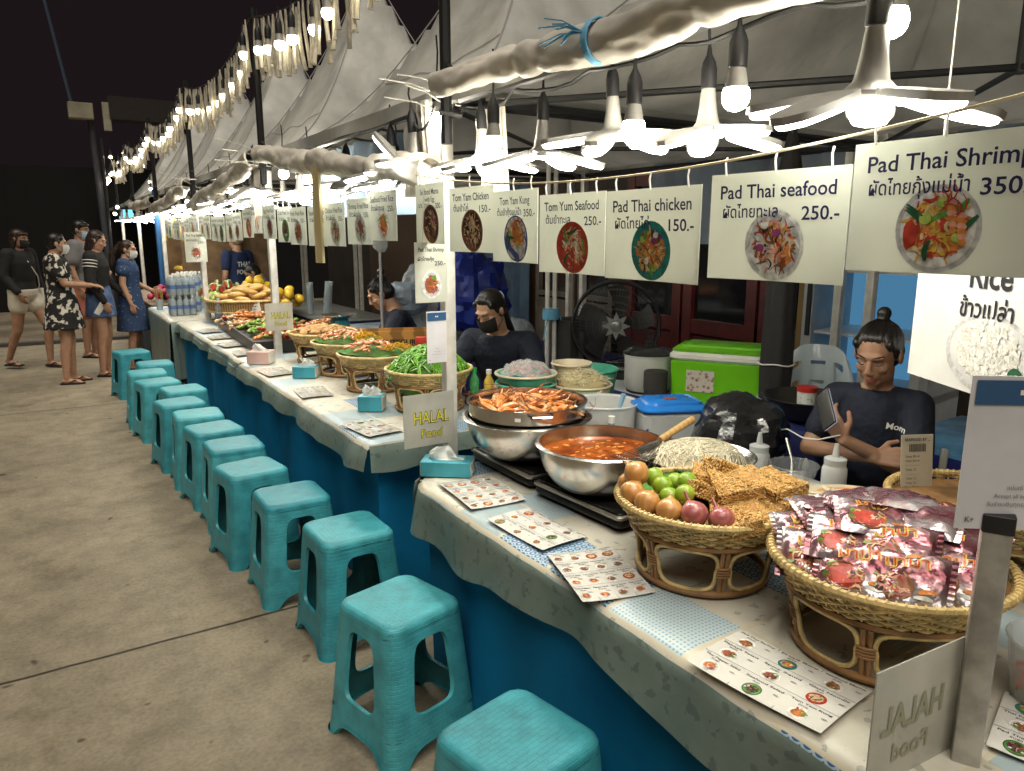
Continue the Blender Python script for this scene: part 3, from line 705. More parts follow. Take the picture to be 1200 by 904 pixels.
# white cable ties sticking out at the pole tops
TIE = mat('tie_white', (.75,.73,.66), .5)
for j, (y, nm) in enumerate(((2.58, 'first'), (5.25, 'second'), (7.95, 'third'))):
    a = MB(); R = random.Random(j)
    for k in range(4): 
        p = Vector((1.33, y, 2.15 - .03*k)); q = p + Vector((R.uniform(-.3,-.14), R.uniform(-.10,.10), R.uniform(-.02,.12)))
        a.tube([p, p.lerp(q,.5)+Vector((0,0,.012)), q], .0028, 5)
    a.tube([(1.33+.04*cos(t), y+.04*sin(t), 2.14) for t in [2*pi*i/12 for i in range(13)]], .006, 5)
    tag(obj('cable_tie', a, TIE), 'long white cable ties sticking out at the ' + nm + ' black lamp post', 'cable tie', 'white cable ties on the lamp posts')
# ============================================================ black posts carrying the festoon
PY = [2.57, 5.26, 7.96, 10.66, 13.36, 16.06]; FX = 1.33; FZ = 3.0
nth = ['first', 'second', 'third', 'fourth', 'fifth', 'sixth']
for i, y in enumerate(PY):
    a = MB(); a.tube([(FX, y, 1.95), (FX, y, FZ+.05)], .024 if i else .022, 8)
    a.tube([(FX-.03, y, 2.06), (FX+.05, y-.03, 2.05)], .012, 6); a.tube([(FX, y-.035, 2.22), (FX, y+.035, 2.16)], .012, 6)
    tag(obj('lamp_post', a, BLACKMETAL), 'thin black post tied above the ' + nth[i] + ' tent pole from the camera', 'post', 'black posts carrying the string lights')
def fz(y):   # festoon height, sagging between the posts
    for a, b in zip([-.1]+PY, PY+[18.8]):
        if a <= y <= b: u = (y-a)/(b-a); return FZ - .30*4*u*(1-u)*.55
    return FZ
a = MB(); a.tube([(FX-.02, .2+.15*i, fz(.2+.15*i)) for i in range(int(18/.15))], .005, 5)
fst = tag(obj('festoon_cable', a, CORD), 'sagging cable carrying bulbs and cream fringe above the stall fronts', 'cable')
FRINGE_M = mat('fringe_cloth', (.68,.63,.52), .8, var=.3, vscale=20, transl=.25)
R = random.Random(11)
for b, (y0, y1) in enumerate(zip([2.57]+PY[1:5], PY[1:]+[])):
    fr = thing('fringe', 'cream cloth fringe hanging between the %s and %s black posts' % (nth[b], nth[b+1]), 'fringe', (0,0,0), 0, 'cream cloth fringes on the string lights')
    y = y0 + .03
    k = 0
    while y < y1 - .02 and k < 100:
        x = FX - .02 + R.uniform(-.02,.02); z = fz(y) - .01; L_ = R.uniform(.27,.37); s = MB(); w_ = R.uniform(.016,.024); ph = R.uniform(0,6); dx = R.uniform(-.02,.02); dy = R.uniform(-.02,.02)
        s.tube([(x + dx*u*u + .006*sin(ph+u*4), y + dy*u*u, z - L_*u) for u in (0,.2,.4,.6,.8,.95,1)], [w_*.25, w_*.5, w_*.55, w_*.55, w_*.6, w_*.65, w_*.75], 5)
        obj('strip', s, FRINGE_M, fr); y += R.uniform(.045,.075); k += 1
fb = thing('string_bulb', 'x', 'bulb'); bulb_parts(fb, .20, FRINGEM, .95); first = True; cnt = 0
for i in range(54):
    y = 2.75 + .29*i + R.uniform(-.05,.05)
    if y > 18.5: break
    b = sum(1 for p in PY if p <= y) - 1; loc = (FX - .03 + R.uniform(-.05,.03), y, fz(y) - .2)
    l = 'warm round bulb on the string lights beyond the %s black post' % nth[b]; gname = 'string bulbs beyond the %s black post' % nth[b]
    if first: fb.location = loc; fb['label'] = l; fb['group'] = gname; first = False
    else: dup(fb, loc, 0, l, gname)
# ============================================================ printed signs
PAPER = mat('sign_paper', (.73,.74,.67), .28, var=.05, vscale=4, coat=.3, transl=.5)
INK = mat('ink', (.012,.012,.02), .4); INKBLUE = mat('ink_navy', (.02,.018,.09), .4)
def pr(n, c): return mat('print_'+n, c, .35, var=.35, vscale=60)
P = dict(orange=pr('orange', (.62,.22,.05)), red=pr('red', (.45,.05,.03)), brown=pr('brown', (.25,.10,.04)), cream=pr('cream', (.66,.50,.28)), green=pr('green', (.12,.30,.05)),
  dark=pr('dark', (.05,.03,.025)), dkgreen=pr('dark_green', (.02,.11,.05)), teal=pr('teal', (.02,.22,.20)), purple=pr('purple', (.25,.05,.16)), white=pr('white', (.72,.72,.68)),
  grey=pr('grey', (.52,.52,.52)), yellow=pr('yellow', (.65,.42,.06)), blue=pr('blue', (.06,.10,.30)), pink=pr('pink', (.70,.33,.24)), lime=pr('lime', (.40,.52,.10)))
STY = {  # plate rim, plate inside, food colours, garnish
 'padthai': ('teal', 'teal', ['orange','cream','brown','cream','orange','dark','yellow'], ['lime','white','green','purple']),
 'seafood': ('white', 'grey', ['orange','brown','dark','cream','red','brown','pink'], ['purple','white']),
 'shrimp': ('grey', 'white', ['orange','yellow','cream','yellow','orange','red'], ['green','dkgreen','lime']),
 'redbowl': ('red', 'red', ['cream','orange','white','pink','red'], ['dkgreen','green']),
 'bluebowl': ('blue', 'white', ['orange','red','orange','cream'], ['lime','dkgreen']),
 'darkbowl': ('brown', 'dark', ['cream','brown','dark','pink','cream'], ['purple','brown']),
 'rice': ('white', 'white', ['orange','cream','pink','red','orange'], ['green','red','green']),
 'meat': ('white', 'grey', ['brown','red','dark','purple','orange'], ['white','green']),
 'salad': ('white', 'white', ['brown','orange','pink','cream','brown'], ['green','red']),
 'green': ('dkgreen', 'green', ['dark','purple','green','pink','dkgreen'], ['red','white'])}
def blob(mb, fr, cx, cy, rx, ry, dz, n=18, rot=0, jit=0, R=random):
    pts = []
    for k in range(n):
        t = 2*pi*k/n; q = 1 + R.uniform(-jit, jit); x, y = rx*q*cos(t), ry*q*sin(t)
        pts.append(fr(cx + x*cos(rot) - y*sin(rot), cy + x*sin(rot) + y*cos(rot), dz))
    mb.poly(pts)
def strip(mb, fr, cx, cy, L, w, ang, bend, dz, n=5):
    l, r = [], []
    for k in range(n+1):
        u = k/n - .5; a = ang + bend*u; x = cx + L*u*cos(ang) - bend*L*u*u*sin(ang); y = cy + L*u*sin(ang) + bend*L*u*u*cos(ang)
        ww = w*(.5 + .5*(1-(2*u)**2)); l.append((x - sin(a)*ww, y + cos(a)*ww)); r.append((x + sin(a)*ww, y - cos(a)*ww))
    mb.add([fr(x, y, dz) for x, y in l + r], [(k, k+1, n+1+k+1, n+1+k) for k in range(n)])
def food(mb, fr, cx, cy, r, sty, seed, n=90, ry=1.0, dz=.0008):
    R = random.Random(seed); rim, inn, cols, gar = STY[sty]
    mb.use(P[rim]); blob(mb, fr, cx, cy, r, r*ry, dz, 28)
    mb.use(P[inn]); blob(mb, fr, cx, cy + (.06*r if sty == 'bluebowl' else 0), r*.88, r*.88*ry, dz + .0003, 28)
    if sty == 'bluebowl': mb.use(P['grey']); blob(mb, fr, cx, cy - .55*r, r*.75, r*.36, dz+.0004, 20)
    mb.use(P[cols[0]]); blob(mb, fr, cx, cy + (.15*r if sty == 'bluebowl' else 0), r*.68, r*.66*ry, dz + .0005, 20, 0, .12, R)
    fcx, fcy = cx, cy + (.15*r if sty == 'bluebowl' else 0)
    for i in range(n):
        a, q = R.uniform(0, 2*pi), sqrt(R.random())*.68*r; x, y = fcx + q*cos(a), fcy + q*sin(a)*ry
        mb.use(P[R.choice(cols)]); z = dz + .0006 + .0008*i/n
        if R.random() < .6: strip(mb, fr, x, y, r*R.uniform(.25,.5), r*R.uniform(.02,.045), R.uniform(0, pi), R.uniform(-2, 2), z)
        else: blob(mb, fr, x, y, r*R.uniform(.05,.13), r*R.uniform(.04,.09), z, 8, R.uniform(0,3), .2, R)
    for i, g in enumerate(gar*2):
        a = R.uniform(0, 2*pi); q = R.uniform(.35,.72)*r; mb.use(P[g])
        if g in ('dkgreen', 'green'): strip(mb, fr, fcx+q*cos(a), fcy+q*sin(a)*ry, r*R.uniform(.4,.7), r*.07, R.uniform(0, pi), R.uniform(-.6,.6), dz+.0016)
        else: blob(mb, fr, fcx+q*cos(a), fcy+q*sin(a)*ry, r*.14, r*.11, dz+.0016, 12, 0, .1, R)
    if sty == 'shrimp' and n > 60:   # two big prawns
        for px_, py_, an in ((.28,.30,-1.15), (.52,.02,-1.35)):
            for j in range(6):
                mb.use(P['orange' if j % 2 else 'pink']); blob(mb, fr, cx+r*(px_+.02*j), cy+r*(py_+.28-.12*j), r*(.15-.012*j), r*.075, dz+.0018+.0001*j, 12, an*.2, .05, R)
            mb.use(P['red'])
            for j in range(3): strip(mb, fr, cx+r*(px_-.1+.1*j), cy+r*(py_+.45), r*.5, r*.018, 2.2-.5*j, 1.6, dz+.002)
        mb.use(P['dkgreen'])
        for j in range(3): strip(mb, fr, cx-r*.55, cy+r*(.30+.07*j), r*.5, r*.035, -.6, 0, dz+.0021+.0001*j)
        mb.use(P['lime']); blob(mb, fr, cx-r*.28, cy+r*.24, r*.15, r*.14, dz+.0022, 14)
        mb.use(P['red']); blob(mb, fr, cx-r*.62, cy-r*.12, r*.17, r*.34, dz+.0019, 14, 0, .15, R)
def panel(t, fr, w, h, m=None, th=.003, bow=.006):
    a = MB(); nx, ny = 10, 4
    f = lambda u, v, d: fr(u*w, v*h, -th + d - bow*(1-(2*u-1)**2)*(1-v))
    for d in (0, th-.0006): a.grid(lambda u, v: f(u, v, d), nx, ny)
    for v in (0, 1): a.grid(lambda u, q: f(u, v, q*(th-.0006)), nx, 1)
    for u_ in (0, 1): a.grid(lambda v, q: f(u_, v, q*(th-.0006)), ny, 1)
    return obj('panel', a, m or PAPER, t, smooth=False)
def bowed(o, u, v, w, h, bow=.006):
    f = frame_of(o, u, v); return lambda x, y, d=0: f(x, y, d - bow*(1-(2*min(1,max(0,x/w))-1)**2)*(1-min(1,max(0,y/h))))
SR = random.Random(5)
def dish_sign(o, u, w, h, title, thai, price, sty, label, seed, n=90, group='dish signs hanging from the string', title2=None, tail=1.0, ink=None, fs=.5, extra=True):
    """o = lower left corner as read; u = reading direction"""
    o = Vector(o); t = thing('dish_sign', label, 'sign', o, 0, group)
    up = Vector((0,0,1)); bw = SR.uniform(.002, .016); fr = bowed((0,0,0), u, up, w, h, bw); panel(t, frame_of((0,0,0), u, up), w, h, bow=bw)
    a = MB(); a.use(ink or INKBLUE); k = w/.30; bd = .012
    put_text(a, title, .036*k, fr, w*.5, h - .047*k, align='CENTER', width=min(.25, .0165*len(title))*k, bold=bd)
    yy = h - .083*k
    if title2: put_text(a, title2, .03*k, fr, w*.5, h-.078*k, align='CENTER', bold=bd); yy -= .02*k
    if thai: put_text(a, thai, .031*k, fr, w*.10, yy, bold=bd, width=min(.16, .0125*len(thai))*k)
    put_text(a, price, .034*k, fr, w*.95, yy - .006*k, align='RIGHT', bold=bd, width=.017*len(price)*k*.9)
    obj('lettering', a, None, t, smooth=False, fix=False)
    a = MB(); food(a, fr, w*fs, h*.33, h*(.30 if h < w*.9 else .28)*1.08, sty, seed, n); obj('food_picture', a, None, t, smooth=False, fix=False)
    for q in (.12, .5, .88): a = MB(); p = Vector(u).normalized()*(w*q); a.tube([p + up*(h-.004), p + up*(h+.02) + Vector((-.004,0,0)), p + up*(h+.034)], .0022, 5); obj('tie', a, PVC, t)
    return t
SX = 1.22
S1 = [  # y far edge, y near edge, z top, ...
 (2.62, 2.375, 1.80, 'Seafood Mama', 'with Egg', 'มาม่าทะเล', '300.-', 'darkbowl', 'sign for seafood noodles with egg at 300, next to the first tent pole'),
 (2.355, 2.07, 1.775, 'Tom Yam Chicken', None, 'ต้มยำไก่', '150.-', 'darkbowl', 'sign with a brown bowl, Tom Yam Chicken at 150'),
 (2.065, 1.80, 1.750, 'Tom Yam Kung', None, 'ต้มยำกุ้งแม่น้ำ', '350.-', 'bluebowl', 'sign with a blue and white bowl, Tom Yam Kung at 350'),
 (1.79, 1.505, 1.728, 'Tom Yum Seafood', None, 'ต้มยำทะเล', '250.-', 'redbowl', 'sign with a red oval bowl, Tom Yum Seafood at 250'),
 (1.495, 1.165, 1.725, 'Pad Thai chicken', None, 'ผัดไทยไก่', '150.-', 'padthai', 'sign with a green plate, Pad Thai chicken at 150'),
 (1.15, .83, 1.742, 'Pad Thai seafood', None, 'ผัดไทยทะเล', '250.-', 'seafood', 'sign with a white plate of dark noodles, Pad Thai seafood at 250'),
 (.815, .50, 1.772, 'Pad Thai Shrimp', None, 'ผัดไทยกุ้งแม่น้ำ', '350.-', 'shrimp', 'largest looking sign at the right edge, Pad Thai Shrimp at 350')]
for i, (ya, yb, zt, t1, t2, th, p, st, lab) in enumerate(S1):
    w_ = ya - yb; dish_sign((SX + .004*(i % 3), ya, zt - .215), (.03*(1 if i % 2 else -1), -1, 0), w_, .215, t1, th, p, st, lab, 100+i, n=150 if i > 2 else 90, title2=t2)
tag(obj('sign_string', MB().tube([(SX+.003, 2.62-2.4*u, 1.838-.40*u*(1-u)*.95+.03*u) for u in [i/40 for i in range(41)]], .0028, 5), STRING), 'straw coloured string carrying the signs of the nearest stall', 'string')
T2 = [('Seafood Fried Rice','ข้าวผัดทะเล','250.-','rice'), ('Shrimp Fried Rice','ข้าวผัดกุ้ง','150.-','meat'), ('Chicken Fried Rice','ข้าวผัดไก่','150.-','salad'), ('Squid Fried Rice','ข้าวผัดปลาหมึก','250.-','redbowl'),
      ('Pork Fried Rice','ข้าวผัดหมู','150.-','seafood'), ('Crab Fried Rice','ข้าวผัดปู','250.-','green'), ('Egg Fried Rice','ข้าวผัดไข่','100.-','meat')]
LAB2 = ['sign with a plate of rice and green leaves, first beyond the first tent pole', 'sign with an oval of dark red meat, second beyond the first tent pole', 'sign with a pale brown plate, left of the dark red meat sign',
        'sign with a bright red dish, partly behind the wood slat', 'sign with a brown dish right beside the wood slat', 'sign with a green dish beside the second tent pole', 'farthest dish sign of the second stall, touching the second tent pole']
def zst(u, hi, sag): return hi - sag*4*u*(1-u)
for i in range(7):
    y = 2.98 + .32*i; u = (y-2.7)/2.5; t1, th, p, st = T2[i]
    dish_sign((1.29 + .012*(i % 2), y+.30, zst(u, 1.83, .06) - .215), (.02, -1, 0), .30, .215, t1, th, p, st, LAB2[i], 200+i, n=46, group='dish signs of the second stall')
tag(obj('sign_string', MB().tube([(1.295, 2.7+2.55*u, zst(u, 1.865, .06)) for u in [i/20 for i in range(21)]], .0028, 5), STRING), 'string carrying the signs of the second stall', 'string')
for b, (nm, ya, x_) in enumerate((('third', 5.45, 1.34), ('fourth', 8.1, 1.38))):
    for i in range(8):
        y = ya + .315*i; u = (y-ya)/2.5; t1, th, p, st = T2[(i*3+b) % 7]
        dish_sign((x_ + .012*(i % 2), y+.30, zst(u, 1.84, .07) - .215), (.02, -1, 0), .30, .215, t1, th, p, st, 'far dish sign on the string of the ' + nm + ' stall', 300+10*b+i, n=22, group='dish signs of the ' + nm + ' stall')
    tag(obj('sign_string', MB().tube([(x_+.005, ya-.1+2.7*u, zst(u, 1.875, .07)) for u in [i/20 for i in range(21)]], .0028, 5), STRING), 'string carrying the signs of the ' + nm + ' stall', 'string')
# upright sign tied to the first tent pole, hanging from white cords
def small_pole_sign(o, w, h, label, title, thai, price, sty, seed):
    t = thing('dish_sign', label, 'sign', o); fr = frame_of((0,0,0), (1,0,0), (0,0,1)); panel(t, fr, w, h, bow=0)
    a = MB(); a.use(INK); put_text(a, title, .022*w/.14, fr, w*.5, h*.85, align='CENTER', width=w*.8, bold=.01); put_text(a, thai, .019*w/.14, fr, w*.08, h*.70, width=w*.5, bold=.01)
    put_text(a, price, .024*w/.14, fr, w*.95, h*.62, align='RIGHT', bold=.01); obj('lettering', a, None, t, smooth=False, fix=False)
    a = MB(); food(a, fr, w*.5, h*.30, w*.30, sty, seed, 50, ry=1.3); obj('food_picture', a, None, t, smooth=False, fix=False)
    return t
t = small_pole_sign((1.175, 2.545, 1.365), .135, .225, 'small upright Pad Thai Shrimp sign at 250 hanging on the first tent pole', 'Pad Thai Shrimp', 'ผัดไทยกุ้ง', '250.-', 'meat', 41)
for x in (.03, .075): a = MB(); a.tube([(x,0,.222), (x+.005,-.004,.30), (x+.012,-.002,.40), (x-.005,.01,.5)], .003, 5); obj('cord', a, PVC, t)
small_pole_sign((1.20, 7.9, 1.35), .20, .29, 'upright dish sign on the third tent pole beyond the watermelons', 'Pad Thai Shrimp', 'ผัดไทยกุ้ง', '250.-', 'meat', 42)
# payment cards on the poles: white card with a blue band
def pay_card(o, u, w, h, label, tilt=0):
    t = thing('payment_card', label, 'card', o); fr = frame_of((0,0,0), u, (0,0,1)); n = Vector(u).normalized().cross(Vector((0,0,1)))
    panel(t, fr, w, h, mat('card_white', (.62,.62,.66), .2, coat=.5), bow=0)
    a = MB(); a.use(mat('card_blue', (.035,.10,.22), .25)); a.add([fr(x, y, .0012) for x, y in ((.006*w/.15, h*.82), (w*.98, h*.82), (w*.98, h*.975), (.006*w/.15, h*.975))], [(0,1,2,3)])
    obj('header_band', a, None, t, smooth=False, fix=False)
    a = MB(); a.use(PVC); f2 = lambda cx, cy, s: a.add([fr(cx+x*s, cy+y*s, .0022) for x, y in ((-1,-.8),(1,-.8),(1,.8),(-1,.8))], [(0,1,2,3)])
    for dx in (-.035, .03): f2(w*.5+dx*w*1.3, h*.9, .03*w)
    obj('emblem', a, None, t, smooth=False, fix=False)
    a = MB(); a.use(mat('ink_grey', (.12,.12,.14), .4))
    for k, s in enumerate(('แม่มณี', 'Accept all banks', 'รับชำระเงินทุกธนาคาร')): put_text(a, s, .055*w, fr, w*.5, h*(.27-.055*k), align='CENTER')
    put_text(a, 'K+', .07*w, fr, w*.08, h*.05, bold=.02)
    a.use(INK)
    obj('lettering', a, None, t, smooth=False, fix=False)
    return t
pay_card((1.22, 2.55, 1.13), (1,0,0), .085, .20, 'small payment card with blue band on the first tent pole')
pay_card((1.175, .555, 1.165), (.62,-.46,0), .165, .245, 'large blurry payment card with blue band on top of the nearest pole')
# HALAL Food boards
def halal(o, u, w, h, label, back=False):
    t = thing('halal_board', label, 'sign', o); fr = frame_of((0,0,0), u, (0,0,1)); panel(t, fr, w, h, mat('board_white', (.62,.61,.55), .2, coat=.4, transl=.45), bow=0)
    for nm, m, bd, dz in (('letter_outline', mat('halal_outline', (.03,.035,.02), .4), .036, .0010), ('lettering', mat('halal_yellow', (.68,.62,.05), .4), .0, .0020)):
        for wd, sz, y_, wi in (('HALAL', h*.32, h*.44, w*.70), ('Food', h*.22, h*.17, None)): a = MB(); a.use(m); put_text(a, wd, sz, fr, w*.54, y_, dz, 'CENTER', width=wi, bold=bd); obj(nm, a, None, t, smooth=False, fix=False)
    if back:
        a = MB(); a.use(mat('print_show_through', (.30,.30,.20), .4)); put_text(a, 'HALAL', h*.32, fr, w*.54, h*.44, -.0042, 'CENTER', width=w*.70, bold=.03); put_text(a, 'Food', h*.22, fr, w*.54, h*.17, -.0042, 'CENTER', bold=.02); obj('print_show_through', a, None, t, smooth=False, fix=False)
    return t
halal((1.135, 2.60, .785), (1,0.02,0), .225, .215, 'white HALAL Food board in yellow letters on the first tent pole')
hb = halal((1.238, .548, .752), (-1,.07,0), .225, .21, 'HALAL Food board seen from behind at the bottom right pole', back=True)
halal((1.27, 5.22, .96), (1,0,0), .19, .19, 'far HALAL Food board on the second tent pole')
# short stand pole at the right edge with the card and the board
p = thing('sign_pole', 'short aluminium sign pole with black end cap at the right edge', 'pole', (1.235, .52, 0))
a = MB(); a.rbox((0,0,.59), (.042,.042,1.18), .004, 2, rot=.5); obj('tube', a, mat('pole_alu', (.42,.41,.38), .35, metal=.5, var=.3, vscale=20), p)
a = MB(); a.rbox((0,0,1.176), (.045,.045,.03), .004, 2, rot=.5); obj('end_cap', a, BLACK, p)
# big rice sign hanging at the right end of the stall
t = thing('rice_sign', 'large Rice sign with a plate of white rice hanging at the right edge', 'sign', (1.70, .95, 1.30)); u = Vector((-.20,-.34,0)); w_, h_ = .54, .35
fr = frame_of((0,0,0), u, (0,0,1)); panel(t, fr, w_, h_, mat('rice_sign_white', (.68,.68,.67), .22, coat=.5), bow=0)
for wd, sz, x, y in (('Rice', .075, .185, h_-.135), ('ข้าวเปล่า', .050, .165, h_-.195)): a = MB(); a.use(INK); put_text(a, wd, sz, fr, x, y, bold=.02); obj('lettering', a, None, t, smooth=False, fix=False)
a = MB(); R = random.Random(2); a.use(P['grey']); blob(a, fr, .270, .085, .135, .080, .0008, 30); a.use(mat('print_plate', (.60,.60,.60), .3)); blob(a, fr, .270, .089, .12, .068, .0012, 30)
RICE = [mat('print_rice%d' % k, c, .3, var=.05) for k, c in enumerate(((.74,.72,.66), (.62,.60,.54), (.80,.79,.75)))]
for k in range(600):
    th = R.uniform(0,2*pi); q = sqrt(R.random()); a.use(R.choice(RICE)); strip(a, fr, .265+q*.095*cos(th), .095+q*.058*sin(th), .014, .0034, R.uniform(0,pi), .4, .0014+k*.000003, 3)
a.use(P['dkgreen']); blob(a, fr, .355, .06, .02, .014, .003, 10); obj('food_picture', a, None, t, smooth=False, fix=False)
for x in (.03, .45): a = MB(); a.tube([fr(x, h_-.005), fr(x+.01, h_+.15), fr(x+.01, h_+.45)], .002, 4); obj('cord', a, PVC, t)
# wood slat hanging under the second stall lamps
a = MB(); a.box((1.26, 3.92, 1.72), (.016, .06, .50), rot=.3)
tag(obj('wood_slat', a, mat('pale_wood', (.55,.45,.24), .6, kind='wave', vscale=9)), 'pale upright wood slat hanging in front of the second stall signs', 'slat')
# ============================================================ kitchen tables behind the counter
TZ = .757
def plain_table(label, x0, x1, y0, y1, z, top, skirtm=None, sk_sides=()):
    t = thing('prep_table', label, 'table', ((x0+x1)/2, (y0+y1)/2, 0)); hx, hy = (x1-x0)/2, (y1-y0)/2
    a = MB(); a.rbox((0,0,z-.015), (2*hx, 2*hy, .03), .01); obj('tabletop', a, top, t)
    for sx in (-1, 1):
        for sy in (-1, 1): a = MB(); a.tube([(sx*(hx-.05), sy*(hy-.05), 0), (sx*(hx-.05), sy*(hy-.05), z-.03)], .014, 8); obj('leg', a, BLACKMETAL, t)
    if skirtm:
        a = MB(); P_ = [(-hx-.006, hy), (-hx-.006, -hy-.006), (hx, -hy-.006)]
        pts = [(P_[0][0], P_[0][1] + (P_[1][1]-P_[0][1])*k/30) for k in range(31)] + [(P_[1][0] + (P_[2][0]-P_[1][0])*k/30, P_[1][1]) for k in range(1, 31)]
        n = len(pts)-1
        a.grid(lambda u, v: Vector((pts[int(round(u*n))][0] - .012*sin(u*60)*(1-v), pts[int(round(u*n))][1] - .012*cos(u*53)*(1-v), .02 + (z-.025)*v)), n, 5); obj('skirt', a, skirtm, t, fix=False)
    return t
ROYAL = mat('royal_blue_cloth', (.012,.02,.19), .6, var=.3, vscale=3, sheen=.2)
LIGHTTOP = mat('pale_table_film', (.42,.45,.46), .3, var=.2, vscale=6, bump=.2, bscale=8)
plain_table('dark low table bridging the gap behind the first tent pole', 1.62, 2.5, 2.44, 3.02, .75, mat('steel_dark', (.12,.12,.12), .3, metal=.6))
plain_table('pale back table with blue skirt under the fan and green cool box', 2.68, 3.42, 2.32, 3.9, .76, LIGHTTOP, ROYAL)
plain_table('blue covered table behind the seated man', 2.95, 3.7, .8, 1.78, .76, mat('sky_blue_film', (.10,.28,.50), .25, var=.3, vscale=7), ROYAL)
plain_table('blue draped table behind the woman with black mask', 2.75, 3.6, 4.05, 5.1, .74, mat('royal_blue_film', (.015,.03,.22), .3, var=.3, vscale=5), ROYAL)
# ============================================================ steel bowls on cookers
STEEL = mat('steel', (.62,.60,.56), .22, metal=1, var=.15, vscale=18, bump=.12, bscale=5)
def cooker(x, y, label, rz=0):
    t = thing('induction_cooker', label, 'cooker', (x, y, TZ), rz)
    a = MB(); a.rbox((0,0,.024), (.33,.42,.030), .02, taper=.97); obj('body', a, mat('cooker_black', (.02,.02,.02), .35), t)
    a = MB(); a.rbox((0,0,.043), (.335,.425,.008), .02); obj('edge', a, mat('cooker_edge', (.35,.33,.30), .3, metal=.9), t)
    a = MB(); a.rbox((0,0,.0495), (.305,.395,.005), .015); obj('glass_top', a, mat('black_glass', (.008,.008,.008), .12), t)
    for sx in (-1,1):
        for sy in (-1,1): a = MB(); a.tube([(sx*.13,sy*.17,0), (sx*.13,sy*.17,.012)], .015, 10); obj('foot', a, BLACK, t)
cooker(1.50, 1.77, 'black induction cooker under the bowl of red soup', .06); cooker(1.50, 2.215, 'black induction cooker under the prawn bowl', .0)
def bowl(mb, R_, h, rb, th=.004, n=40, lip=.012):
    pr_ = [(rb*.02, 0), (rb, 0)] + [(rb + (R_-rb)*sin(pi/2*u)**.85, h*(1-cos(pi/2*u))**.9 if u < 1 else h) for u in [k/10 for k in range(1, 11)]]
    ins = [(max(.001, r-th), z+th) for r, z in reversed(pr_)]
    mb.lathe(pr_ + [(R_+lip*.5, h+.004), (R_+lip, h), (R_+lip*.4, h-.001+.006)] + ins, n); return mb
t = thing('soup_bowl', 'large dented steel bowl of red curry soup on the cooker', 'bowl', (1.47, 1.79, TZ+.053))
a = MB(); bowl(a, .205, .15, .09); obj('bowl', a, STEEL, t)
def soup_mat():
    m = mat('soup', (.42,.10,.012), .12, kind='noise', vscale=9, col2=(.16,.03,.006), lo=.3, hi=.62, detail=8, spec=.6, coat=.4); return m
a = MB(); R = random.Random(4)
a.grid(lambda u, v: Vector((.001+.196*u*cos(v*2*pi), .196*u*sin(v*2*pi), .118 + .0012*sin(u*21+v*8))), 20, 48); obj('soup', a, soup_mat(), t)
a = MB()
FOAM = mat('soup_foam', (.55,.25,.07), .3, var=.3, vscale=80)
a.use(FOAM)
for k in range(70):
    th = R.uniform(0, 2*pi); q = sqrt(R.random())*.175; a.ell((q*cos(th), q*sin(th), .1190), (R.uniform(.003,.012), R.uniform(.003,.009), .0015), 8, 4)
o_ = obj('herbs', a, None, t); o_['kind'] = 'stuff'
t = thing('prawn_bowl', 'steel bowl on the cooker holding the strainer of prawns', 'bowl', (1.47, 2.23, TZ+.053))
a = MB(); bowl(a, .225, .15, .10, lip=.018); obj('bowl', a, STEEL, t)
t = thing('strainer', 'shallow steel strainer of raw prawns standing in the bowl', 'strainer', (1.47, 2.23, TZ+.053+.10))
a = MB(); a.lathe([(.001,.02), (.13,.02), (.195,.045), (.215,.062), (.217,.105), (.224,.108), (.224,.111), (.213,.110), (.211,.065), (.19,.05), (.13,.026), (.001,.026)], 44); obj('pan', a, STEEL, t)
a = MB()
for sx in (-1, 1): 
    a = MB(); a.tube([Vector((.218*cos(p), .218*sin(p), .10)) + Vector((cos(1.2 if sx>0 else 1.2+pi), sin(1.2 if sx > 0 else 1.2+pi), 0))*.035*q for p, q in ((1.2+(pi if sx<0 else 0)-.2, 0), (1.2+(pi if sx<0 else 0)-.15, 1), (1.2+(pi if sx<0 else 0)+.15, 1), (1.2+(pi if sx<0 else 0)+.2, 0))], .005, 6); obj('handle', a, STEEL, t)
a = MB(); a.box((.2155*cos(-2.3), .2155*sin(-2.3), .083), (.004,.02,.012), rot=-2.3); obj('sticker', a, PVC, t)
# prawns
PRA = mat('prawn', (.62,.20,.04), .3, kind='noise', vscale=45, col2=(.60,.36,.16), lo=.35, hi=.6, coat=.3)
PRB = mat('prawn_dark', (.20,.05,.02), .35)
def prawn():
    t = thing('prawn', 'x', 'prawn')
    pts = []; rs = []
    for k in range(14):
        u = k/13; an = -.2 + 1.45*u; pts.append((.062*cos(an)*1.1-.03, .062*sin(an)-.03, .010)); rs.append(.003 + .0092*sin(pi*min(1, .18+u*.78))**.8*(1 + .08*(k % 2)))
    a = MB(); a.tube(pts, rs, 8); obj('body', a, PRA, t)
    a = MB(); p = Vector(pts[-1])
    for s in (-.5, 0, .5): a.tube([p, p + Vector((-.02*cos(s)-.004, .018*sin(s)-.012, .004))], [.003, .0045], 5)
    obj('tail', a, PRA, t)
    h = Vector(pts[0])
    for s in (-1, 1):
        b = MB(); b.tube([h, h+Vector((.015*s,-.035,.012)), h+Vector((.05*s,-.03,.02)), h+Vector((.085*s, .01,.012))], .0011, 4); obj('antenna', b, PRB, t)
    a = MB(); a.tube([h, h+Vector((-.004,-.022,.008)), h+Vector((-.006,-.042,.016))], [.007,.004,.001], 6); obj('head_spike', a, PRA, t)
    return t
pw = prawn(); R = random.Random(8)
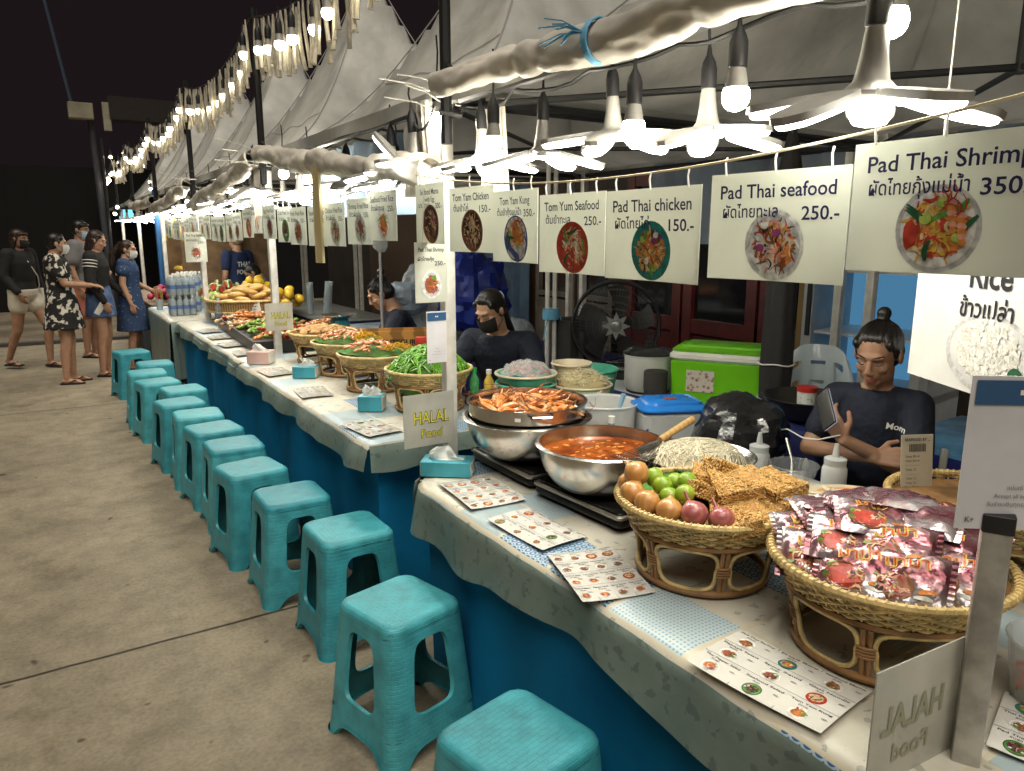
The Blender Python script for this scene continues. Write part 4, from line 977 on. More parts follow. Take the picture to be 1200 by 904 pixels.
for k in range(52):
    th = k*2.4; q = .168*sqrt((k+.5)/52); loc = (1.47 + q*cos(th), 2.23 + q*sin(th), TZ+.053+.10+.060 + .035*(1-(q/.17)**2) + R.uniform(0,.01))
    if k == 0: o = pw; o.location = loc; o['label'] = 'raw orange prawn in the heap on the steel strainer'; o['group'] = 'raw prawns on the strainer'
    else: o = dup(pw, loc, R.uniform(0, 6.3), 'raw orange prawn in the heap on the steel strainer', 'raw prawns on the strainer', scale=R.uniform(.85,1.1))
    o.rotation_euler[0] = R.uniform(-.5,.5); o.rotation_euler[1] = R.uniform(-.5,.5)
# ============================================================ rattan baskets on stands
RATTAN = mat('rattan', (.62,.46,.20), .5, var=.35, vscale=30, bump=.2, bscale=90, bdist=.002)
RATTAND = mat('rattan_brown', (.30,.16,.065), .45, var=.4, vscale=14)
def basket(Rr=.222, Rb=.164, H=.20, ribs=56, rows=6, fine=True, scale_label=''):
    t = thing('rattan_basket', 'x', 'basket'); wb, wt = H-.062, H-.006
    rad = lambda z: Rr*(.84 + .16*(z-wb)/(wt-wb))
    a = MB(); n = 120 if fine else 60
    a.tube([(Rr*cos(2*pi*k/n), Rr*sin(2*pi*k/n), H) for k in range(n)], .0085, 7, loop=True)
    if fine:
        m = 90
        for k in range(m):
            an = 2*pi*k/m; c = Vector((Rr*cos(an), Rr*sin(an), H)); o_ = Vector((cos(an), sin(an), 0)); tt = Vector((-sin(an), cos(an), 0))
            a.tube([c + o_*.0098*cos(q) + Vector((0,0,.0098*sin(q))) + tt*.0035*(q/pi-1) for q in [2*pi*j/7 for j in range(8)]], .0022, 4, cap=False)
    obj('rim', a, RATTAN, t)
    a = MB(); ns = ribs*4 if fine else ribs*2
    for r in range(rows):
        z = wb + (wt-wb)*(r+.5)/rows; tw = (wt-wb)/rows*.40
        pts = []
        for k in range(ns):
            an = 2*pi*k/ns; w_ = (.0042 if fine else .003)*sin(an*ribs/2 + pi*(r % 2)); q = rad(z) + w_; pts.append(Vector((q*cos(an), q*sin(an), z)))
        rings = []
        for k in range(ns):
            an = 2*pi*k/ns; o_ = Vector((cos(an), sin(an), 0)); p = pts[k]; rings.append([p + Vector((0,0,tw)) , p + o_*.0022, p - Vector((0,0,tw)), p - o_*.0022])
        a.loft(rings, loop=True)
    obj('weave', a, RATTAN, t)
    a = MB()
    for k in range(ribs):
        an = 2*pi*(k+.5)/ribs; a.tube([(rad(z)*cos(an), rad(z)*sin(an), z) for z in (wb-.004, wt)], .0026, 4, cap=False)
    obj('ribs', a, RATTAN, t)
    a = MB(); a.lathe([(.001, H-.016), (Rr*.95, H-.016), (Rr*.95, H-.022), (.001, H-.022)], 40); obj('tray', a, RATTAND, t)
    a = MB(); m = 60
    a.tube([(Rb*cos(2*pi*k/m), Rb*sin(2*pi*k/m), .009) for k in range(m)], .009, 8, loop=True); a.tube([(Rr*.84*cos(2*pi*k/m), Rr*.84*sin(2*pi*k/m), wb-.006) for k in range(m)], .007, 6, loop=True)
    obj('ring', a, RATTAND, t)
    N6 = 6; zb, zt = .016, wb-.012; Rf = lambda z: Rb + (Rr*.84-Rb)*((z-zb)/(zt-zb))**1.5
    for k in range(N6):
        an0 = 2*pi*k/N6
        a = MB(); z_ = [zb + (zt-zb)*j/8 for j in range(9)]
        for s in (-1, 1): a.tube([(Rf(z)*cos(an0+s*.035), Rf(z)*sin(an0+s*.035), z) for z in z_], .0055, 6)
        for j in range(4): 
            z = (zb+zt)/2 + (j-1.5)*.0075; c = Vector((Rf(z)*cos(an0), Rf(z)*sin(an0), z)); o_ = Vector((cos(an0), sin(an0), 0)); tt = Vector((-sin(an0), cos(an0), 0))
            a.tube([c + tt*.017*cos(q) + o_*.008*sin(q) for q in [2*pi*i/12 for i in range(12)]], .0032, 5, loop=True)
        obj('post', a, RATTAND, t)
        a = MB(); pts = []; am = an0 + pi/N6; wa = pi/N6 - .085; e = 4
        for i in range(36):
            th = 2*pi*i/36; c, s_ = cos(th), sin(th); se = (abs(c)**e+abs(s_)**e)**(-1/e); z = (zb+zt)/2 + (zt-zb)/2*.98*s_*se; an = am + wa*c*se*(1 if z > (zb+zt)/2 else .96); pts.append((Rf(z)*cos(an), Rf(z)*sin(an), z))
        a.tube(pts, .005, 6, loop=True); obj('loop', a, RATTAN, t)
    return t
def banana_leaf(R_, z, seed, c=(0,0)):
    R = random.Random(seed); a = MB(); n = 40
    rs = [R_*(1 + .06*sin(3*2*pi*k/n+seed) + R.uniform(-.03,.03)) for k in range(n)]
    a.loft([[Vector((c[0]+rs[k]*f*cos(2*pi*k/n), c[1]+rs[k]*f*sin(2*pi*k/n), z + .012*f**4 + .003*sin(k*1.7)*f)) for k in range(n)] for f in (.01,.4,.7,.9,1.0)]); return a
LEAF = mat('banana_leaf', (.07,.20,.035), .4, var=.4, vscale=20, coat=.2)
bk = basket(); GB = 'rattan baskets on looped stands'
bk.location = (1.385, 1.265, TZ); bk['label'] = 'rattan basket of onions, limes and noodle cakes'; bk['group'] = GB
dup(bk, (1.435, .80, TZ), .4, 'rattan basket heaped with purple noodle packets', GB, scale=(1.04,1.04,1.0))
dup(bk, (1.97, .88, TZ), .2, 'rattan basket mostly hidden behind the purple noodle packets', GB, scale=(.95,.95,1.0))
b2 = basket(Rr=.205, Rb=.158, H=.20, ribs=40, rows=5, fine=False)
b2.location = (1.60, 3.33, TZ); b2.scale = (1.06,1.06,1); b2['label'] = 'rattan basket heaped with green beans'; b2['group'] = GB
dup(b2, (1.56, 3.93, TZ), .3, 'rattan basket with shrimp on leaves, next to the green beans', GB)
dup(b2, (1.58, 4.47, TZ), .9, 'rattan basket with shrimp and yellow noodles, left of two', GB)
dup(b2, (1.60, 5.0, TZ), .1, 'rattan basket of pale brown fritters by the second tent pole', GB, scale=(1.12,1.12,1))
# ---- first basket: onions, limes, shallots, fried noodle cakes
B1 = Vector((1.385, 1.265, TZ+.184))
ONION = mat('onion_skin', (.52,.27,.085), .32, kind='wave', vscale=22, col2=(.46,.215,.065), lo=.2, hi=.9, coat=.3)
SHALLOT = mat('shallot_skin', (.33,.085,.085), .3, kind='wave', vscale=26, col2=(.385,.13,.115), lo=.3, hi=.9, coat=.3)
LIME = mat('lime_skin', (.32,.42,.035), .38, kind='noise', vscale=14, col2=(.17,.30,.02), bump=.25, bscale=220, bdist=.002, coat=.2)
DRY = mat('dry_root', (.45,.33,.18), .8)
def onion(name, r, m, label, group, loc, tilt, neck=.0):
    t = thing(name, label, 'onion', loc, 0, group); t.rotation_euler = tilt
    a = MB(); a.lathe([(.0005,-.92*r), (.25*r,-.9*r), (.62*r,-.68*r), (.93*r,-.25*r), (1.0*r,.08*r), (.88*r,.45*r), (.58*r,.78*r), (.28*r,.95*r), (.14*r,1.06*r), (.10*r,(1.22+neck)*r), (.0005,(1.26+neck)*r)], 24); obj('bulb', a, m, t)
    a = MB()
    for k in range(7): an = k*.9; a.tube([(0,0,-.9*r), (.1*r*cos(an), .1*r*sin(an), -1.03*r)], .0007, 3)
    obj('roots', a, DRY, t)
def w1(px_x, px_y, dz=0): return (B1.x + px_x, B1.y + px_y, B1.z + dz)
# local frame: toward camera = (-.74,-.68); left as seen = (-.68,.74)
def lc(r, f, z): return (B1.x - .68*(-r)*1 - .74*f, B1.y + .74*(-r) - .68*f, B1.z + z)   # r right, f front
for i, (r, f, z, l) in enumerate(((-.192, .00, .03, 'yellow onion at the back left edge of the near basket'), (-.178, .065, .03, 'yellow onion on the left rim of the near basket'), (-.135, .130, .030, 'roundest yellow onion, front left in the near basket'), (-.080, .165, .028, 'yellow onion beside the purple shallot'), (-.172, .03, .072, 'yellow onion on top of the others at the left'))):
    onion('onion', .034, ONION, l, 'yellow onions in the near basket', lc(r, f, z), (.5*i % 1.2, .6-.3*i, i), 0)
for i, (r, f, z, l) in enumerate(((-.022, .178, .031, 'pinkish shallot left of two at the basket front'), (.040, .182, .026, 'dark purple shallot right of two at the basket front'))):
    onion('shallot', .034 if i == 0 else .032, SHALLOT, l, 'shallots in the near basket', lc(r, f, z), (-.5, .4+.3*i, .6), .5)
lm = None
for i, (r, f, z) in enumerate(((-.130, -.01, .052), (-.105, .045, .050), (-.075, -.01, .044), (-.045, .025, .060), (-.085, .085, .036), (-.048, .095, .050))):
    lab = ['lime at the back left of the near basket', 'lime on the onions of the near basket', 'dark green lime in the middle of the lime heap', 'yellowish lime, topmost on the heap', 'lime low between the onions and shallots', 'lime right behind the pinkish shallot'][i]
    a = MB(); a.ell((0,0,0), (.0245,.0245,.026), 18, 12); a.ell((0,0,.0245), (.005,.005,.003), 8, 5); o = obj('lime', a, LIME, loc=lc(r, f, z)); o.rotation_euler = (i*1.1, i*.7, 0); tag(o, lab, 'lime', 'limes in the near basket')
a = banana_leaf(.205, 0, 3); tag(obj('banana_leaf', a, LEAF, loc=(B1.x+.02, B1.y, B1.z-.004)), 'banana leaf lining the near basket under the noodle cakes', 'leaf')
NOOD = mat('fried_noodle', (.60,.36,.115), .5, var=.3, vscale=60, bump=.4, bscale=160, bdist=.003); NOODD = mat('fried_noodle_core', (.34,.17,.045), .7, bump=.8, bscale=120, bdist=.006)
def cake(seed, w=.138, d=.112, h=.036):
    """square block of fried noodles: zigzag strands pressed round a slab"""
    R = random.Random(seed); a = MB(); a.use(NOODD); a.rbox((0,0,0), (w*.97, d*.97, h*.94), .016); a.use(NOOD)
    def row(L_, at):
        n = int(L_/.0021); ph = R.uniform(0, 6); am = R.uniform(.0026, .0042); pts = []; f = R.uniform(1.3, 1.7); dr = R.uniform(-.05,.05)
        for i in range(n+1): s = (i/n-.5)*L_; pts.append(at(s, am*sin(i*f+ph) + .002*sin(i*.23+ph) + dr*s, .0012*sin(i*f*.5+ph*2)))
        a.tube(pts, .00185, 5, cap=False)
    k = int(d/.0050)
    for i in range(k+1): y = (i/k-.5)*d*.95; row(w*.97, lambda s, q, z: V3(s, max(-d*.495, min(d*.495, y+q)), h*.475 + z + .0015*sin(40*s+30*y)))
    for i in range(6):
        zz = (i/5-.5)*h*.86
        for sg in (-1, 1): row(w*.93, lambda s, q, z: V3(s, sg*(d*.487+z), zz+q*.7)); row(d*.93, lambda s, q, z: V3(sg*(w*.487+z), s, zz+q*.7))
    for i in range(26):
        x, y, an = R.uniform(-w*.4, w*.4), R.uniform(-d*.4, d*.4), R.uniform(0, pi); row(.035, lambda s, q, z: V3(x+s*cos(an)-q*sin(an), y+s*sin(an)+q*cos(an), h*.5+.001+z))
    from mathutils import noise
    a.v = [tuple(Vector(p)*(1 + .05*noise.noise(Vector(p)*28 + Vector((seed*3,0,0)))) + Vector((0,0,.005*noise.noise(Vector(p)*22 + Vector((0,seed*5,0)))))) for p in a.v]
    return a
def V3(*q): return Vector(q)
cm = [obj('noodle_cake', cake(k)) for k in range(3)]
CK = [(.02, -.11, .030, 0, .15, 'fried noodle cake lying flat at the back of the near basket'), (.00, .03, .034, .5, .38, 'fried noodle cake tilted against the limes'), (.165, -.03, .030, 1.2, -.25, 'fried noodle cake at the right rim of the near basket'),
      (.075, .04, .066, .2, -.22, 'broad fried noodle cake on top in the middle'), (.150, .095, .030, .9, -.35, 'fried noodle cake leaning on the front rim'), (.160, .015, .066, .7, -.05, 'darkest fried noodle cake on the top right'), (.075, .135, .020, .1, -.3, 'lowest fried noodle cake beside the purple shallot'), (.06, -.075, .066, .4, .30, 'fried noodle cake standing highest at the back')]
for k, (r, f, z, rz, tl, l) in enumerate(CK):
    o = cm[k] if k < 3 else cm[k % 3].copy()
    if k >= 3: COL.objects.link(o)
    o.location = lc(r, f, z); o.rotation_euler = (tl, tl*.6, rz + .74); tag(o, l, 'noodle cake', 'fried noodle cakes in the near basket')
# white rice noodles behind, on a wire tray, with a wooden handled skimmer
RICEN = mat('rice_noodle', (.72,.66,.50), .45, var=.2, vscale=30); R = random.Random(21); a = MB()
a.use(mat('rice_noodle_core', (.52,.45,.32), .7)).ell((0,0,-.01), (.15,.125,.06), 24, 10); a.use(RICEN)
for k in range(330):
    th = R.uniform(0, 2*pi); q = sqrt(R.random()); x, y = .14*q*cos(th), .115*q*sin(th); an = R.gauss(.5, .7); L_ = R.uniform(.06,.13); pts = []
    for j in range(6):
        s = (j/5-.5)*L_; px_, py_ = x+s*cos(an), y+s*sin(an)+.004*sin(j+k); e = (px_/.155)**2 + (py_/.13)**2; pts.append((px_, py_, .056*sqrt(max(0, 1-min(1, e))) + .004 - (.01 if e > 1 else 0) + .002*sin(k)))
    a.tube(pts, .0012, 4, cap=False)
tag(obj('rice_noodles', a, None, loc=(1.63, 1.53, TZ+.185)), 'heap of white rice noodles behind the limes', 'noodles')
a = MB(); a.lathe([(.001,0), (.15,.0), (.175,.03), (.178,.03), (.153,-.004), (.001,-.004)], 36); a.lathe([(.10,-.175), (.14,-.004)], 30)
tag(obj('noodle_tray', a, STEEL, loc=(1.63, 1.53, TZ+.176)), 'round raised tray under the white rice noodles', 'tray')
t = thing('skimmer', 'wire skimmer with a wooden handle lying over the rice noodles', 'skimmer', (1.47, 1.62, TZ+.215))
a = MB(); a.tube([(.10,.01,.02), (.30,.07,.045)], [.010,.013], 10); obj('handle', a, mat('handle_wood', (.48,.30,.12), .5, kind='wave', vscale=12), t)
a = MB()
for k in range(-4, 5): a.tube([(-.10+abs(k)*.006, k*.012-.02, -.012), (.02, k*.012-.01, -.004), (.11, .012, .02)], .0016, 5)
for x in (-.08,-.05,-.02,.01): a.tube([(x,-.07,-.008), (x,.03,-.008)], .0014, 5)
obj('wire_head', a, STEEL, t)
# ---- second basket: purple packets of instant noodles
FOILC = dict(rough=.16, metal=.75)
def packet_mat():
    m = bpy.data.materials.new('packet_foil'); m.use_nodes = True; MATS['packet_foil'] = m; nt = m.node_tree; N = nt.nodes; L = nt.links; b = N['Principled BSDF']
    tc = N.new('ShaderNodeTexCoord'); ns = N.new('ShaderNodeTexNoise'); ns.inputs['Scale'].default_value = 9; ns.inputs['Detail'].default_value = 3; L.new(tc.outputs['Object'], ns.inputs['Vector'])
    r = N.new('ShaderNodeValToRGB'); e = r.color_ramp.elements; e[0].position = .38; e[0].color = (.25,.08,.10,1); e[1].position = .6; e[1].color = (.66,.61,.63,1); x = e.new(.5); x.color = (.40,.24,.26,1)
    L.new(ns.outputs[0], r.inputs[0]); L.new(r.outputs[0], b.inputs['Base Color']); b.inputs['Metallic'].default_value = .7; b.inputs['Roughness'].default_value = .2
    n2 = N.new('ShaderNodeTexNoise'); n2.inputs['Scale'].default_value = 22; n2.inputs['Detail'].default_value = 4; bp = N.new('ShaderNodeBump'); bp.inputs['Strength'].default_value = .5; bp.inputs['Distance'].default_value = .010
    L.new(tc.outputs['Object'], n2.inputs['Vector']); L.new(n2.outputs[0], bp.inputs['Height']); L.new(bp.outputs[0], b.inputs['Normal']); return m
PKT = packet_mat()
def pk_h(u, v, W_, H_, seed): 
    e = (max(0, 1-(2*u-1)**4))**.5*(max(0, 1-(2*v-1)**4))**.6
    return .013*e + (.0042*sin(u*13+seed)*sin(v*9+seed*2) + .0015*sin(u*21-v*15+seed) + .0012*abs(sin(v*19+u*9+seed)))*e + .003*sin(v*31+u*5+seed)*(abs(2*u-1))**2*e
def packet(seed, back=False):
    t = thing('noodle_packet', 'x', 'packet'); W_, H_ = .135, .115
    a = MB(); 
    for s in (1, -1): a.grid(lambda u, v: Vector(((u-.5)*W_, (v-.5)*H_ + .002*sin(u*9+seed), s*(pk_h(u, v, W_, H_, seed) + .0004))), 22, 16)
    for e in (-1, 1): a.grid(lambda u, v: Vector((e*(W_/2 + .010*u), (v-.5)*H_, .002*sin(v*60))), 2, 28)
    obj('wrapper', a, PKT, t)
    fr = lambda x, y, d=0: Vector((x-W_/2, y-H_/2, pk_h(x/W_, y/H_, W_, H_, seed) + .0012 + d*.6))
    if back:
        a = MB(); a.use(mat('packet_print', (.25,.12,.18), .35))
        for k in range(7): put_text(a, ['ส่วนประกอบ เส้นบะหมี่', 'INGREDIENTS: wheat flour', 'palm oil, salt, spices', 'วิธีปรุง เติมน้ำร้อน', 'NET WT 55 g', 'keep in a cool dry place', 'MADE IN THAILAND'][k], .0085, fr, .018, .085-.011*k, .0008)
        obj('lettering', a, None, t, smooth=False, fix=False); return t
    a = MB()
    for m_, bd, dz in (('packet_yellow', .045, .0004), ('packet_red', .0, .0012)):
        a.use(mat(m_, (.75,.55,.12) if m_ == 'packet_yellow' else (.60,.06,.015), .3)); put_text(a, 'มาม่า', .033, fr, .030, .070, dz, bold=bd, width=.070 if bd == 0 else .074, rot=.16)
    obj('lettering', a, None, t, smooth=False, fix=False)
    a = MB(); R = random.Random(seed)
    a.use(P['brown']); blob(a, fr, .048, .036, .036, .028, .0006, 18); a.use(P['red']); blob(a, fr, .048, .036, .030, .023, .0010, 16)
    for k in range(40):
        a.use(P[R.choice(('red','pink','orange','cream','pink','brown'))]); strip(a, fr, .050+R.uniform(-.027,.027), .038+R.uniform(-.02,.02), .016, .0018, R.uniform(0,3), R.uniform(-2,2), .0013+k*.00004, 4)
    a.use(P['green']); blob(a, fr, .022, .055, .008, .005, .002, 8, .6); blob(a, fr, .018, .030, .007, .006, .002, 8)
    a.use(P['white']); strip(a, fr, .10, .022, .03, .004, 0, 0, .001); a.use(P['orange']); strip(a, fr, .105, .034, .03, .005, .2, 0, .001)
    obj('food_picture', a, None, t, smooth=False, fix=False); return t
pks = [packet(1), packet(4), packet(7, True)]
B2 = Vector((1.435, .80, TZ+.178)); tc_ = Vector((-B2.x, -B2.y, 0)).normalized(); rt_ = Vector((-tc_.y, tc_.x, 0))
PL = [(-.13,.075,.02,.75,.15), (-.05,.125,.025,.85,.05), (.035,.13,.028,.9,-.05), (.11,.085,.03,.85,-.2), (-.15,.0,.045,.5,.3), (-.075,.06,.062,.6,.1), (.01,.07,.066,.7,.0), (.085,.03,.066,.6,-.2), (-.11,-.04,.082,.25,.4), (-.03,.0,.098,.35,.1), (.05,-.03,.098,.3,-.15), (.125,-.05,.075,.2,-.3),
      (-.065,-.085,.108,-.1,.5), (.02,-.095,.115,-.05,.2), (.10,-.115,.095,-.1,-.1), (-.13,-.10,.075,-.2,.6)]
where = ['left end of the front row', 'second in the front row', 'third in the front row', 'right end of the front row', 'far left of the second row', 'second row, left of the middle', 'second row, in the middle', 'second row, right', 'third row, far left', 'third row, left of the middle', 'third row, right of the middle', 'third row, far right', 'back row, left', 'back row, middle', 'back row, right', 'far back left corner']
yaw_ = atan2(rt_.y, rt_.x)
for k, (r, f, z, tilt, rz) in enumerate(PL):
    loc = B2 - rt_*(-r)*1.0 + tc_*f + Vector((0,0,z*.95+.008)); l = 'purple noodle packet in the rattan basket, ' + where[k]
    if k in (0, 1, 8): o = pks[{0:0,1:1,8:2}[k]]; o.location = loc; o['label'] = l; o['group'] = 'purple noodle packets'
    else: o = dup(pks[2] if k in (12, 13, 10, 15) else pks[k % 2], loc, 0, l, 'purple noodle packets')
    o.rotation_euler = (tilt*.8, .0 + .1*sin(k*3), yaw_ + rz + .12*sin(k*5)); o.scale = (1.05,)*3
# ============================================================ menu sheets and tissues on the counter
MENU = mat('menu_sheet', (.66,.65,.60), .22, var=.06, vscale=6, coat=.6)
def menu(c, u, v, w, h, cols, rows, label, seed, tilt=0, dishes=True):
    """flat laminated sheet; c = centre, u = reading direction, v = up on the page"""
    u, v = Vector(u).normalized(), Vector(v).normalized(); v = (v - u*v.dot(u)).normalized()
    t = thing('menu_sheet', label, 'menu', c, 0, 'laminated menus on the counter'); o = -u*w/2 - v*h/2
    R = random.Random(seed); curl = lambda x, y: .004*((2*x/w-1)**2) + .003*sin(3*y/h)
    f0 = frame_of(o, u, v); fr = lambda x, y, d=0: f0(x, y, d + curl(x, y) + .0015)
    a = MB(); 
    for d in (0, -.0008): a.grid(lambda p, q: fr(p*w, q*h, d), 8, 8)
    for q in (0, 1): a.grid(lambda p, s: fr(p*w, q*h, -.0008*s), 8, 1); a.grid(lambda p, s: fr(q*w, p*h, -.0008*s), 8, 1)
    obj('sheet', a, MENU, t, smooth=False)
    cw, ch = w/cols, h/rows; a = MB(); b = MB(); b.use(INK)
    names = ['Seafood Salad', 'Tom Yam Kung', 'Pad Thai Shrimp', 'Fried Rice', 'Seafood Mama', 'Papaya Salad', 'Spicy Squid', 'Glass Noodle', 'Thai Pepper Salad']
    sty = ['rice', 'meat', 'salad', 'seafood', 'redbowl', 'padthai', 'green', 'meat', 'salad']
    for i in range(cols):
        for j in range(rows):
            a = MB()
            x0, y0 = i*cw, h-(j+1)*ch; k = R.randrange(9)
            food(a, fr, x0+cw*.42, y0+ch*.36, min(cw, ch)*(.33 if cols > 3 else .30), sty[(i*3+j*5+seed) % 9] if cols == 3 else R.choice(['meat','redbowl','salad','seafood']), seed*50+i*9+j, 16 if cols > 3 else 34, dz=.0004); obj('dish_picture', a, None, t, smooth=False, fix=False)
            put_text(b, names[(i+j*cols+seed) % 9], ch*.13, fr, x0+cw*.5, y0+ch*.84, .0006, 'CENTER', width=cw*.84, bold=.012)
            put_text(b, ['ยำทะเล', 'ผัดไทย', 'ข้าวผัด', 'ต้มยำ'][(i+j) % 4], ch*.11, fr, x0+cw*.28, y0+ch*.70, .0006, bold=.01)
            put_text(b, ['150.-', '250.-', '350.-', '200.-'][(i*2+j+seed) % 4], ch*.11, fr, x0+cw*.94, y0+ch*.55, .0006, 'RIGHT', bold=.012)
    for i in range(1, cols): b.add([fr(i*cw+s, y, .0005) for s, y in ((-.0005,0), (.0005,0), (.0005,h), (-.0005,h))], [(0,1,2,3)])
    for j in range(1, rows): b.add([fr(x, j*ch+s, .0005) for x, s in ((0,-.0005), (0,.0005), (w,.0005), (w,-.0005))][::1], [(0,1,2,3)])
    obj('lettering', b, None, t, smooth=False, fix=False); return t
menu((1.135,1.385,TZ), (.955,-.285,0), (.285,.955,0), .19, .28, 4, 4, 'laminated menu of sixteen dishes sticking out over the counter edge', 1)
menu((1.145,.835,TZ), (.12,-1,0), (1,.10,0), .29, .19, 3, 3, 'laminated menu of nine dishes on the counter beside the near baskets', 2)
menu((1.185,2.08,TZ), (1,-.08,0), (.1,1,0), .20, .28, 4, 4, 'laminated menu of sixteen dishes next to the blue tissue box', 3)
menu((1.165,1.715,TZ), (.05,-1,0), (1,.05,0), .28, .165, 3, 3, 'laminated menu of nine dishes beside the soup cooker', 4)
menu((1.42,.40,TZ), (.3,-1,0), (1,.3,0), .29, .20, 3, 3, 'laminated menu cut off at the lower right corner of the view', 5)
for k_, (x_, y_, r_, l_) in enumerate(((1.19, 3.08, .1, 'laminated menu of small dishes by the near end of the second table'), (1.20, 3.98, -.1, 'laminated menu of small dishes before the shrimp basket'), (1.19, 4.72, .06, 'laminated menu of small dishes before the fritters basket'),
        (1.21, 5.62, -.05, 'laminated menu of small dishes beside the near end of the black tray'), (1.21, 6.12, .08, 'laminated menu of small dishes second along the black tray'), (1.22, 6.62, 0, 'laminated menu of small dishes third along the black tray'), (1.22, 7.1, .1, 'laminated menu of small dishes at the far end of the black tray'))):
    menu((x_, y_, TZ), (r_, -1, 0), (1, r_, 0), .28, .17, 3, 3, l_, 10+k_)
TEAL = mat('tissue_teal', (.05,.30,.38), .4, var=.2, vscale=10); CARD = mat('white_card', (.68,.66,.6), .5); TISS = mat('tissue', (.82,.82,.79), .8, transl=.3)
def tissue_box(loc, rz, d, label, side=TEAL, top=TEAL):
    t = thing('tissue_box', label, 'tissue box', loc, rz); a = MB(); a.use(side).rbox((0,0,d[2]/2), d, .004); obj('box', a, None, t)
    for e in (-1, 1): a = MB(); a.box((e*(d[0]/2+.0008), 0, d[2]/2), (.0016, d[1]-.008, d[2]-.008)); obj('end_panel', a, CARD, t)
    a = MB(); a.ell((0,0,d[2]+.0006), (d[0]*.34, d[1]*.22, .0012), 20, 4); obj('opening', a, CARD, t)
    R = random.Random(len(label)); a = MB()
    for k in range(3):
        ph = R.uniform(0, 6); a.grid(lambda u, v: Vector(((u-.5)*d[0]*.62*(1-.3*v) + .02*sin(v*3+ph), .012*sin(u*8+ph)*(.3+v) + (k-1)*.012, d[2] + .05*v*(.55+.45*sin(u*3.1+k)))), 14, 6)
    obj('tissue', a, TISS, t, fix=False); return t
tissue_box((1.185, 2.325, TZ), radians(-38), (.185,.10,.055), 'turquoise tissue box at the far corner of the nearest counter')
tissue_box((1.33, 3.43, TZ), radians(-35), (.12,.11,.075), 'square teal and white tissue box below the green beans', TEAL)
tissue_box((1.31, 4.46, TZ), radians(-35), (.14,.11,.07), 'teal tissue packet with large tissue below the fritters basket', TEAL)
tissue_box((1.20, 5.12, TZ), radians(-35), (.15,.13,.085), 'white and pink tissue box near the second tent pole', mat('pinkish', (.60,.40,.36), .5))
# ============================================================ things behind the bowls of the nearest stall
CLEAR = mat('clear_plastic', (.85,.87,.86), .18, var=.03, trans=.55, ior=1.15, alpha=.55)
CLEARG = mat('clear_glass', (.9,.92,.92), .06, var=.02, trans=.8, ior=1.2, alpha=.45)
FROST = mat('frosted_plastic', (.72,.74,.73), .35, var=.05, trans=.25, ior=1.1, alpha=.78)
def shell(prof, th=.003, n=32, sx=1, sy=1): 
    a = MB(); a.lathe(prof + [(max(.001, r-th), z+(th if i else 0)) for i, (r, z) in reversed(list(enumerate(prof)))], n, sx=sx, sy=sy); return a
t = thing('storage_tub', 'round clear plastic tub with ladle left of the blue lidded box', 'tub', (1.86, 2.26, TZ+.035))
obj('wall', shell([(.001,0), (.115,.0), (.122,.02), (.138,.16), (.143,.163), (.143,.168)]), FROST, t)
a = MB(); a.lathe([(.001,.006), (.117,.008), (.122,.05), (.10,.056), (.001,.058)], 28); obj('sauce', a, mat('tamarind', (.42,.24,.11), .4, var=.4, vscale=20), t)
a = MB(); a.lathe([(.001,-.034), (.11,-.034), (.112,0), (.001,0)], 24); obj('base', a, mat('steel_dark', (.12,.12,.12), .3), t)
t2 = thing('ladle', 'light blue plastic spoon standing in the clear tub', 'spoon', (1.88, 2.22, TZ+.05)); a = MB(); a.tube([(0,0,.0), (.01,-.01,.10), (.025,-.03,.19)], [.006,.007,.010], 8); obj('handle', a, mat('pale_blue_plastic', (.25,.45,.62), .4), t2)
a = MB(); a.ell((-.005,.005,.0), (.025,.018,.012), 12, 8); obj('bowl', a, mat('pale_blue_plastic', (.25,.45,.62), .4), t2)
t = thing('lidded_box', 'clear food box with bright blue lid before the green cool box', 'box', (2.05, 2.08, TZ+.0), radians(-25))
a = MB(); a.rbox((0,0,.095), (.25,.19,.19), .035, 5, taper=1.06); obj('body', a, FROST, t)
a = MB(); a.rbox((0,0,.198), (.285,.222,.03), .045, 6, taper=.96); a.rbox((0,0,.216), (.225,.165,.012), .035, 6, taper=.95); obj('lid', a, mat('blue_lid', (.015,.16,.52), .3, var=.15, coat=.2), t)
a = MB(); a.rbox((0,0,.224), (.05,.022,.006), .008); obj('lid_label', a, mat('lid_red', (.3,.06,.04), .5), t)
t = thing('sauce_bottle', 'small clear sauce bottle with yellow and red label by the tub', 'bottle', (1.77, 2.10, TZ)); k_ = .10
obj('bottle', shell([(.001,0), (.024,0), (.026,.01), (.026,.12), (.012,.15), (.012,.165)], .002, 18), CLEARG, t)
a = MB(); a.lathe([(.0265,.035), (.0265,.06)], 20); obj('label', a, mat('label_black', (.02,.02,.02), .4), t)
a = MB(); a.lathe([(.0268,.06), (.0268,.105)], 20); obj('label', a, mat('label_yellow', (.70,.48,.04), .4, kind='voronoi', vscale=70, col2=(.5,.04,.03), lo=.3, hi=.4), t)
a = MB(); a.lathe([(.013,.16), (.0135,.185), (.001,.187)], 16); obj('cap', a, PVC, t)
t = thing('glass_jar', 'small glass jar with dark blue lid and bent handle', 'jar', (1.80, 2.02, TZ))
obj('jar', shell([(.001,0), (.03,0), (.033,.01), (.033,.08), (.024,.095)], .002, 18), CLEARG, t)
a = MB(); a.lathe([(.027,.092), (.028,.118), (.001,.12)], 18); a.tube([(.02,0,.115), (.05,-.02,.12), (.06,-.025,.145)], .005, 6); obj('lid', a, mat('navy_lid', (.02,.04,.20), .35), t)
a = MB(); a.tube([(-.005,-.01,.02), (-.006,-.012,.09)], .007, 8); obj('stopper', a, PVC, t)
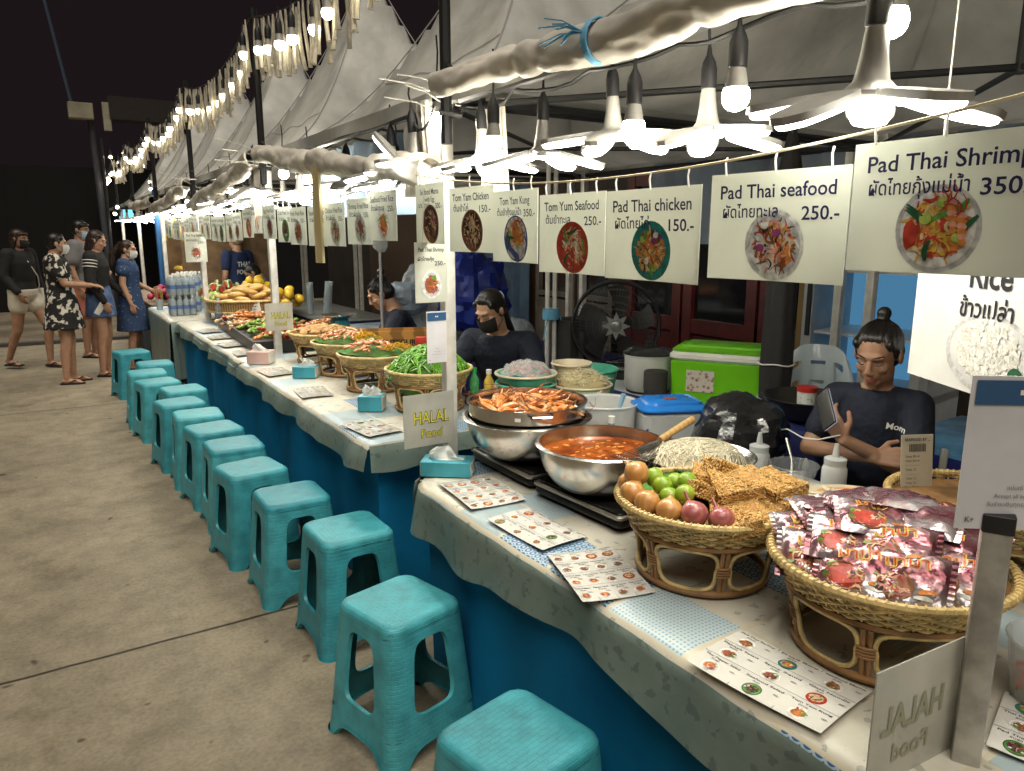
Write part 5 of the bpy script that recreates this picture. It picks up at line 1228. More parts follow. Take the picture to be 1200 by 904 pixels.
t = thing('sauce_bowl', 'glass bowl of chilli sauce with two spoons', 'bowl', (1.87, 1.97, TZ))
obj('glass', shell([(.001,0), (.045,0), (.07,.03), (.088,.075), (.091,.078)], .003, 28), CLEARG, t)
a = MB(); a.lathe([(.001,.005), (.05,.012), (.068,.032), (.055,.036), (.001,.037)], 24); obj('sauce', a, mat('chilli_sauce', (.40,.09,.02), .35, var=.4, vscale=60), t)
for s in (-1, 1):
    a = MB(); a.tube([(s*.02,0,.035), (s*.03+.02,-.01,.075), (s*.055+.02,-.02,.13)], [.004,.003,.004], 6); a.ell((s*.015,0,.03), (.02,.014,.006), 10, 6); obj('spoon', a, mat('spoon_dark', (.12,.12,.12), .25, metal=.8), t)
# green and cream bowls
GRN = mat('mint_plastic', (.09,.42,.28), .4, var=.12); CRM = mat('cream_plastic', (.60,.51,.36), .4, var=.08)
def tub_round(name, loc, r, h, m, label, rimm=None, group=None):
    t = thing(name, label, 'bowl', loc, 0, group); obj('wall', shell([(.001,0), (r*.74,0), (r*.8,.01), (r*.97,h)], .003, 32), m, t); a = MB(); a.tube([(r*.985*cos(2*pi*k/36), r*.985*sin(2*pi*k/36), h) for k in range(36)], .006, 6, loop=True); obj('rim', a, rimm or m, t); return t
G = 'plastic bowls stacked behind the prawns'
tub_round('plastic_bowl', (1.80, 2.74, .75), .135, .13, CLEAR, 'clear bowl at the bottom of the left stack', CRM, G)
tub_round('plastic_bowl', (1.80, 2.74, .875), .138, .085, GRN, 'mint green bowl in the left stack, below the meat bag', None, G)
tub_round('plastic_bowl', (1.80, 2.74, .935), .14, .07, GRN, 'upper mint green bowl holding the bag of meat', CRM, G)
tub_round('plastic_bowl', (1.93, 2.58, .75), .135, .12, CLEAR, 'clear bowl of vegetables under the cream rimmed bowl', CRM, G)
tub_round('plastic_bowl', (1.93, 2.58, .865), .142, .075, GRN, 'mint bowl with cream rim, right stack', CRM, G)
tub_round('plastic_bowl', (2.06, 2.80, .75), .15, .21, CRM, 'wide cream bowl at the back of the bowls', None, G)
tub_round('plastic_bowl', (2.08, 2.77, .965), .095, .055, CRM, 'small cream bowl set on the wide cream bowl', None, G)
tub_round('plastic_bowl', (2.30, 2.92, .75), .15, .20, GRN, 'mint bowl behind the bean sprouts', None, G)
t = thing('meat_bag', 'clear bag of reddish meat resting in the mint bowl', 'bag', (1.80, 2.74, 1.0))
a = MB(); R = random.Random(3)
for k in range(60):
    th, q = R.uniform(0, 2*pi), sqrt(R.random()); a.ell((.105*q*cos(th), .105*q*sin(th), .03*(1-q*q)+.005), (R.uniform(.012,.022), R.uniform(.01,.016), .010), 7, 5, Matrix.Rotation(R.uniform(0,3), 3, 'Z'))
o_ = obj('meat', a, mat('raw_meat', (.30,.06,.05), .4, var=.6, vscale=30, col2=(.50,.30,.26)), t); o_['kind'] = 'stuff'
a = MB(); a.grid(lambda u, v: Vector((.125*u*cos(v*2*pi), .125*u*sin(v*2*pi), .055*(1-u**2.5) + .010*sin(v*40+u*9)*u + .006*sin(u*20+v*13) + .004)), 14, 60); obj('film', a, CLEAR, t, fix=False)
a = MB(); R = random.Random(6); a.use(mat('sprout_core', (.42,.34,.17), .7)).ell((0,0,-.012), (.115,.115,.05), 20, 8); SPR = mat('bean_sprout', (.62,.55,.36), .4, var=.3, vscale=40); a.use(SPR)
for k in range(230):
    th, q = R.uniform(0, 2*pi), sqrt(R.random()); p = Vector((.11*q*cos(th), .11*q*sin(th), .045*(1-q*q)+.0)); an, L_ = R.uniform(0, 6.3), R.uniform(.02,.04); d = Vector((cos(an), sin(an), R.uniform(-.3,.5)))*L_
    a.tube([p, p+d*.5+Vector((.004*cos(an+1.5), .004*sin(an+1.5), .004)), p+d], [.0028,.002,.0012], 4)
tag(obj('bean_sprouts', a, None, loc=(2.03, 2.62, .965)), 'heap of bean sprouts behind the clear tub', 'bean sprouts')
tub_round('sprout_basin', (2.03, 2.62, .75), .135, .20, CRM, 'cream basin holding the bean sprouts')
a = MB()
for k in range(16): an = R.uniform(-.4,.4); a.tube([(.03*sin(k*2.1), .03*cos(k*1.7), 0), (.04*sin(k*2.1)+.03*an, .045*cos(k*1.7), .06), (.055*sin(k*2.1)+.06*an, .06*cos(k*1.7), .11)], [.004,.006,.010], 5)
tag(obj('vegetables', a, mat('pale_greens', (.30,.33,.10), .5, var=.4, vscale=30), loc=(1.93, 2.58, .765)), 'pale green vegetable stems inside the clear bowl', 'vegetables')
# fan, cooker, cool box
t = thing('box_fan', 'black round fan on its stand in front of the red windows', 'fan', (2.93, 3.46, .76), radians(-40)); fz_ = .325; RF = .255
GRILL = mat('fan_black', (.03,.03,.033), .4)
a = MB()
for s in (0, -.11):
    for r in [RF*q for q in ((.25,.4,.55,.7,.85) if s else (.98,))]: a.tube([(r*cos(2*pi*k/40), s + (-.02 if s and r < RF*.6 else 0), fz_+r*sin(2*pi*k/40)) for k in range(40)], .0022 if s else .004, 4, loop=True)
for k in range(72): an = 2*pi*k/72; a.tube([(.05*cos(an), -.13, fz_+.05*sin(an)), (RF*.6*cos(an), -.13, fz_+RF*.6*sin(an)), (RF*.97*cos(an), -.10, fz_+RF*.97*sin(an))], .0013, 3, cap=False)
obj('grille', a, GRILL, t)
a = MB(); n = 56; a.loft([[Vector((RF*q*cos(2*pi*k/n), y, fz_+RF*q*sin(2*pi*k/n))) for k in range(n)] for q, y in ((.97,-.10), (1.02,-.115), (1.05,-.08), (1.05,.05), (1.0,.06), (1.0,-.08), (.97,-.10))]); obj('shroud', a, GRILL, t)
a = MB(); pl = []
for k in range(16): rr = .085 if k % 2 == 0 else .045; pl.append((rr*cos(2*pi*k/16), rr*sin(2*pi*k/16)))
a.prism([(x, y) for x, y in pl], -.004, .004, Matrix.Translation((0,-.138,fz_)) @ Matrix.Rotation(pi/2, 4, 'X')); a.ell((0,-.14,fz_), (.035,.01,.035), 20, 8); obj('hub_badge', a, mat('badge_grey', (.22,.23,.23), .35, metal=.5), t)
for k in range(5):
    a = MB(); an0 = 2*pi*k/5; a.grid(lambda u, v: Vector(((.04+.19*v)*cos(an0+(u-.5)*(.75-.2*v)+.3*v), -.05+(u-.5)*.05, fz_+(.04+.19*v)*sin(an0+(u-.5)*(.75-.2*v)+.3*v))), 6, 6); obj('blade', a, mat('fan_blade', (.035,.03,.03), .4), t, fix=False)
a = MB(); a.ell((0,-.05,fz_), (.045,.05,.045), 16, 8); a.tube([(0,-.05,fz_), (0,.06,fz_)], .03, 10); obj('motor', a, GRILL, t)
a = MB(); a.rbox((0,0,.03), (.44,.26,.06), .03); a.box((-.21,0,.15), (.03,.06,.24)); a.box((.21,0,.15), (.03,.06,.24)); a.rbox((.05,-.10,.065), (.20,.07,.03), .01); obj('base', a, GRILL, t)
a = MB(); a.use(PVC); put_text(a, 'TURBO', .022, frame_of((-.02,-.137,.062), (1,0,0), (0,0,1)), 0, 0); obj('lettering', a, None, t, smooth=False, fix=False)
a = MB(); a.rbox((2.82, 3.72, .93), (.26,.22,.34), .015); tag(obj('black_speaker_box', a, mat('black_box', (.025,.025,.025), .6)), 'tall dull black box standing behind the black fan', 'box')
t = thing('rice_cooker', 'white drum rice cooker with black lid between fan and cool box', 'rice cooker', (2.80, 3.02, .76), radians(-42))
a = MB(); a.lathe([(.001,.01), (.115,.01), (.13,.03), (.135,.20), (.14,.205), (.14,.215), (.12,.216)], 36); obj('body', a, mat('cooker_white', (.66,.66,.62), .3, coat=.3), t)
a = MB(); a.lathe([(.142,.212), (.142,.222), (.10,.245), (.02,.252), (.001,.252)], 32); a.tube([(-.02,0,.25), (-.02,0,.275), (.02,0,.275), (.02,0,.25)], .007, 6); obj('lid', a, mat('lid_dark', (.03,.03,.03), .15, coat=.4), t)
a = MB(); a.rbox((0,-.135,.085), (.05,.02,.10), .006); obj('switch_plate', a, BLACK, t)
a = MB(); a.rbox((0,-.147,.07), (.022,.012,.03), .004); obj('switch', a, mat('switch_grey', (.3,.3,.3), .4), t)
a = MB(); a.lathe([(.001,0), (.12,0), (.12,.012)], 24); obj('foot', a, BLACK, t)
for s in (-1, 1): a = MB(); a.tube([(s*.132,.02,.17), (s*.165,.015,.165), (s*.165,-.015,.165), (s*.132,-.02,.17)], .008, 6); obj('handle', a, BLACK, t)
a = MB(); a.lathe([(.001,0), (.06,0), (.062,.15), (.06,.155), (.001,.155)], 24); tag(obj('mesh_canister', a, mat('dark_mesh', (.05,.045,.04), .7, bump=.8, bscale=200), loc=(2.68, 2.83, .76)), 'dark mesh covered canister in front of the rice cooker', 'canister')
t = thing('cool_box', 'lime green cool box with white rim and picture sticker', 'cool box', (2.95, 2.60, .76), radians(-58)); d = (.50,.28)
LIMEG = mat('lime_plastic', (.16,.52,.012), .35, var=.08)
a = MB(); a.rbox((0,0,.115), (d[0],d[1],.23), .03, 5, taper=1.04); obj('body', a, LIMEG, t)
a = MB(); a.rbox((0,0,.248), (d[0]+.03,d[1]+.03,.045), .035, 5); obj('rim', a, PVC, t)
a = MB(); a.rbox((0,0,.28), (d[0]+.02,d[1]+.02,.028), .035, 5, taper=.97); a.rbox((0,0,.298), (d[0]-.06,d[1]-.06,.012), .03, 4, taper=.95); obj('lid', a, LIMEG, t)
a = MB(); a.box((-.10,-.146,.125), (.14,.006,.11)); obj('sticker', a, mat('sticker', (.62,.55,.48), .4, kind='voronoi', vscale=45, col2=(.25,.10,.08), lo=.2, hi=.5), t)
a = MB(); a.box((.225,0,.25), (.03,.10,.025)); obj('latch', a, LIMEG, t)
for s in (-1, 1): a = MB(); a.tube([(s*.225,-.09,.21), (s*.245,-.08,.17), (s*.245,.08,.17), (s*.225,.09,.21)], .008, 6); obj('handle', a, LIMEG, t)
# folded umbrella wrapped in black cloth
t = thing('folded_parasol', 'tall folded black parasol tied with white cords beside the cool box', 'parasol', (2.86, 2.22, 0))
a = MB(); a.loft([[Vector((r*(1+.16*abs(sin(k*pi/4.0+z)))*cos(2*pi*k/32), r*(1+.16*abs(sin(k*pi/4.0+z)))*sin(2*pi*k/32), z)) for k in range(32)] for r, z in ((.03,.55), (.058,.7), (.066,1.0), (.060,1.3), (.056,1.6), (.045,1.9), (.02,2.05))], cap=True); obj('canopy', a, mat('black_cloth', (.022,.020,.020), .75, bump=.4, bscale=20), t)
a = MB(); a.tube([(0,0,0.02), (0,0,2.1)], .018, 8); obj('pole', a, BLACKMETAL, t)
for z, r in ((.82,.070), (1.03,.074), (1.42,.066)): a = MB(); a.tube([((r+.008)*cos(2*pi*k/24), (r+.008)*sin(2*pi*k/24), z+.004*sin(k)) for k in range(24)], .004, 5, loop=True); obj('cord', a, PVC, t)
a = MB(); a.lathe([(.001,0), (.2,0), (.19,.05), (.001,.06)], 24); obj('base', a, BLACKMETAL, t)
# white plastic chairs
CHP = mat('chair_plastic', (.42,.50,.55), .3, var=.05, coat=.2)
def arm_chair(loc, rz, label):
    t = thing('plastic_chair', label, 'chair', loc, rz)
    a = MB()
    def bk_(u, v): x = (u-.5)*(.40-.10*v**2); return Vector((x, .20+.10*v + .03*(1-(2*u-1)**2), .44+.44*v - .10*v*(2*u-1)**4))
    # back as frame with three slots
    for x0, x1 in ((0,.16), (.28,.40), (.60,.72), (.84,1)):
        a.grid(lambda u, v: bk_(x0+(x1-x0)*u, v*.86), 4, 12)
    a.grid(lambda u, v: bk_(u, .82+.18*v), 16, 6); a.grid(lambda u, v: bk_(u, .02+.08*v), 16, 3); obj('backrest', a, CHP, t, fix=False)
    a = MB(); a.rbox((0,0,.43), (.42,.42,.025), .06, 5); obj('seat', a, CHP, t)
    for sx in (-1, 1):
        for sy in (-1, 1): a = MB(); a.tube([(sx*.18,sy*.17,.43), (sx*.22,sy*.23,0)], [.025,.02], 8); obj('leg', a, CHP, t)
        a = MB(); a.tube([(sx*.21,-.18,.43), (sx*.235,-.17,.63), (sx*.235,.0,.655), (sx*.205,.22,.66)], [.016,.018,.022,.016], 8); obj('armrest', a, CHP, t)
    return t
ch_ = arm_chair((2.98, 2.09, .0), radians(-56), 'lowest pale blue plastic chair of the stack behind the dark wok'); dup(ch_, (2.98,2.09,.10), radians(-56), 'middle pale blue plastic chair of the stack behind the dark wok'); dup(ch_, (2.98,2.09,.2), radians(-56), 'top pale blue plastic chair of the stack behind the dark wok')
# wok on a stove behind
t = thing('wok', 'dark wok with long handle left of the seated man', 'wok', (2.62, 1.86, .86)); obj('pan', shell([(.001,0), (.08,.005), (.14,.04), (.185,.105)], .003, 36), mat('wok_iron', (.07,.065,.06), .3, metal=.8), t)
a = MB(); a.tube([(-.08,-.16,.095), (-.20,-.36,.10)], [.010,.012], 8); obj('handle', a, BLACK, t)
a = MB(); a.rbox((0,0,-.43), (.34,.34,.86), .02); 
tag(obj('stove_cabinet', a, mat('navy_cover', (.015,.02,.10), .6), loc=(2.62,1.86,.86)), 'navy covered stand carrying the dark wok', 'stand')
t = thing('sauce_cup', 'white printed cup with red lid standing in the wok', 'cup', (2.66, 1.90, .87)); a = MB(); a.lathe([(.001,0), (.036,0), (.04,.11), (.001,.11)], 20); obj('cup', a, mat('cup_print', (.66,.66,.6), .4, kind='voronoi', vscale=60, col2=(.2,.35,.25), lo=.1, hi=.3), t); a = MB(); a.lathe([(.042,.105), (.042,.125), (.001,.13)], 20); obj('lid', a, mat('lid_red2', (.45,.03,.02), .4), t)
# crumpled black bag
def crumple(name, c, r, m, label, cat, seed, sq=.8, sc_=7, amp=.16):
    a = MB(); from mathutils import noise
    a.ell((0,0,0), r, 40, 26); vs = []
    for p in a.v:
        v = Vector(p); n_ = noise.noise(v*sc_*1.2 + Vector((seed,0,0))); n2 = abs(noise.noise(v*sc_*2.6 + Vector((0,seed,0)))); n3 = abs(noise.noise(v*sc_*5 + Vector((0,0,seed))))
        k = 1 + amp*n_*1.4 - amp*.9*n2 - amp*.4*n3; q = v*k; q.z = max(q.z, -r[2]*sq); vs.append(tuple(q))
    a.v = vs; return tag(obj(name, a, m, loc=c, angle=25), label, cat)
BAG = mat('black_bag', (.012,.012,.013), .22, bump=.5, bscale=30, coat=.3)
crumple('rubbish_bag', (2.14, 1.80, .88), (.19,.17,.16), BAG, 'crumpled shiny black plastic bag behind the rice noodles', 'bag', 4)
CLB = mat('thin_bag', (.55,.60,.64), .25, trans=.3, alpha=.6, ior=1.1)
crumple('clear_bag', (2.75, 4.35, .90), (.16,.14,.17), CLB, 'crinkled clear bag behind the thin white pole', 'bag', 9)
# squeeze bottles, mug, glass bowls, receipt, prawn plate
for i, (x, y, z, l) in enumerate(((1.985, 1.30, TZ+.075, 'clear squeeze bottle standing in front of the seated man'), (2.03, 1.62, TZ+.03, 'clear squeeze bottle beside the black bag'))):
    t = thing('squeeze_bottle', l, 'bottle', (x, y, z), 0, 'clear squeeze bottles'); obj('body', shell([(.001,0), (.034,0), (.037,.008), (.037,.085), (.030,.10)], .002, 22), FROST, t)
    a = MB(); a.lathe([(.001,.003), (.033,.003), (.034,.07), (.001,.07)], 20); obj('syrup', a, mat('syrup', (.62,.64,.62), .2, trans=.3, alpha=.8), t)
    a = MB(); a.lathe([(.032,.098), (.033,.118), (.024,.122), (.011,.124), (.008,.15), (.006,.165), (.001,.165)], 20); obj('nozzle_cap', a, FROST, t)
a = MB(); a.rbox((2.0, 1.38, TZ+.036), (.16,.26,.07), .01); tag(obj('white_box_tray', a, mat('tray_white', (.55,.55,.52), .5)), 'low pale tray under the front squeeze bottle', 'tray')
t = thing('glass_mug', 'clear glass mug with round handle beside the noodle cakes', 'mug', (2.0, 1.19, TZ)); obj('glass', shell([(.001,0), (.038,0), (.04,.005), (.043,.11)], .004, 24), CLEARG, t); a = MB(); a.tube([(.04,0,.09), (.065,0,.085), (.075,0,.06), (.065,0,.035), (.04,0,.025)], .006, 8); obj('handle', a, CLEARG, t)
for i, (x, y, r, l) in enumerate(((1.94, 1.72, .09, 'clear glass bowl with steel spoons between noodles and black bag'), (2.06, 1.50, .08, 'clear glass bowl behind the noodle cakes'))):
    t = thing('glass_bowl', l, 'bowl', (x, y, TZ+.03), 0, 'clear glass bowls'); obj('glass', shell([(.001,0), (r*.5,0), (r*.8,.03), (r,.075), (r+.003,.078)], .003, 28), CLEARG, t)
    a = MB(); a.tube([(0,0,.02), (.03,.03,.08), (.06,.08,.14)], [.008,.004,.006], 6); obj('spoon', a, STEEL, t)
t = thing('receipt_stand', 'standing white order slip with a barcode in front of the man', 'paper slip', (1.93, 1.06, TZ+.155)); fr = frame_of((0,0,.0), (.86,-.5,.02), (-.05,.06,1)); panel(t, fr, .088, .175, mat('slip_paper', (.62,.58,.47), .6), bow=0, th=.002)
a = MB(); a.use(INK); put_text(a, 'SEAFOOD BY ...', .011, fr, .044, .158, align='CENTER', width=.07, bold=.02); R = random.Random(2); x = .022
while x < .066: w_ = R.uniform(.0006,.002); a.add([fr(q, y, .001) for q, y in ((x,.128), (x+w_,.128), (x+w_,.15), (x,.15))], [(0,1,2,3)]); x += w_ + R.uniform(.0006,.002)
for k in range(8): put_text(a, R.choice(['Total  1  350', 'Pad Thai 250', 'Table 12', 'Date 20:14', '- - - - - - - -']), .0085, fr, .012, .112-.0125*k)
obj('lettering', a, None, t, smooth=False, fix=False)
a = MB(); a.rbox((.035,-.02,-.078), (.07,.05,.155), .004); obj('foot', a, CARD, t)
t = thing('prawn_platter', 'platter of chopped prawns and herbs behind the noodle packets', 'platter', (1.83, 1.12, TZ+.11)); a = MB(); a.lathe([(.001,0), (.12,.0), (.165,.02), (.168,.024), (.12,.006), (.001,.006)], 36); obj('plate', a, CRM, t)
a = MB(); a.lathe([(.10,-.11), (.11,-.001)], 24); obj('stand', a, STEEL, t)
a = MB(); R = random.Random(14)
for k in range(70): a.use(PRA if R.random() < .6 else (P['cream'] if R.random() < .6 else P['purple'])); th, q = R.uniform(0, 2*pi), sqrt(R.random())*.13; a.ell((q*cos(th), q*sin(th), .018+.025*(1-(q/.13)**2)), (R.uniform(.015,.03), .009, .009), 8, 5, Matrix.Rotation(R.uniform(0,3), 3, 'Z'))
o_ = obj('chopped_food', a, None, t); o_['kind'] = 'stuff'
a = MB(); R = random.Random(15)
for k in range(26): p = Vector((R.uniform(-.07,.07), R.uniform(-.05,.05), R.uniform(0,.03))); an = R.uniform(0,6); a.tube([p, p+Vector((.03*cos(an), .03*sin(an), .004))], .0055, 5)
tag(obj('peeled_garlic', a, mat('pale_food', (.66,.60,.45), .5), loc=(1.66, 1.09, TZ+.17)), 'pale chopped stalks at the right end of the near basket', 'stalks')
t = thing('pickle_tub', 'clear tub of red chillies and greens behind the right pole', 'tub', (1.52, .50, TZ)); obj('wall', shell([(.001,0), (.07,0), (.075,.01), (.09,.12), (.094,.124)], .003, 28), CLEAR, t)
a = MB(); R = random.Random(9)
for k in range(60): a.use(mat('chilli_red', (.55,.05,.02), .3) if R.random() < .7 else mat('chilli_green', (.15,.28,.04), .3)); th, q = R.uniform(0,2*pi), sqrt(R.random())*.065; z = R.uniform(.01,.085); d = Vector((R.uniform(-1,1), R.uniform(-1,1), R.uniform(-.4,.4))).normalized()*.025; p = Vector((q*cos(th), q*sin(th), z)); a.tube([p-d*.7, p, p+d*.7], [.002,.006,.004], 6)
o_ = obj('chillies', a, None, t); o_['kind'] = 'stuff'
# thin white pole with blue tie at the back
t = thing('thin_pole', 'thin white pole with a blue tie behind the bowls', 'pole', (2.62, 3.75, 0)); a = MB(); a.tube([(0,0,0), (0,0,2.1)], .014, 8); a.tube([(.055,.0,0), (.055,0,2.1)], .014, 8); obj('tube', a, ALU, t)
a = MB(); a.lathe([(.05,1.10), (.055,1.13), (.05,1.17)], 14, c=(.027,0,0)); a.tube([(-.02,-.04,1.12), (-.05,-.05,1.05), (-.06,-.05,.98)], .004, 4); a.tube([(.07,-.04,1.12), (.08,-.05,1.06)], .004, 4); obj('tie', a, BLUECORD, t)
# phone cable lying over the bag
a = MB(); a.tube([(2.12,1.38,.985), (2.14,1.47,.945), (2.18,1.56,.925), (2.2,1.64,.935), (2.22,1.75,.90)], .0028, 5); tag(obj('charging_cable', a, PVC), 'white charging cable running from the phone across the black bag', 'cable')
# ============================================================ second and third stalls
BEAN = mat('green_bean', (.16,.40,.035), .35, var=.35, vscale=20, coat=.15); R = random.Random(31); a = MB(); a.use(mat('bean_core', (.06,.17,.02), .6)).ell((0,0,-.02), (.185,.185,.135), 24, 10); a.use(BEAN)
for k in range(320):
    th, q = R.uniform(0, 2*pi), sqrt(R.random())*.17; z = .125*(1-(q/.19)**2) + R.uniform(0,.012); an = R.uniform(0, 6.3); L_ = R.uniform(.09,.15); b_ = R.uniform(-.03,.03); p = Vector((q*cos(th), q*sin(th), z)); d = Vector((cos(an), sin(an), 0)); n_ = Vector((-sin(an), cos(an), 0))
    pts = []
    for s in (-1, -.5, 0, .5, 1):
        v = p + d*(s*L_/2) + n_*(b_*s*s); rr = sqrt(v.x**2+v.y**2); v.z = min(v.z, .130*(1-(rr/.215)**2) + .006) if rr > q else v.z; pts.append(v)
    a.tube(pts, [.002,.0042,.0042,.0042,.0018], 5)
tag(obj('green_beans', a, None, loc=(1.60,3.33,TZ+.185)), 'tall heap of long green beans in the second stall basket', 'green beans')
tag(obj('banana_leaf', banana_leaf(.21, 0, 5), LEAF, loc=(1.60,3.33,TZ+.190)), 'banana leaf under the green beans', 'leaf')
SHR = mat('shrimp_peeled', (.68,.36,.20), .35, var=.4, vscale=30, col2=(.62,.20,.08), coat=.2)
def curl(mb, p, r, an, th=.008):
    mb.tube([p + Vector((r*cos(an+t), r*sin(an+t), .004*t)) for t in (0,.6,1.2,1.8,2.4,3.0)], [th*.5,th,th,th*.9,th*.7,th*.3], 6)
for i, (x, y, z, nm) in enumerate(((1.56,3.93,TZ+.18,'next to the green beans'), (1.58,4.47,TZ+.18,'left of two, with yellow noodles'))):
    tag(obj('banana_leaf', banana_leaf(.205, .02, 7+i), LEAF, loc=(x, y, z)), 'banana leaf under the shrimp in the basket ' + nm, 'leaf')
    a = MB(); R = random.Random(50+i)
    for k in range(70): th, q = R.uniform(0, 2*pi), sqrt(R.random())*.13; curl(a, Vector((q*cos(th), q*sin(th), .025+.05*(1-(q/.15)**2)+R.uniform(0,.01))), R.uniform(.012,.02), R.uniform(0,6))
    a.use(SHR); a.m = [0]*len(a.f)
    o = tag(obj('shrimp_heap', a, None, loc=(x-.03, y+.03, z)), 'heap of peeled shrimp on a leaf, basket ' + nm, 'shrimp'); o['kind'] = 'stuff'
    a = MB(); a.use(mat('egg_noodle', (.66,.36,.03), .4, var=.3, vscale=40))
    for k in range(90): th, q = R.uniform(0, 2*pi), sqrt(R.random())*.075; p = Vector((q*cos(th), q*sin(th), .03+.045*(1-(q/.085)**2))); an = R.uniform(0,6); a.tube([p, p+Vector((.02*cos(an), .02*sin(an), .006)), p+Vector((.04*cos(an+.6), .04*sin(an+.6), 0))], .0025, 4)
    tag(obj('yellow_noodles', a, None, loc=(x+.10, y-.09, z)), 'yellow egg noodles beside the shrimp, basket ' + nm, 'noodles')
FRIT = mat('fritter', (.50,.29,.11), .6, var=.4, vscale=20, bump=.5, bscale=60); R = random.Random(60)
fm = MB(); fm.ell((0,0,0), (.04,.028,.02), 14, 9, jit=.08); fo = obj('fritter', fm, FRIT)
for k in range(26):
    th = k*2.4; q = .16*sqrt((k+.5)/26); o = fo if k == 0 else fo.copy()
    if k: COL.objects.link(o)
    o.location = (1.60+q*cos(th), 5.0+q*sin(th), TZ+.20+.035*(1-(q/.18)**2)); o.rotation_euler = (R.uniform(-.3,.3), R.uniform(-.3,.3), R.uniform(0,6)); tag(o, 'pale brown fritter heaped in the basket by the second tent pole', 'fritter', 'fritters in the basket')
# sauces and boxes of the second stall
for i, (x, y, c, cap, l) in enumerate(((1.80,3.22,(.08,.35,.12),(.02,.35,.08),'green capped small bottle behind the beans'), (1.84,3.14,(.62,.45,.08),(.7,.68,.6),'yellow sauce bottle with pale cap behind the beans'), (1.86,3.05,(.60,.30,.06),(.55,.45,.25),'orange chilli jar behind the beans'))):
    t = thing('sauce_bottle', l, 'bottle', (x, y, TZ+.02+.05), 0, 'small sauce bottles behind the beans'); a = MB(); a.lathe([(.001,0), (.024,0), (.025,.07), (.012,.095), (.012,.11)], 16); obj('bottle', a, mat('bottle%d' % i, c, .25, var=.3, vscale=40), t); a = MB(); a.lathe([(.014,.105), (.014,.128), (.001,.13)], 14); obj('cap', a, mat('cap%d' % i, cap, .4), t)
a = MB(); a.rbox((1.83,3.14,TZ+.033), (.10,.30,.066), .005); tag(obj('bottle_crate', a, mat('crate_brown', (.20,.12,.05), .6)), 'low brown box under the small sauce bottles', 'box')
t = thing('wooden_crate', 'orange brown wooden crate with dark lettering before the woman with bun', 'crate', (1.95, 4.56, TZ+.10), radians(-22)); WC = mat('crate_wood', (.42,.20,.045), .5, kind='wave', vscale=7, stretch=(.3,1,2), var=.4)
for s in (-1, 1): a = MB(); a.box((0, s*.09, .07), (.46,.014,.14)); obj('side_board', a, WC, t); a = MB(); a.box((s*.223, 0, .07), (.014,.166,.136)); obj('end_board', a, WC, t)
a = MB(); a.box((0,0,.006), (.43,.166,.012)); obj('bottom', a, WC, t)
a = MB(); a.use(INK); put_text(a, 'GURUTEGURU', .05, frame_of((0,-.098,.05), (1,0,0), (0,0,1)), 0, 0, align='CENTER', width=.33, bold=.03); obj('lettering', a, None, t, smooth=False, fix=False)
a = MB(); a.rbox((1.95,4.56,TZ+.045), (.5,.26,.11), .01); tag(obj('cloth_box', a, ROYAL), 'blue covered box under the wooden crate', 'box')
for i, dx in enumerate((0, .075)):
    t = thing('noodle_box', ['red and white snack carton, left of two, beside the wooden crate', 'red and white snack carton, right of two, by the first tent pole'][i], 'carton', (1.88+dx*.8, 4.0-dx*.6, TZ+.02), radians(-30), 'red snack cartons'); a = MB(); a.rbox((0,0,.12), (.075,.05,.24), .006); obj('carton', a, mat('carton_red', (.52,.05,.03), .35, var=.3, vscale=15), t)
    a = MB(); a.box((0,-.026,.15), (.06,.002,.07)); obj('white_panel', a, PVC, t)
    a = MB(); a.use(INK); put_text(a, 'EBI', .038, frame_of((0,-.0275,.135), (1,0,0), (0,0,1)), 0, 0, align='CENTER', bold=.05); obj('lettering', a, None, t, smooth=False, fix=False)
# bags, tarps and cups at the back of the second stall
crumple('clear_bag', (2.7, 5.6, 1.05), (.30,.26,.34), CLB, 'big pale crumpled plastic bag behind the woman with bun', 'bag', 12)
crumple('clear_bag', (2.35, 5.35, 1.12), (.22,.2,.14), mat('blue_grey_bag', (.22,.27,.33), .3, bump=.4, bscale=25), 'blue grey bundle of plastic right behind the woman with bun', 'bundle', 17)
crumple('blue_sack', (2.9, 5.2, 1.15), (.30,.30,.36), mat('blue_sack', (.012,.03,.28), .4, var=.3, vscale=5), 'bright blue tarpaulin heap with pale cord in the second stall', 'tarpaulin', 23)
plain_table('blue draped table along the back of the second stall', 2.2, 3.1, 5.15, 6.6, .80, mat('pale_film2', (.25,.32,.38), .3, var=.3, vscale=5), ROYAL)
plain_table('dark blue draped table along the back of the third stall', 2.25, 3.0, 7.0, 9.4, .78, mat('grey_top', (.20,.20,.19), .4, var=.3), mat('navy_drape', (.012,.02,.07), .6))
CUP = mat('cup_pale', (.50,.58,.62), .3, trans=.2, alpha=.85)
cu = MB()
for k in range(14): cu.lathe([(.026+.0008*k*0, .022*k), (.038, .022*k+.045), (.040, .022*k+.047)], 14)
for i, (x, y, h, l) in enumerate(((2.36,7.75,1.0,'stack of pale paper cups, left of two on the back table'), (2.38,7.3,1.05,'stack of pale paper cups, right of two, leaning'))):
    if i == 0: co = tag(obj('cup_stack', cu, CUP, loc=(x,y,.79)), l, 'cups', 'stacks of paper cups')
    else: co = co.copy(); COL.objects.link(co); co['label'] = l; co.location = (x,y,.79); co.rotation_euler = (.05,.10,0); co.scale = (1.1,1.1,1.1)
t = thing('thin_pole', 'thin dark pole topped with a clear bag before the woman with bun', 'pole', (2.02, 4.95, 0)); a = MB(); a.tube([(0,0,0), (0,0,1.62)], .012, 8); obj('tube', a, mat('pole_grey', (.35,.37,.4), .3, metal=.5), t)
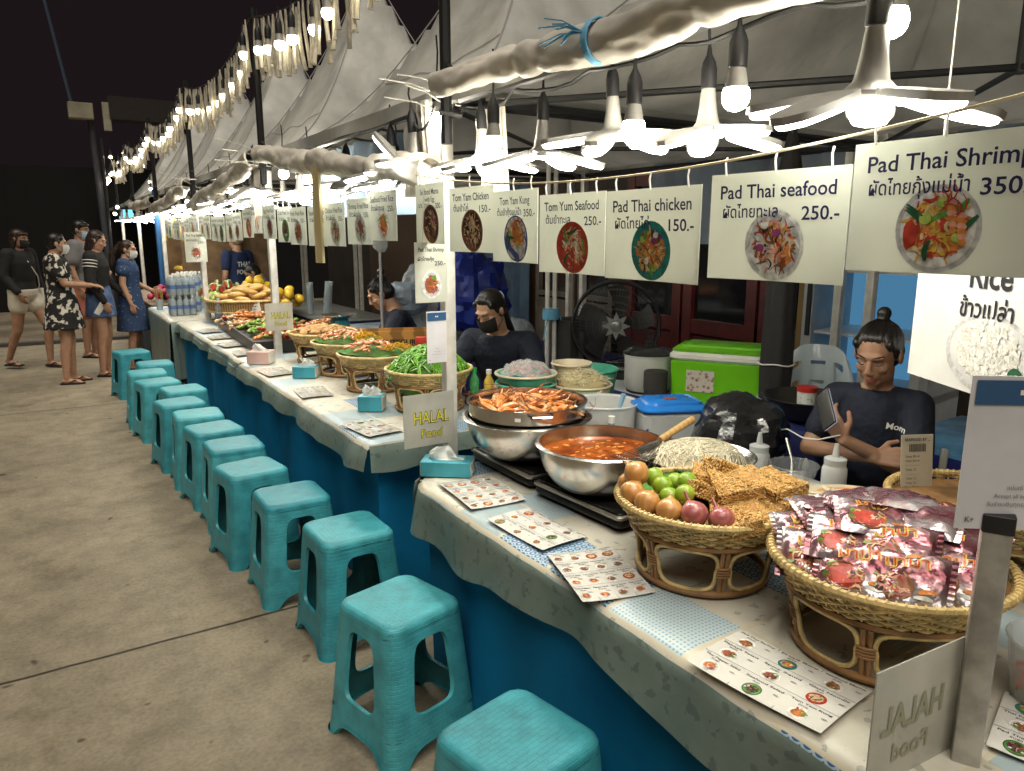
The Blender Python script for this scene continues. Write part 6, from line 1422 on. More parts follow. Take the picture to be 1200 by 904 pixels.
crumple('clear_bag', (2.02, 4.93, 1.56), (.06,.06,.08), CLB, 'small clear bag tied at the top of the thin pole', 'bag', 30)
# ---- third stall: black tray of grilled seafood
t = thing('seafood_tray', 'long low black tray heaped with skewers and seafood', 'tray', (1.62, 6.45, TZ)); a = MB(); a.box((0,0,.05), (.62,1.9,.008)); 
for s in (-1,1): a.box((s*.312,0,.045), (.012,1.9,.09)); a.box((0,s*.952,.045), (.636,.012,.09))
a.xf(Matrix.Rotation(-.06, 4, 'Z')); obj('tray', a, mat('tray_black', (.012,.012,.012), .4), t)
R = random.Random(70); cols = [('skewer_brown', (.36,.16,.05)), ('skewer_orange', (.62,.22,.05)), ('skewer_cream', (.62,.46,.25)), ('skewer_red', (.42,.07,.03)), ('skewer_green', (.20,.34,.05))]
km = []
for n_, c in cols:
    a = MB(); a.tube([(-.10,0,0), (.12,0,0)], .0025, 4)
    for k in range(4): a.ell((-.075+.05*k, 0, 0), (.026,.018,.016), 9, 6, jit=.1)
    km.append((n_, obj('skewer', a, mat(n_, c, .4, var=.45, vscale=40, coat=.2))))
first = [True]*5
lk = ['brown meat skewer on the black tray', 'orange shrimp skewer on the black tray', 'pale fish ball skewer on the black tray', 'dark red sausage skewer on the black tray', 'green vegetable skewer on the black tray']
for k in range(110):
    y = 5.6 + 1.75*k/110; j = int((y*2.3) % 5) if R.random() < .6 else R.randrange(5); x = 1.62 + R.uniform(-.24,.24); h = .02 + .09*(1-abs(x-1.62)/.3)
    o = km[j][1] if first[j] else km[j][1].copy()
    if not first[j]: COL.objects.link(o)
    first[j] = False; o.location = (x, y, TZ+.06+h*R.uniform(.4,1)); o.rotation_euler = (R.uniform(-.3,.3), R.uniform(-.25,.25), R.uniform(-.7,.7)+.5); tag(o, lk[j], 'skewer', lk[j].split(' on')[0].replace('skewer', 'skewers') + ' on the black tray')
t = thing('price_card', 'white price card standing in the seafood tray', 'card', (1.66, 7.42, TZ+.09)); panel(t, frame_of((0,0,0), (.8,-.6,0), (-.1,.1,1)), .12, .14, PVC, bow=0)
a = MB(); a.use(INK)
for k in range(4): put_text(a, ['Seafood', 'กุ้งเผา', '100.-', '150.-'][k], .024, frame_of((0,0,0), (.8,-.6,0), (-.1,.1,1)), .06, .11-.03*k, align='CENTER', bold=.02)
obj('lettering', a, None, t, smooth=False, fix=False)
# seafood plates right of the second tent pole, on the back of the third stall
for i, (x, y, l, sd_) in enumerate(((1.92,5.55,'plate of orange prawns behind the second tent pole',80), (2.0,6.15,'plate of red crab pieces behind the seafood tray',81))):
    t = thing('seafood_plate', l, 'plate', (x, y, TZ+.06), 0, 'seafood plates of the third stall'); a = MB(); a.lathe([(.001,0), (.15,.0), (.2,.03), (.203,.034), (.15,.006), (.001,.006)], 28); obj('plate', a, CRM, t)
    a = MB(); R = random.Random(sd_)
    for k in range(45): th, q = R.uniform(0,2*pi), sqrt(R.random())*.16; curl(a, Vector((q*cos(th), q*sin(th), .03+.05*(1-(q/.18)**2))), .03, R.uniform(0,6), .013)
    a.use(PRA); a.m = [0]*len(a.f); o_ = obj('prawns', a, None, t); o_['kind'] = 'stuff'
    a = MB(); a.lathe([(.12,-.06), (.12,0)], 20); obj('foot', a, CRM, t)
t = thing('weighing_scale', 'small teal kitchen scale between the seafood plates', 'scale', (2.05, 5.95, TZ)); a = MB(); a.rbox((0,0,.09), (.18,.16,.18), .03, taper=.7); obj('body', a, TEAL, t); a = MB(); a.lathe([(.001,.19), (.12,.19), (.15,.21)], 24); a.tube([(0,0,.16), (0,0,.2)], .02, 8); obj('pan', a, STEEL, t); a = MB(); a.tube([(-.075,-.04,.09), (-.085,-.045,.095)], .05, 16); obj('dial', a, PVC, t)
# long basket of grilled corn, mangoes and cut watermelon
t = thing('long_basket', 'long rattan basket heaped with buns, mangoes and melon slices', 'basket', (1.80, 8.02, TZ+.02), radians(-12)); bm_ = MB(); e = 3
n = 72; ring = lambda rx, ry, z: [Vector((rx*math.copysign(abs(cos(2*pi*k/n))**(2/e), cos(2*pi*k/n)), ry*math.copysign(abs(sin(2*pi*k/n))**(2/e), sin(2*pi*k/n)), z)) for k in range(n)]
bm_.loft([ring(.40,.62,.10), ring(.40*1.01,.62*1.01,.12), ring(.405,.625,.14), ring(.42,.64,.20)]); obj('weave', bm_, mat('rattan_wall', (.42,.28,.11), .55, kind='wave', vscale=14, col2=(.20,.11,.04), bump=.5, bscale=60), t)
a = MB(); a.tube(ring(.425,.645,.205), .013, 6, loop=True); a.tube(ring(.40,.62,.095), .011, 6, loop=True); obj('rim', a, RATTAN, t)
a = MB(); a.loft([ring(.41,.63,.15), ring(.01,.01,.152)]); obj('tray', a, RATTAND, t)
for k in range(10): an = 2*pi*k/10; a = MB(); a.tube([(.39*cos(an), .60*sin(an), .0), (.40*cos(an), .61*sin(an), .1)], .010, 6); obj('post', a, RATTAND, t)
BUN = mat('corn_bun', (.55,.33,.10), .5, var=.35, vscale=18); MANGO = mat('mango', (.66,.42,.03), .4, var=.25, vscale=9); MEL = mat('melon_red', (.50,.06,.04), .35, var=.3, vscale=30); MELG = mat('melon_green', (.30,.40,.16), .45, var=.4, vscale=10)
def spread_items(mk, m, name, spots, lab, cat, grp, rot=None):
    R = random.Random(len(spots)); base = None
    for i, p in enumerate(spots):
        if base is None: o = base = obj(name, mk, m)
        else: o = base.copy(); COL.objects.link(o)
        o.location = p; o.rotation_euler = rot(i, R) if rot else (R.uniform(-.4,.4), R.uniform(-.4,.4), R.uniform(0,6)); tag(o, lab, cat, grp)
R = random.Random(91)
def heap(cx, cy, z, rx, ry, h, n, R): return [(cx + rx*q*cos(t), cy + ry*q*sin(t), z + h*(1-q*q)) for q, t in ((sqrt((k+.5)/n), k*2.399+R.uniform(0,.3)) for k in range(n))]
spread_items(MB().ell((0,0,0), (.095,.034,.030), 12, 8), BUN, 'bun', heap(1.78,7.85,TZ+.20,.30,.32,.14,26,R), 'golden brown long bun heaped in the long basket', 'bun', 'buns in the long basket', lambda i, R: (R.uniform(-.2,.2), R.uniform(-.3,.3), -.5+R.uniform(-.4,.4)))
spread_items(MB().ell((0,0,0), (.06,.042,.045), 12, 8), MANGO, 'mango', heap(1.95,8.35,TZ+.22,.18,.14,.17,12,R) + heap(2.0,7.35,TZ+.18,.16,.14,.15,9,R), 'yellow mango heaped beside the buns', 'mango', 'yellow mangoes')
sl = MB(); sl.use(MEL).loft([[Vector((.001,0,0)), Vector((.07*cos(.2),.0,.07*sin(.2))), Vector((0,0,.075)), Vector((-.07*cos(.2),0,.07*sin(.2)))], [Vector((0,.03,0)), Vector((.07,.03,.02)), Vector((0,.03,.075)), Vector((-.07,.03,.02))]], cap=True); sl.use(MELG).tube([(.075*cos(t), .015, .075*sin(t)) for t in (0,.5,1,1.57,2.1,2.6,3.14)], .014, 5)
spread_items(sl, None, 'melon_slice', heap(1.62,8.42,TZ+.21,.20,.20,.10,14,R), 'cut watermelon slice at the far end of the long basket', 'melon', 'watermelon slices')
spread_items(MB().ell((0,0,0), (.05,.04,.038), 12, 8), mat('green_fruit', (.34,.42,.10), .4, var=.3, vscale=12), 'green_fruit', heap(1.50,8.25,TZ+.19,.10,.20,.05,11,R), 'pale green fruit at the left end of the long basket', 'fruit', 'pale green fruits')
# glass bottle, bag and water packs
t = thing('water_bottle', 'clear water bottle with pale blue cap on the third table edge', 'bottle', (1.40, 7.55, TZ)); obj('body', shell([(.001,0), (.036,0), (.038,.01), (.036,.10), (.038,.17), (.016,.215), (.014,.235)], .002, 18), CLEARG, t); a = MB(); a.lathe([(.016,.23), (.016,.255), (.001,.256)], 14); obj('cap', a, mat('pale_blue_plastic', (.25,.45,.62), .4), t); a = MB(); a.lathe([(.0385,.06), (.0385,.11)], 18); obj('label', a, mat('label_dark', (.1,.12,.14), .4), t)
crumple('clear_bag', (1.50, 7.25, TZ+.06), (.09,.11,.08), CLB, 'small clear bag of red sauce sachets on the third table', 'bag', 33)
WB = thing('water_pack', 'x', 'water pack'); Rw = mat('water_clear', (.62,.72,.78), .15, trans=.35, alpha=.8, ior=1.2)
for i in range(4):
    for j in range(3):
        a = MB(); a.lathe([(.001,0), (.030,0), (.032,.01), (.031,.08), (.032,.15), (.013,.19), (.013,.2)], 10, c=((i-1.5)*.066, (j-1)*.066, 0)); b_ = obj('bottle', a, Rw, WB); a = MB(); a.lathe([(.0145,.195), (.0145,.215), (.001,.216)], 8, c=((i-1.5)*.066, (j-1)*.066, 0)); obj('cap', a, PVC, b_)
        a = MB(); a.lathe([(.0325,.07), (.0325,.11)], 10, c=((i-1.5)*.066, (j-1)*.066, 0)); obj('label', a, mat('label_blue', (.05,.14,.42), .4), b_)
a = MB(); a.rbox((0,0,.085), (.275,.21,.17), .03); obj('wrap', a, mat('shrink_wrap', (.6,.68,.74), .15, trans=.6, alpha=.25), WB)
wl = ['pack of water bottles at the table front, lower of its stack', 'pack of water bottles at the table front, upper of its stack', 'pack of water bottles farther back, lower of its stack', 'pack of water bottles farther back, upper of its stack', 'third pack along the far table, lower', 'third pack along the far table, upper']
for i in range(6):
    loc = (1.25 + .10*(i//2), 8.75 + .36*(i//2), TZ + .217*(i % 2))
    if i == 0: WB.location = loc; WB['label'] = wl[0]; WB['group'] = 'packs of water bottles'
    else: dup(WB, loc, .1*i, wl[i], 'packs of water bottles')
t = thing('straw_cup', 'cup of coloured straws at the end of the far table', 'cup', (1.12, 9.55, TZ)); a = MB(); a.lathe([(.001,0), (.035,0), (.045,.11)], 16); obj('cup', a, CUP, t)
for k in range(9): a = MB(); a.tube([(.02*cos(k), .02*sin(k), .02), (.045*cos(k), .045*sin(k), .21)], .004, 5); obj('straw', a, mat('straw%d' % (k % 3), ((.5,.3,.04), (.2,.35,.06), (.5,.06,.04))[k % 3], .4), t)
# ---- fruit stall farther on
rk = thing('fruit_rack', 'stepped fruit rack at the far end of the stalls', 'rack', (1.9, 11.6, 0), radians(0)); RW = mat('rack_wood', (.20,.12,.06), .6, var=.3)
for k in range(4): a = MB(); a.box((.25*k-.3, 0, .75+.28*k), (.32, 2.2, .03)); a.box((.25*k-.46, 0, .79+.28*k), (.02, 2.2, .06)); obj('shelf', a, RW, rk)
for s in (-1, 1): a = MB(); a.box((.2, s*1.09, .85), (1.1,.05,1.7)); obj('side', a, RW, rk)
FR = [('mango', (.66,.42,.03), .055, 'yellow mango on the far fruit rack'), ('lime_fruit', (.30,.40,.04), .045, 'green mango on the far fruit rack'), ('red_apple', (.42,.05,.03), .045, 'red apple on the far fruit rack'), ('pale_melon', (.60,.52,.28), .06, 'cream melon on the far fruit rack')]
for k, (nm, c, r, l) in enumerate(FR):
    m_ = mat('fruit_'+nm, c, .35, var=.3, vscale=12); sp = []
    R = random.Random(k)
    for row, kk in (((0, 1), (1, 1), (2, 0), (3, 2))[k],): pass
    for i in range(44):
        y = 10.6 + 2.0*((i % 22)/22); sp.append((1.9+.25*((k+1) % 4)-.38+.10*(i//22)+R.uniform(-.02,.02), y+R.uniform(-.02,.02), .77+.28*((k+1) % 4)+r*.9+.055*(i//22)))
    spread_items(MB().ell((0,0,0), (r,r*.9,r*.85), 10, 7), m_, nm, sp, l, 'fruit', l.split(' on')[0] + 's on the far fruit rack')
bn = MB(); 
for k in range(7): bn.tube([(.03*(k-3), .02*sin(j*.6), -.02*j-.002*j*j) for j in range(7)], [.006,.016,.018,.018,.016,.012,.004], 7)
spread_items(bn, mat('banana', (.68,.46,.03), .4, var=.2), 'banana_bunch', [(1.55+.12*(i % 2), 10.3+.27*i, 1.72+.05*(i % 3)) for i in range(10)], 'yellow banana bunch hanging above the far fruit rack', 'bananas', 'banana bunches above the far fruit rack', lambda i, R: (0, 0, R.uniform(1,2)))
a = MB(); a.tube([(1.6,10.1,1.80), (1.6,13.0,1.80)], .012, 6); tag(obj('hanging_rail', a, BLACKMETAL), 'dark rail carrying the banana bunches', 'rail')
plain_table('far fruit table with a dark cloth at the end of the row', 1.1, 1.7, 10.2, 13.2, .75, RW, mat('dark_cloth', (.03,.05,.07), .7))
spread_items(MB().ell((0,0,0), (.05,.045,.042), 10, 7), mat('dragon', (.40,.04,.10), .4, var=.3, vscale=14), 'dragon_fruit', heap(1.35,10.75,.80,.2,.3,.14,20,random.Random(5)), 'dark pink fruit heaped on the far fruit table', 'fruit', 'dark pink fruits on the far table')
# blue tent pole and small far lights
a = MB(); a.rbox((1.36, 11.0, 1.1), (.07,.07,2.2), .01); tag(obj('blue_pole', a, mat('blue_paint', (.03,.13,.33), .4)), 'bright blue square pole by the far fruit stall', 'pole')
a = MB(); a.box((1.55, 16.5, 1.98), (.35,.05,.25)); tag(obj('blue_screen', a, emat('blue_screen_glow', (.15,.5,.9), 1.2)), 'small glowing blue screen far down the stalls', 'screen')
# street pole with speaker box and far string lights
t = thing('street_pole', 'tall dark street pole with a pale box and crossbar in the dark', 'street pole', (1.15, 18.0, 0)); a = MB(); a.tube([(.10,0,0), (.0,0,4.1)], [.08,.06], 10); obj('pole', a, mat('pole_dark', (.05,.05,.06), .6), t)
a = MB(); a.rbox((-.16, -.1, 4.05), (.44,.3,.30), .02); obj('box', a, mat('box_cream', (.30,.27,.20), .5, var=.3, vscale=3), t)
a = MB(); a.box((.30,-.1,3.98), (.14,.1,.55)); obj('lamp_tube', a, mat('tube_cream', (.32,.30,.22), .5), t)
a = MB(); a.tube([(-.3,0,4.2), (-.75,-.5,7.2)], .03, 6); obj('stay', a, mat('stay_blue', (.06,.09,.15), .5), t)
a = MB(); a.box((1.1,0,4.15), (1.5,.5,.45)); obj('crossbar', a, mat('bar_brown', (.018,.014,.012), .8), t)
R = random.Random(44)
for k in range(22): dup(fb, (1.05 + R.uniform(0,.5) + .03*k, 15.2 + R.uniform(-1,1.5), 1.95 + 1.25*R.random()**1.3), 0, 'tiny warm bulb in the far cluster left of the tents', 'far cluster of tiny bulbs', scale=.9)
a = MB(); a.tube([(1.1,15.5,0), (1.12,15.5,3.3)], .03, 8); tag(obj('far_post', a, BLACKMETAL), 'thin far post behind the cluster of tiny bulbs', 'post')
# ============================================================ people (front of a figure = -Y, its left = +X)
SKIN = mat('skin', (.42,.235,.15), .5, var=.14, vscale=14, sss=.08, bump=.18, bscale=170, bdist=.0015); SKIN2 = mat('skin_tan', (.36,.20,.125), .5, var=.14, vscale=14, sss=.08, bump=.18, bscale=170, bdist=.0015)
HAIR = mat('black_hair', (.012,.009,.008), .38, kind='wave', vscale=40, var=.5); BROWNHAIR = mat('dark_brown_hair', (.03,.017,.012), .4, kind='wave', vscale=40, var=.5)
LIP = mat('lips', (.34,.12,.09), .4); EYEW = mat('eye_white', (.6,.58,.55), .3); EYED = mat('eye_dark', (.015,.01,.008), .2)
def V(*a): return Vector(a)
def eloft(mb, secs, n=24):
    """closed solid through elliptical sections (centre, rx, ry)"""
    mb.loft([[V(c[0]+rx*cos(2*pi*k/n), c[1]+ry*sin(2*pi*k/n), c[2]) for k in range(n)] for c, rx, ry in secs], cap=True); return mb
def hand(mb, w, d, n, side, curl=.5, s=1.0, thumb=.7):
    w, d, n = Vector(w), Vector(d).normalized(), Vector(n).normalized(); n = (n - d*n.dot(d)).normalized(); sv = d.cross(n)*side
    for i, (o_, L_) in enumerate(((-.028,.066), (-.0095,.076), (.0095,.071), (.027,.056))):
        k = w + d*(.082 - abs(o_)*.25)*s + sv*o_*s; cone(mb, w + sv*o_*.5*s + d*.008*s, .0135*s, k, .0115*s, 8)
        p, a = k, curl*.5
        for q, r0 in ((.45,.0095), (.32,.0085), (.26,.0075)):
            dd = d*cos(a) + n*sin(a); e = p + dd*L_*q*s; cone(mb, p, r0*s, e, r0*.92*s, 8); p = e; a += curl*.75
    p = w + d*.022*s - sv*.022*s; e = p + (d*.62 - sv*thumb + n*.25).normalized()*.042*s; cone(mb, p, .0125*s, e, .0105*s, 8); e2 = e + (d*.85 - sv*.25 + n*.35).normalized()*.032*s; cone(mb, e, .0102*s, e2, .0085*s, 8)
def head_prims(mb, M):
    e = lambda c, r: mb.ell(M @ V(*c), r, 16, 12, M.to_3x3()); S = len(mb.v)
    e((0,.014,.032), (.073,.090,.083)); e((0,-.018,-.030), (.058,.066,.073)); e((0,-.030,-.068), (.042,.045,.038)); e((0,-.058,-.094), (.020,.018,.017))
    e((0,-.074,.030), (.050,.016,.013)); 
    for s in (-1, 1): e((s*.034,-.058,-.018), (.022,.022,.022)); e((s*.0105,-.097,-.027), (.0085,.009,.008)); e((s*.076,.010,-.002), (.009,.020,.030)); e((s*.038,-.02,-.060), (.018,.032,.030))
    cone(mb, M @ V(0,-.082,.018), .0085, M @ V(0,-.101,-.020), .0115, 8)
    e((0,-.070,-.044), (.030,.016,.020)); e((0,-.068,-.078), (.026,.014,.012)); e((0,-.081,-.055), (.021,.009,.006)); e((0,-.079,-.066), (.019,.010,.0075))
def face_bits(me_mb, M, lids=True):
    """eyes, lids and brows laid on the face, as one small mesh"""
    R3 = M.to_3x3()
    for s in (-1, 1):
        if lids:
            me_mb.use(EYED); me_mb.tube([M @ V(s*(.017+.027*u), -.0865 + .012*u*u*1.2, .006 - .005*sin(pi*u)) for u in (0,.25,.5,.75,1)], [.0008,.0018,.002,.0018,.0008], 5)
        else:
            me_mb.use(EYEW); me_mb.ell(M @ V(s*.031,-.0815,.008), (.0135,.006,.0052), 12, 8, R3); me_mb.use(EYED); me_mb.ell(M @ V(s*.031,-.0855,.008), (.0055,.003,.0052), 10, 6, R3)
            me_mb.tube([M @ V(s*(.016+.030*u), -.0865 + .010*u*u, .0125 + .003*sin(pi*u)) for u in (0,.25,.5,.75,1)], [.0006,.0014,.0016,.0014,.0006], 5)
        me_mb.use(HAIR); me_mb.tube([M @ V(s*(.012+.038*u), -.0895 + .016*u*u, .030 + .008*sin(pi*u*.8)) for u in (0,.25,.5,.75,1)], [.0015,.0026,.0026,.002,.0008], 5)
def hair_cap(mb, M, bun=None, tail=None, side=.0, fringe=.0, long=0):
    R3 = M.to_3x3(); e = lambda c, r: mb.ell(M @ V(*c), r, 16, 12, R3)
    e((0,.024,.043), (.0785,.089,.081)); e((0,.045,-.005), (.075,.070,.070)); e((0,-.004,.082), (.055,.054,.031))
    for s in (-1, 1): e((s*.066,.014,.028), (.012,.042,.042)); e((s*.058,-.032,.064), (.014,.026,.022))
    if fringe: e((0,-.060,.072), (.056,.030,.022))
    if bun: cone(mb, M @ V(*bun[0]), bun[1]*.8, M @ V(bun[0][0], bun[0][1]+.01, bun[0][2]+.012), bun[1], 12)
    if bun: cone(mb, M @ V(0,.05,.08), .03, M @ V(*bun[0]), .02, 10)
    if tail:
        p = [M @ V(*q) for q in tail[:1]] + [V(*q) for q in tail[1:-1]]; r = tail[-1]
        for i in range(len(p)-1): cone(mb, p[i], r[i], p[i+1], r[i+1], 10)
    if long:
        for s in (-1, 1): cone(mb, M @ V(s*.058,.02,0), .032, M @ V(s*.065,.03,-long), .022, 10)
        cone(mb, M @ V(0,.06,0), .055, M @ V(0,.07,-long), .035, 10)
def face_mask(M, m, parent):
    a = MB(); R3 = M.to_3x3()
    def f(u, v):
        x = (u-.5)*2; z = -.004 - .092*v; w_ = .070 - .022*v**2; y = -.100 + .052*x*x - .014*(1-abs(2*v-.75))*(1-x*x) + .012*(v > .85)
        return M @ V(x*w_, y - .004, z + .006*abs(x)*(1-2*v))
    a.grid(f, 16, 12); n0 = len(a.v)
    for s in (-1, 1):
        for z0, z1 in ((-.012,.008), (-.075,-.02)): a.tube([M @ V(s*.066,-.05,z0), M @ V(s*.080,-.015,(z0+z1)/2), M @ V(s*.083,.012,z1)], .0018, 4)
    return obj('face_mask', a, m, parent, fix=False)
def strands(ho, M, hair, seed):
    """loose combed strands over the hair"""
    from mathutils.bvhtree import BVHTree
    bv = BVHTree.FromPolygons([v.co for v in ho.data.vertices], [p.vertices for p in ho.data.polygons]); R = random.Random(seed)
    tgt = V(hair['bun'][0][0], hair['bun'][0][1]+.008, hair['bun'][0][2]-.025) if hair.get('bun') else V(0,.105,.02); a = MB()
    for k in range(260):
        an = R.uniform(-2.5, 2.5); s0 = V(.085*sin(an), -.075*cos(an)+.01, .085-.10*abs(an)/2.5+R.uniform(-.01,.02)); pts = []
        for j in range(9):
            u = j/8; q = s0.lerp(tgt, u); c = V(0,.02,.03); q = c + (q-c).normalized()*.092; h = bv.find_nearest(M @ q)
            if h[0] is None: break
            pts.append(h[0] + h[1]*(.0012 + .0012*sin(k+j*.9)))
        if len(pts) > 3: a.tube(pts[:R.randint(5, 9)], [.0006]+[.0012]*(len(pts[:9])-2)+[.0005] if False else .0011, 4, cap=False)
    return obj('strands', a, ho.data.materials[0], ho, fix=False)
def headM(c, turn=0, pitch=0, roll=0): return Matrix.Translation(Vector(c)) @ Matrix.Rotation(turn, 4, 'Z') @ Matrix.Rotation(pitch, 4, 'X') @ Matrix.Rotation(roll, 4, 'Y')
def person(label, loc, rz, J, head, clothes, skin=SKIN, hair=None, mask=None, vox=.0075, lids=True, scale=1.0, hairm=HAIR, extra=None, group=None, build=1.0, hcurl=.5):
    """J: joints hipL/R kneeL/R ankL/R shoL/R elbL/R wriL/R, handL/R=(dir, palm normal), torso sections"""
    t = thing('person', label, 'person', loc, rz, group); t.scale = (scale,)*3
    M = headM(*head); b = MB(); head_prims(b, M)
    nk = V(*J['neck']); cone(b, nk, .058*build, M @ V(0,.025,-.06), .050, 12)
    eloft(b, J['torso'])
    for s in 'LR':
        cone(b, J['sho'+s], .050*build, J['elb'+s], .039*build); cone(b, J['elb'+s], .0385*build, J['wri'+s], .026*build); cone(b, V(*J['sho'+s]), .05*build, nk - V(0,0,.03), .055*build)
        d, n = J['hand'+s]; hand(b, J['wri'+s], d, n, 1 if s == 'L' else -1, J.get('curl'+s, hcurl), s=J.get('hs', 1.0))
        cone(b, J['hip'+s], .085*build, J['kne'+s], .056*build); cone(b, J['kne'+s], .055*build, V(*J['kne'+s]).lerp(V(*J['ank'+s]), .3) + V(0,.012,0), .053*build); cone(b, V(*J['kne'+s]).lerp(V(*J['ank'+s]), .3)+V(0,.012,0), .053*build, J['ank'+s], .034)
        A = V(*J['ank'+s]); fd = V(*J.get('foot'+s, (0,-1,0))); cone(b, A + V(0,0,-.035) - fd*.03, .030, A + V(0,0,-.048) + fd*.12, .026); 
        for q in range(-2, 3): cone(b, A + V(0,0,-.05) + fd*.12 + fd.cross(V(0,0,1))*.011*q, .011, A + V(0,0,-.056) + fd*(.165-.008*abs(q-1)) + fd.cross(V(0,0,1))*.012*q, .0085, 6)
    Mi = M.inverted()
    def cf(c):
        p = Mi @ c
        return 1 if (abs(p.x) < .020 and -.073 < p.z < -.050 and p.y < -.078 + 10*p.x*p.x) else 0
    remesh(b, 'body', skin, t, vox, 3, colour=([LIP], cf))
    f = MB(); face_bits(f, M, lids); obj('eyes_and_brows', f, None, t)
    if hair is not None:
        h = MB(); hair_cap(h, M, **hair); ho = remesh(h, 'hair', hairm, t, max(.006, vox*.9), 2)
        if vox < .008: strands(ho, M, hair, len(label))
    if mask: face_mask(M, mask, t)
    for nm, m, fn, v_ in clothes:
        c = MB(); fn(c, J); remesh(c, nm, m, t, v_, 2)
    if extra: extra(t, J, M)
    return t
def shirt(sl=.5, ex=.014, low=0, neck=True, er=0):
    def f(c, J):
        T = J['torso'][low:]
        eloft(c, [(q, rx+ex, ry+ex) for q, rx, ry in T])
        for s in 'LR':
            a, e, w = V(*J['sho'+s]), V(*J['elb'+s]), V(*J['wri'+s]); cone(c, a, .05+ex+.006, a.lerp(e, min(1, sl)), .043+ex*.8+er)
            if sl > 1: cone(c, e, .041+ex*.7, e.lerp(w, sl-1), .030+ex*.6)
            cone(c, a + V(0,0,.004), .05+ex, V(*J['neck'])*.62 + a*.38 - V(0,0,.026), .052+ex*.5)
    return f
def shorts(frac=.35, ex=.020):
    def f(c, J):
        eloft(c, [(q, rx+ex, ry+ex) for q, rx, ry in J['torso'][:3]])
        for s in 'LR': h, k = V(*J['hip'+s]), V(*J['kne'+s]); cone(c, h, .085+ex, h.lerp(k, frac), .078+ex)
    return f
def skirt_(z0, z1, r0, r1, y=0):
    return lambda c, J: eloft(c, [((0,y,z0), *r0), ((0,y,(z0+z1)/2), (r0[0]+r1[0])/2+.006, (r0[1]+r1[1])/2+.006), ((0,y,z1), *r1)])
def both(*fs):
    def f(c, J):
        for g in fs: g(c, J)
    return f
TORSO = [((0,0,.84), .10, .085), ((0,.01,.90), .155, .115), ((0,.01,.97), .158, .112), ((0,0,1.06), .132, .095), ((0,-.005,1.17), .140, .103), ((0,-.005,1.28), .155, .110), ((0,.005,1.37), .150, .095), ((0,.01,1.43), .085, .065)]
def standing(elbL, wriL, hL, elbR, wriR, hR, kneL=(.095,-.02,.48), ankL=(.095,.02,.075), kneR=(-.095,-.02,.48), ankR=(-.095,.02,.075), torso=TORSO, footL=(.2,-1,0), footR=(-.2,-1,0), **k):
    d = dict(neck=(0,.012,1.44), torso=torso, shoL=(.165,.01,1.385), shoR=(-.165,.01,1.385), elbL=elbL, elbR=elbR, wriL=wriL, wriR=wriR, handL=hL, handR=hR, hipL=(.088,.0,.88), hipR=(-.088,0,.88), kneL=kneL, kneR=kneR, ankL=ankL, ankR=ankR, footL=V(*footL).normalized(), footR=V(*footR).normalized())
    d.update(k); return d
HANG = dict(elbL=(.225,.03,1.12), wriL=(.235,-.03,.87), hL=((0,-.1,-1), (-1,0,0)), elbR=(-.225,.03,1.12), wriR=(-.235,-.03,.87), hR=((0,-.1,-1), (1,0,0)))
STORSO = [((0,.03,.44), .13, .10), ((0,.03,.52), .165, .13), ((0,.03,.62), .145, .11), ((0,.02,.73), .145, .108), ((0,0,.85), .162, .115), ((0,-.012,.95), .168, .112), ((0,-.015,1.02), .155, .092), ((0,-.02,1.075), .088, .066)]
def seated(elbL, wriL, hL, elbR, wriR, hR, lean=0, drop=0, **k):
    T = [((c[0], c[1]-lean*max(0, c[2]-.5), c[2]-drop*max(0, c[2]-.5)), rx, ry) for c, rx, ry in STORSO]; q = lambda p: (p[0], p[1]-lean*max(0,p[2]-.5), p[2]-drop*max(0,p[2]-.5))
    d = dict(neck=q((0,-.02,1.085)), torso=T, shoL=q((.178,-.015,1.03)), shoR=q((-.178,-.015,1.03)), elbL=elbL, elbR=elbR, wriL=wriL, wriR=wriR, handL=hL, handR=hR, hipL=(.09,.0,.50), hipR=(-.09,0,.50), kneL=(.13,-.40,.50), kneR=(-.13,-.40,.50), ankL=(.12,-.38,.075), ankR=(-.12,-.38,.075), footL=V(.1,-1,0).normalized(), footR=V(-.1,-1,0).normalized()); d.update(k); return d
NAVY = mat('navy_cotton', (.010,.013,.028), .8, var=.25, vscale=9, bump=.7, bscale=9, bdist=.04); DARKJ = mat('dark_trousers', (.012,.012,.015), .8); BLACKC = mat('black_cotton', (.012,.011,.012), .8, var=.3, vscale=8, bump=.35, bscale=14, bdist=.02)
MASKK = mat('mask_black', (.014,.013,.013), .7); MASKW = mat('mask_white', (.66,.66,.64), .7); MASKB = mat('mask_blue', (.28,.46,.58), .7, kind='voronoi', vscale=60, col2=(.5,.6,.66))
# ---- seated man with phone, arms folded
def man_extra(t, J, M):
    from mathutils.bvhtree import BVHTree
    sh = [c for c in t.children if c.name.startswith('t_shirt')][0]; me = sh.data; bv = BVHTree.FromPolygons([v.co for v in me.vertices], [p.vertices for p in me.polygons])
    a = MB(); a.use(PVC); put_text(a, 'Mom', .032, lambda x, y, d=0: V(x, -.5, y), .055, .945, bold=.02, rot=-.1); vs = []
    for p in a.v:
        h = bv.ray_cast(Vector(p), V(0,1,0)); vs.append(tuple((h[0] if h[0] else Vector(p)) + V(0,-.0018,0)))
    a.v = vs; obj('shirt_logo', a, None, sh, smooth=False, fix=False)
MAN = seated(elbL=(.185,-.17,.80), wriL=(-.035,-.325,.935), hL=((-.55,-.10,.75), (.1,.9,.25)), elbR=(-.20,-.13,.835), wriR=(.055,-.275,.875), hR=((1,.22,.12), (.1,.85,-.35)), curlL=.75, curlR=.22, torso=None)
MAN['torso'] = [(c, rx*.80, ry*.90) for c, rx, ry in STORSO]; MAN['shoL'] = (.136,-.015,1.02); MAN['shoR'] = (-.136,-.015,1.02)
mp = (2.44, 1.46, .095)
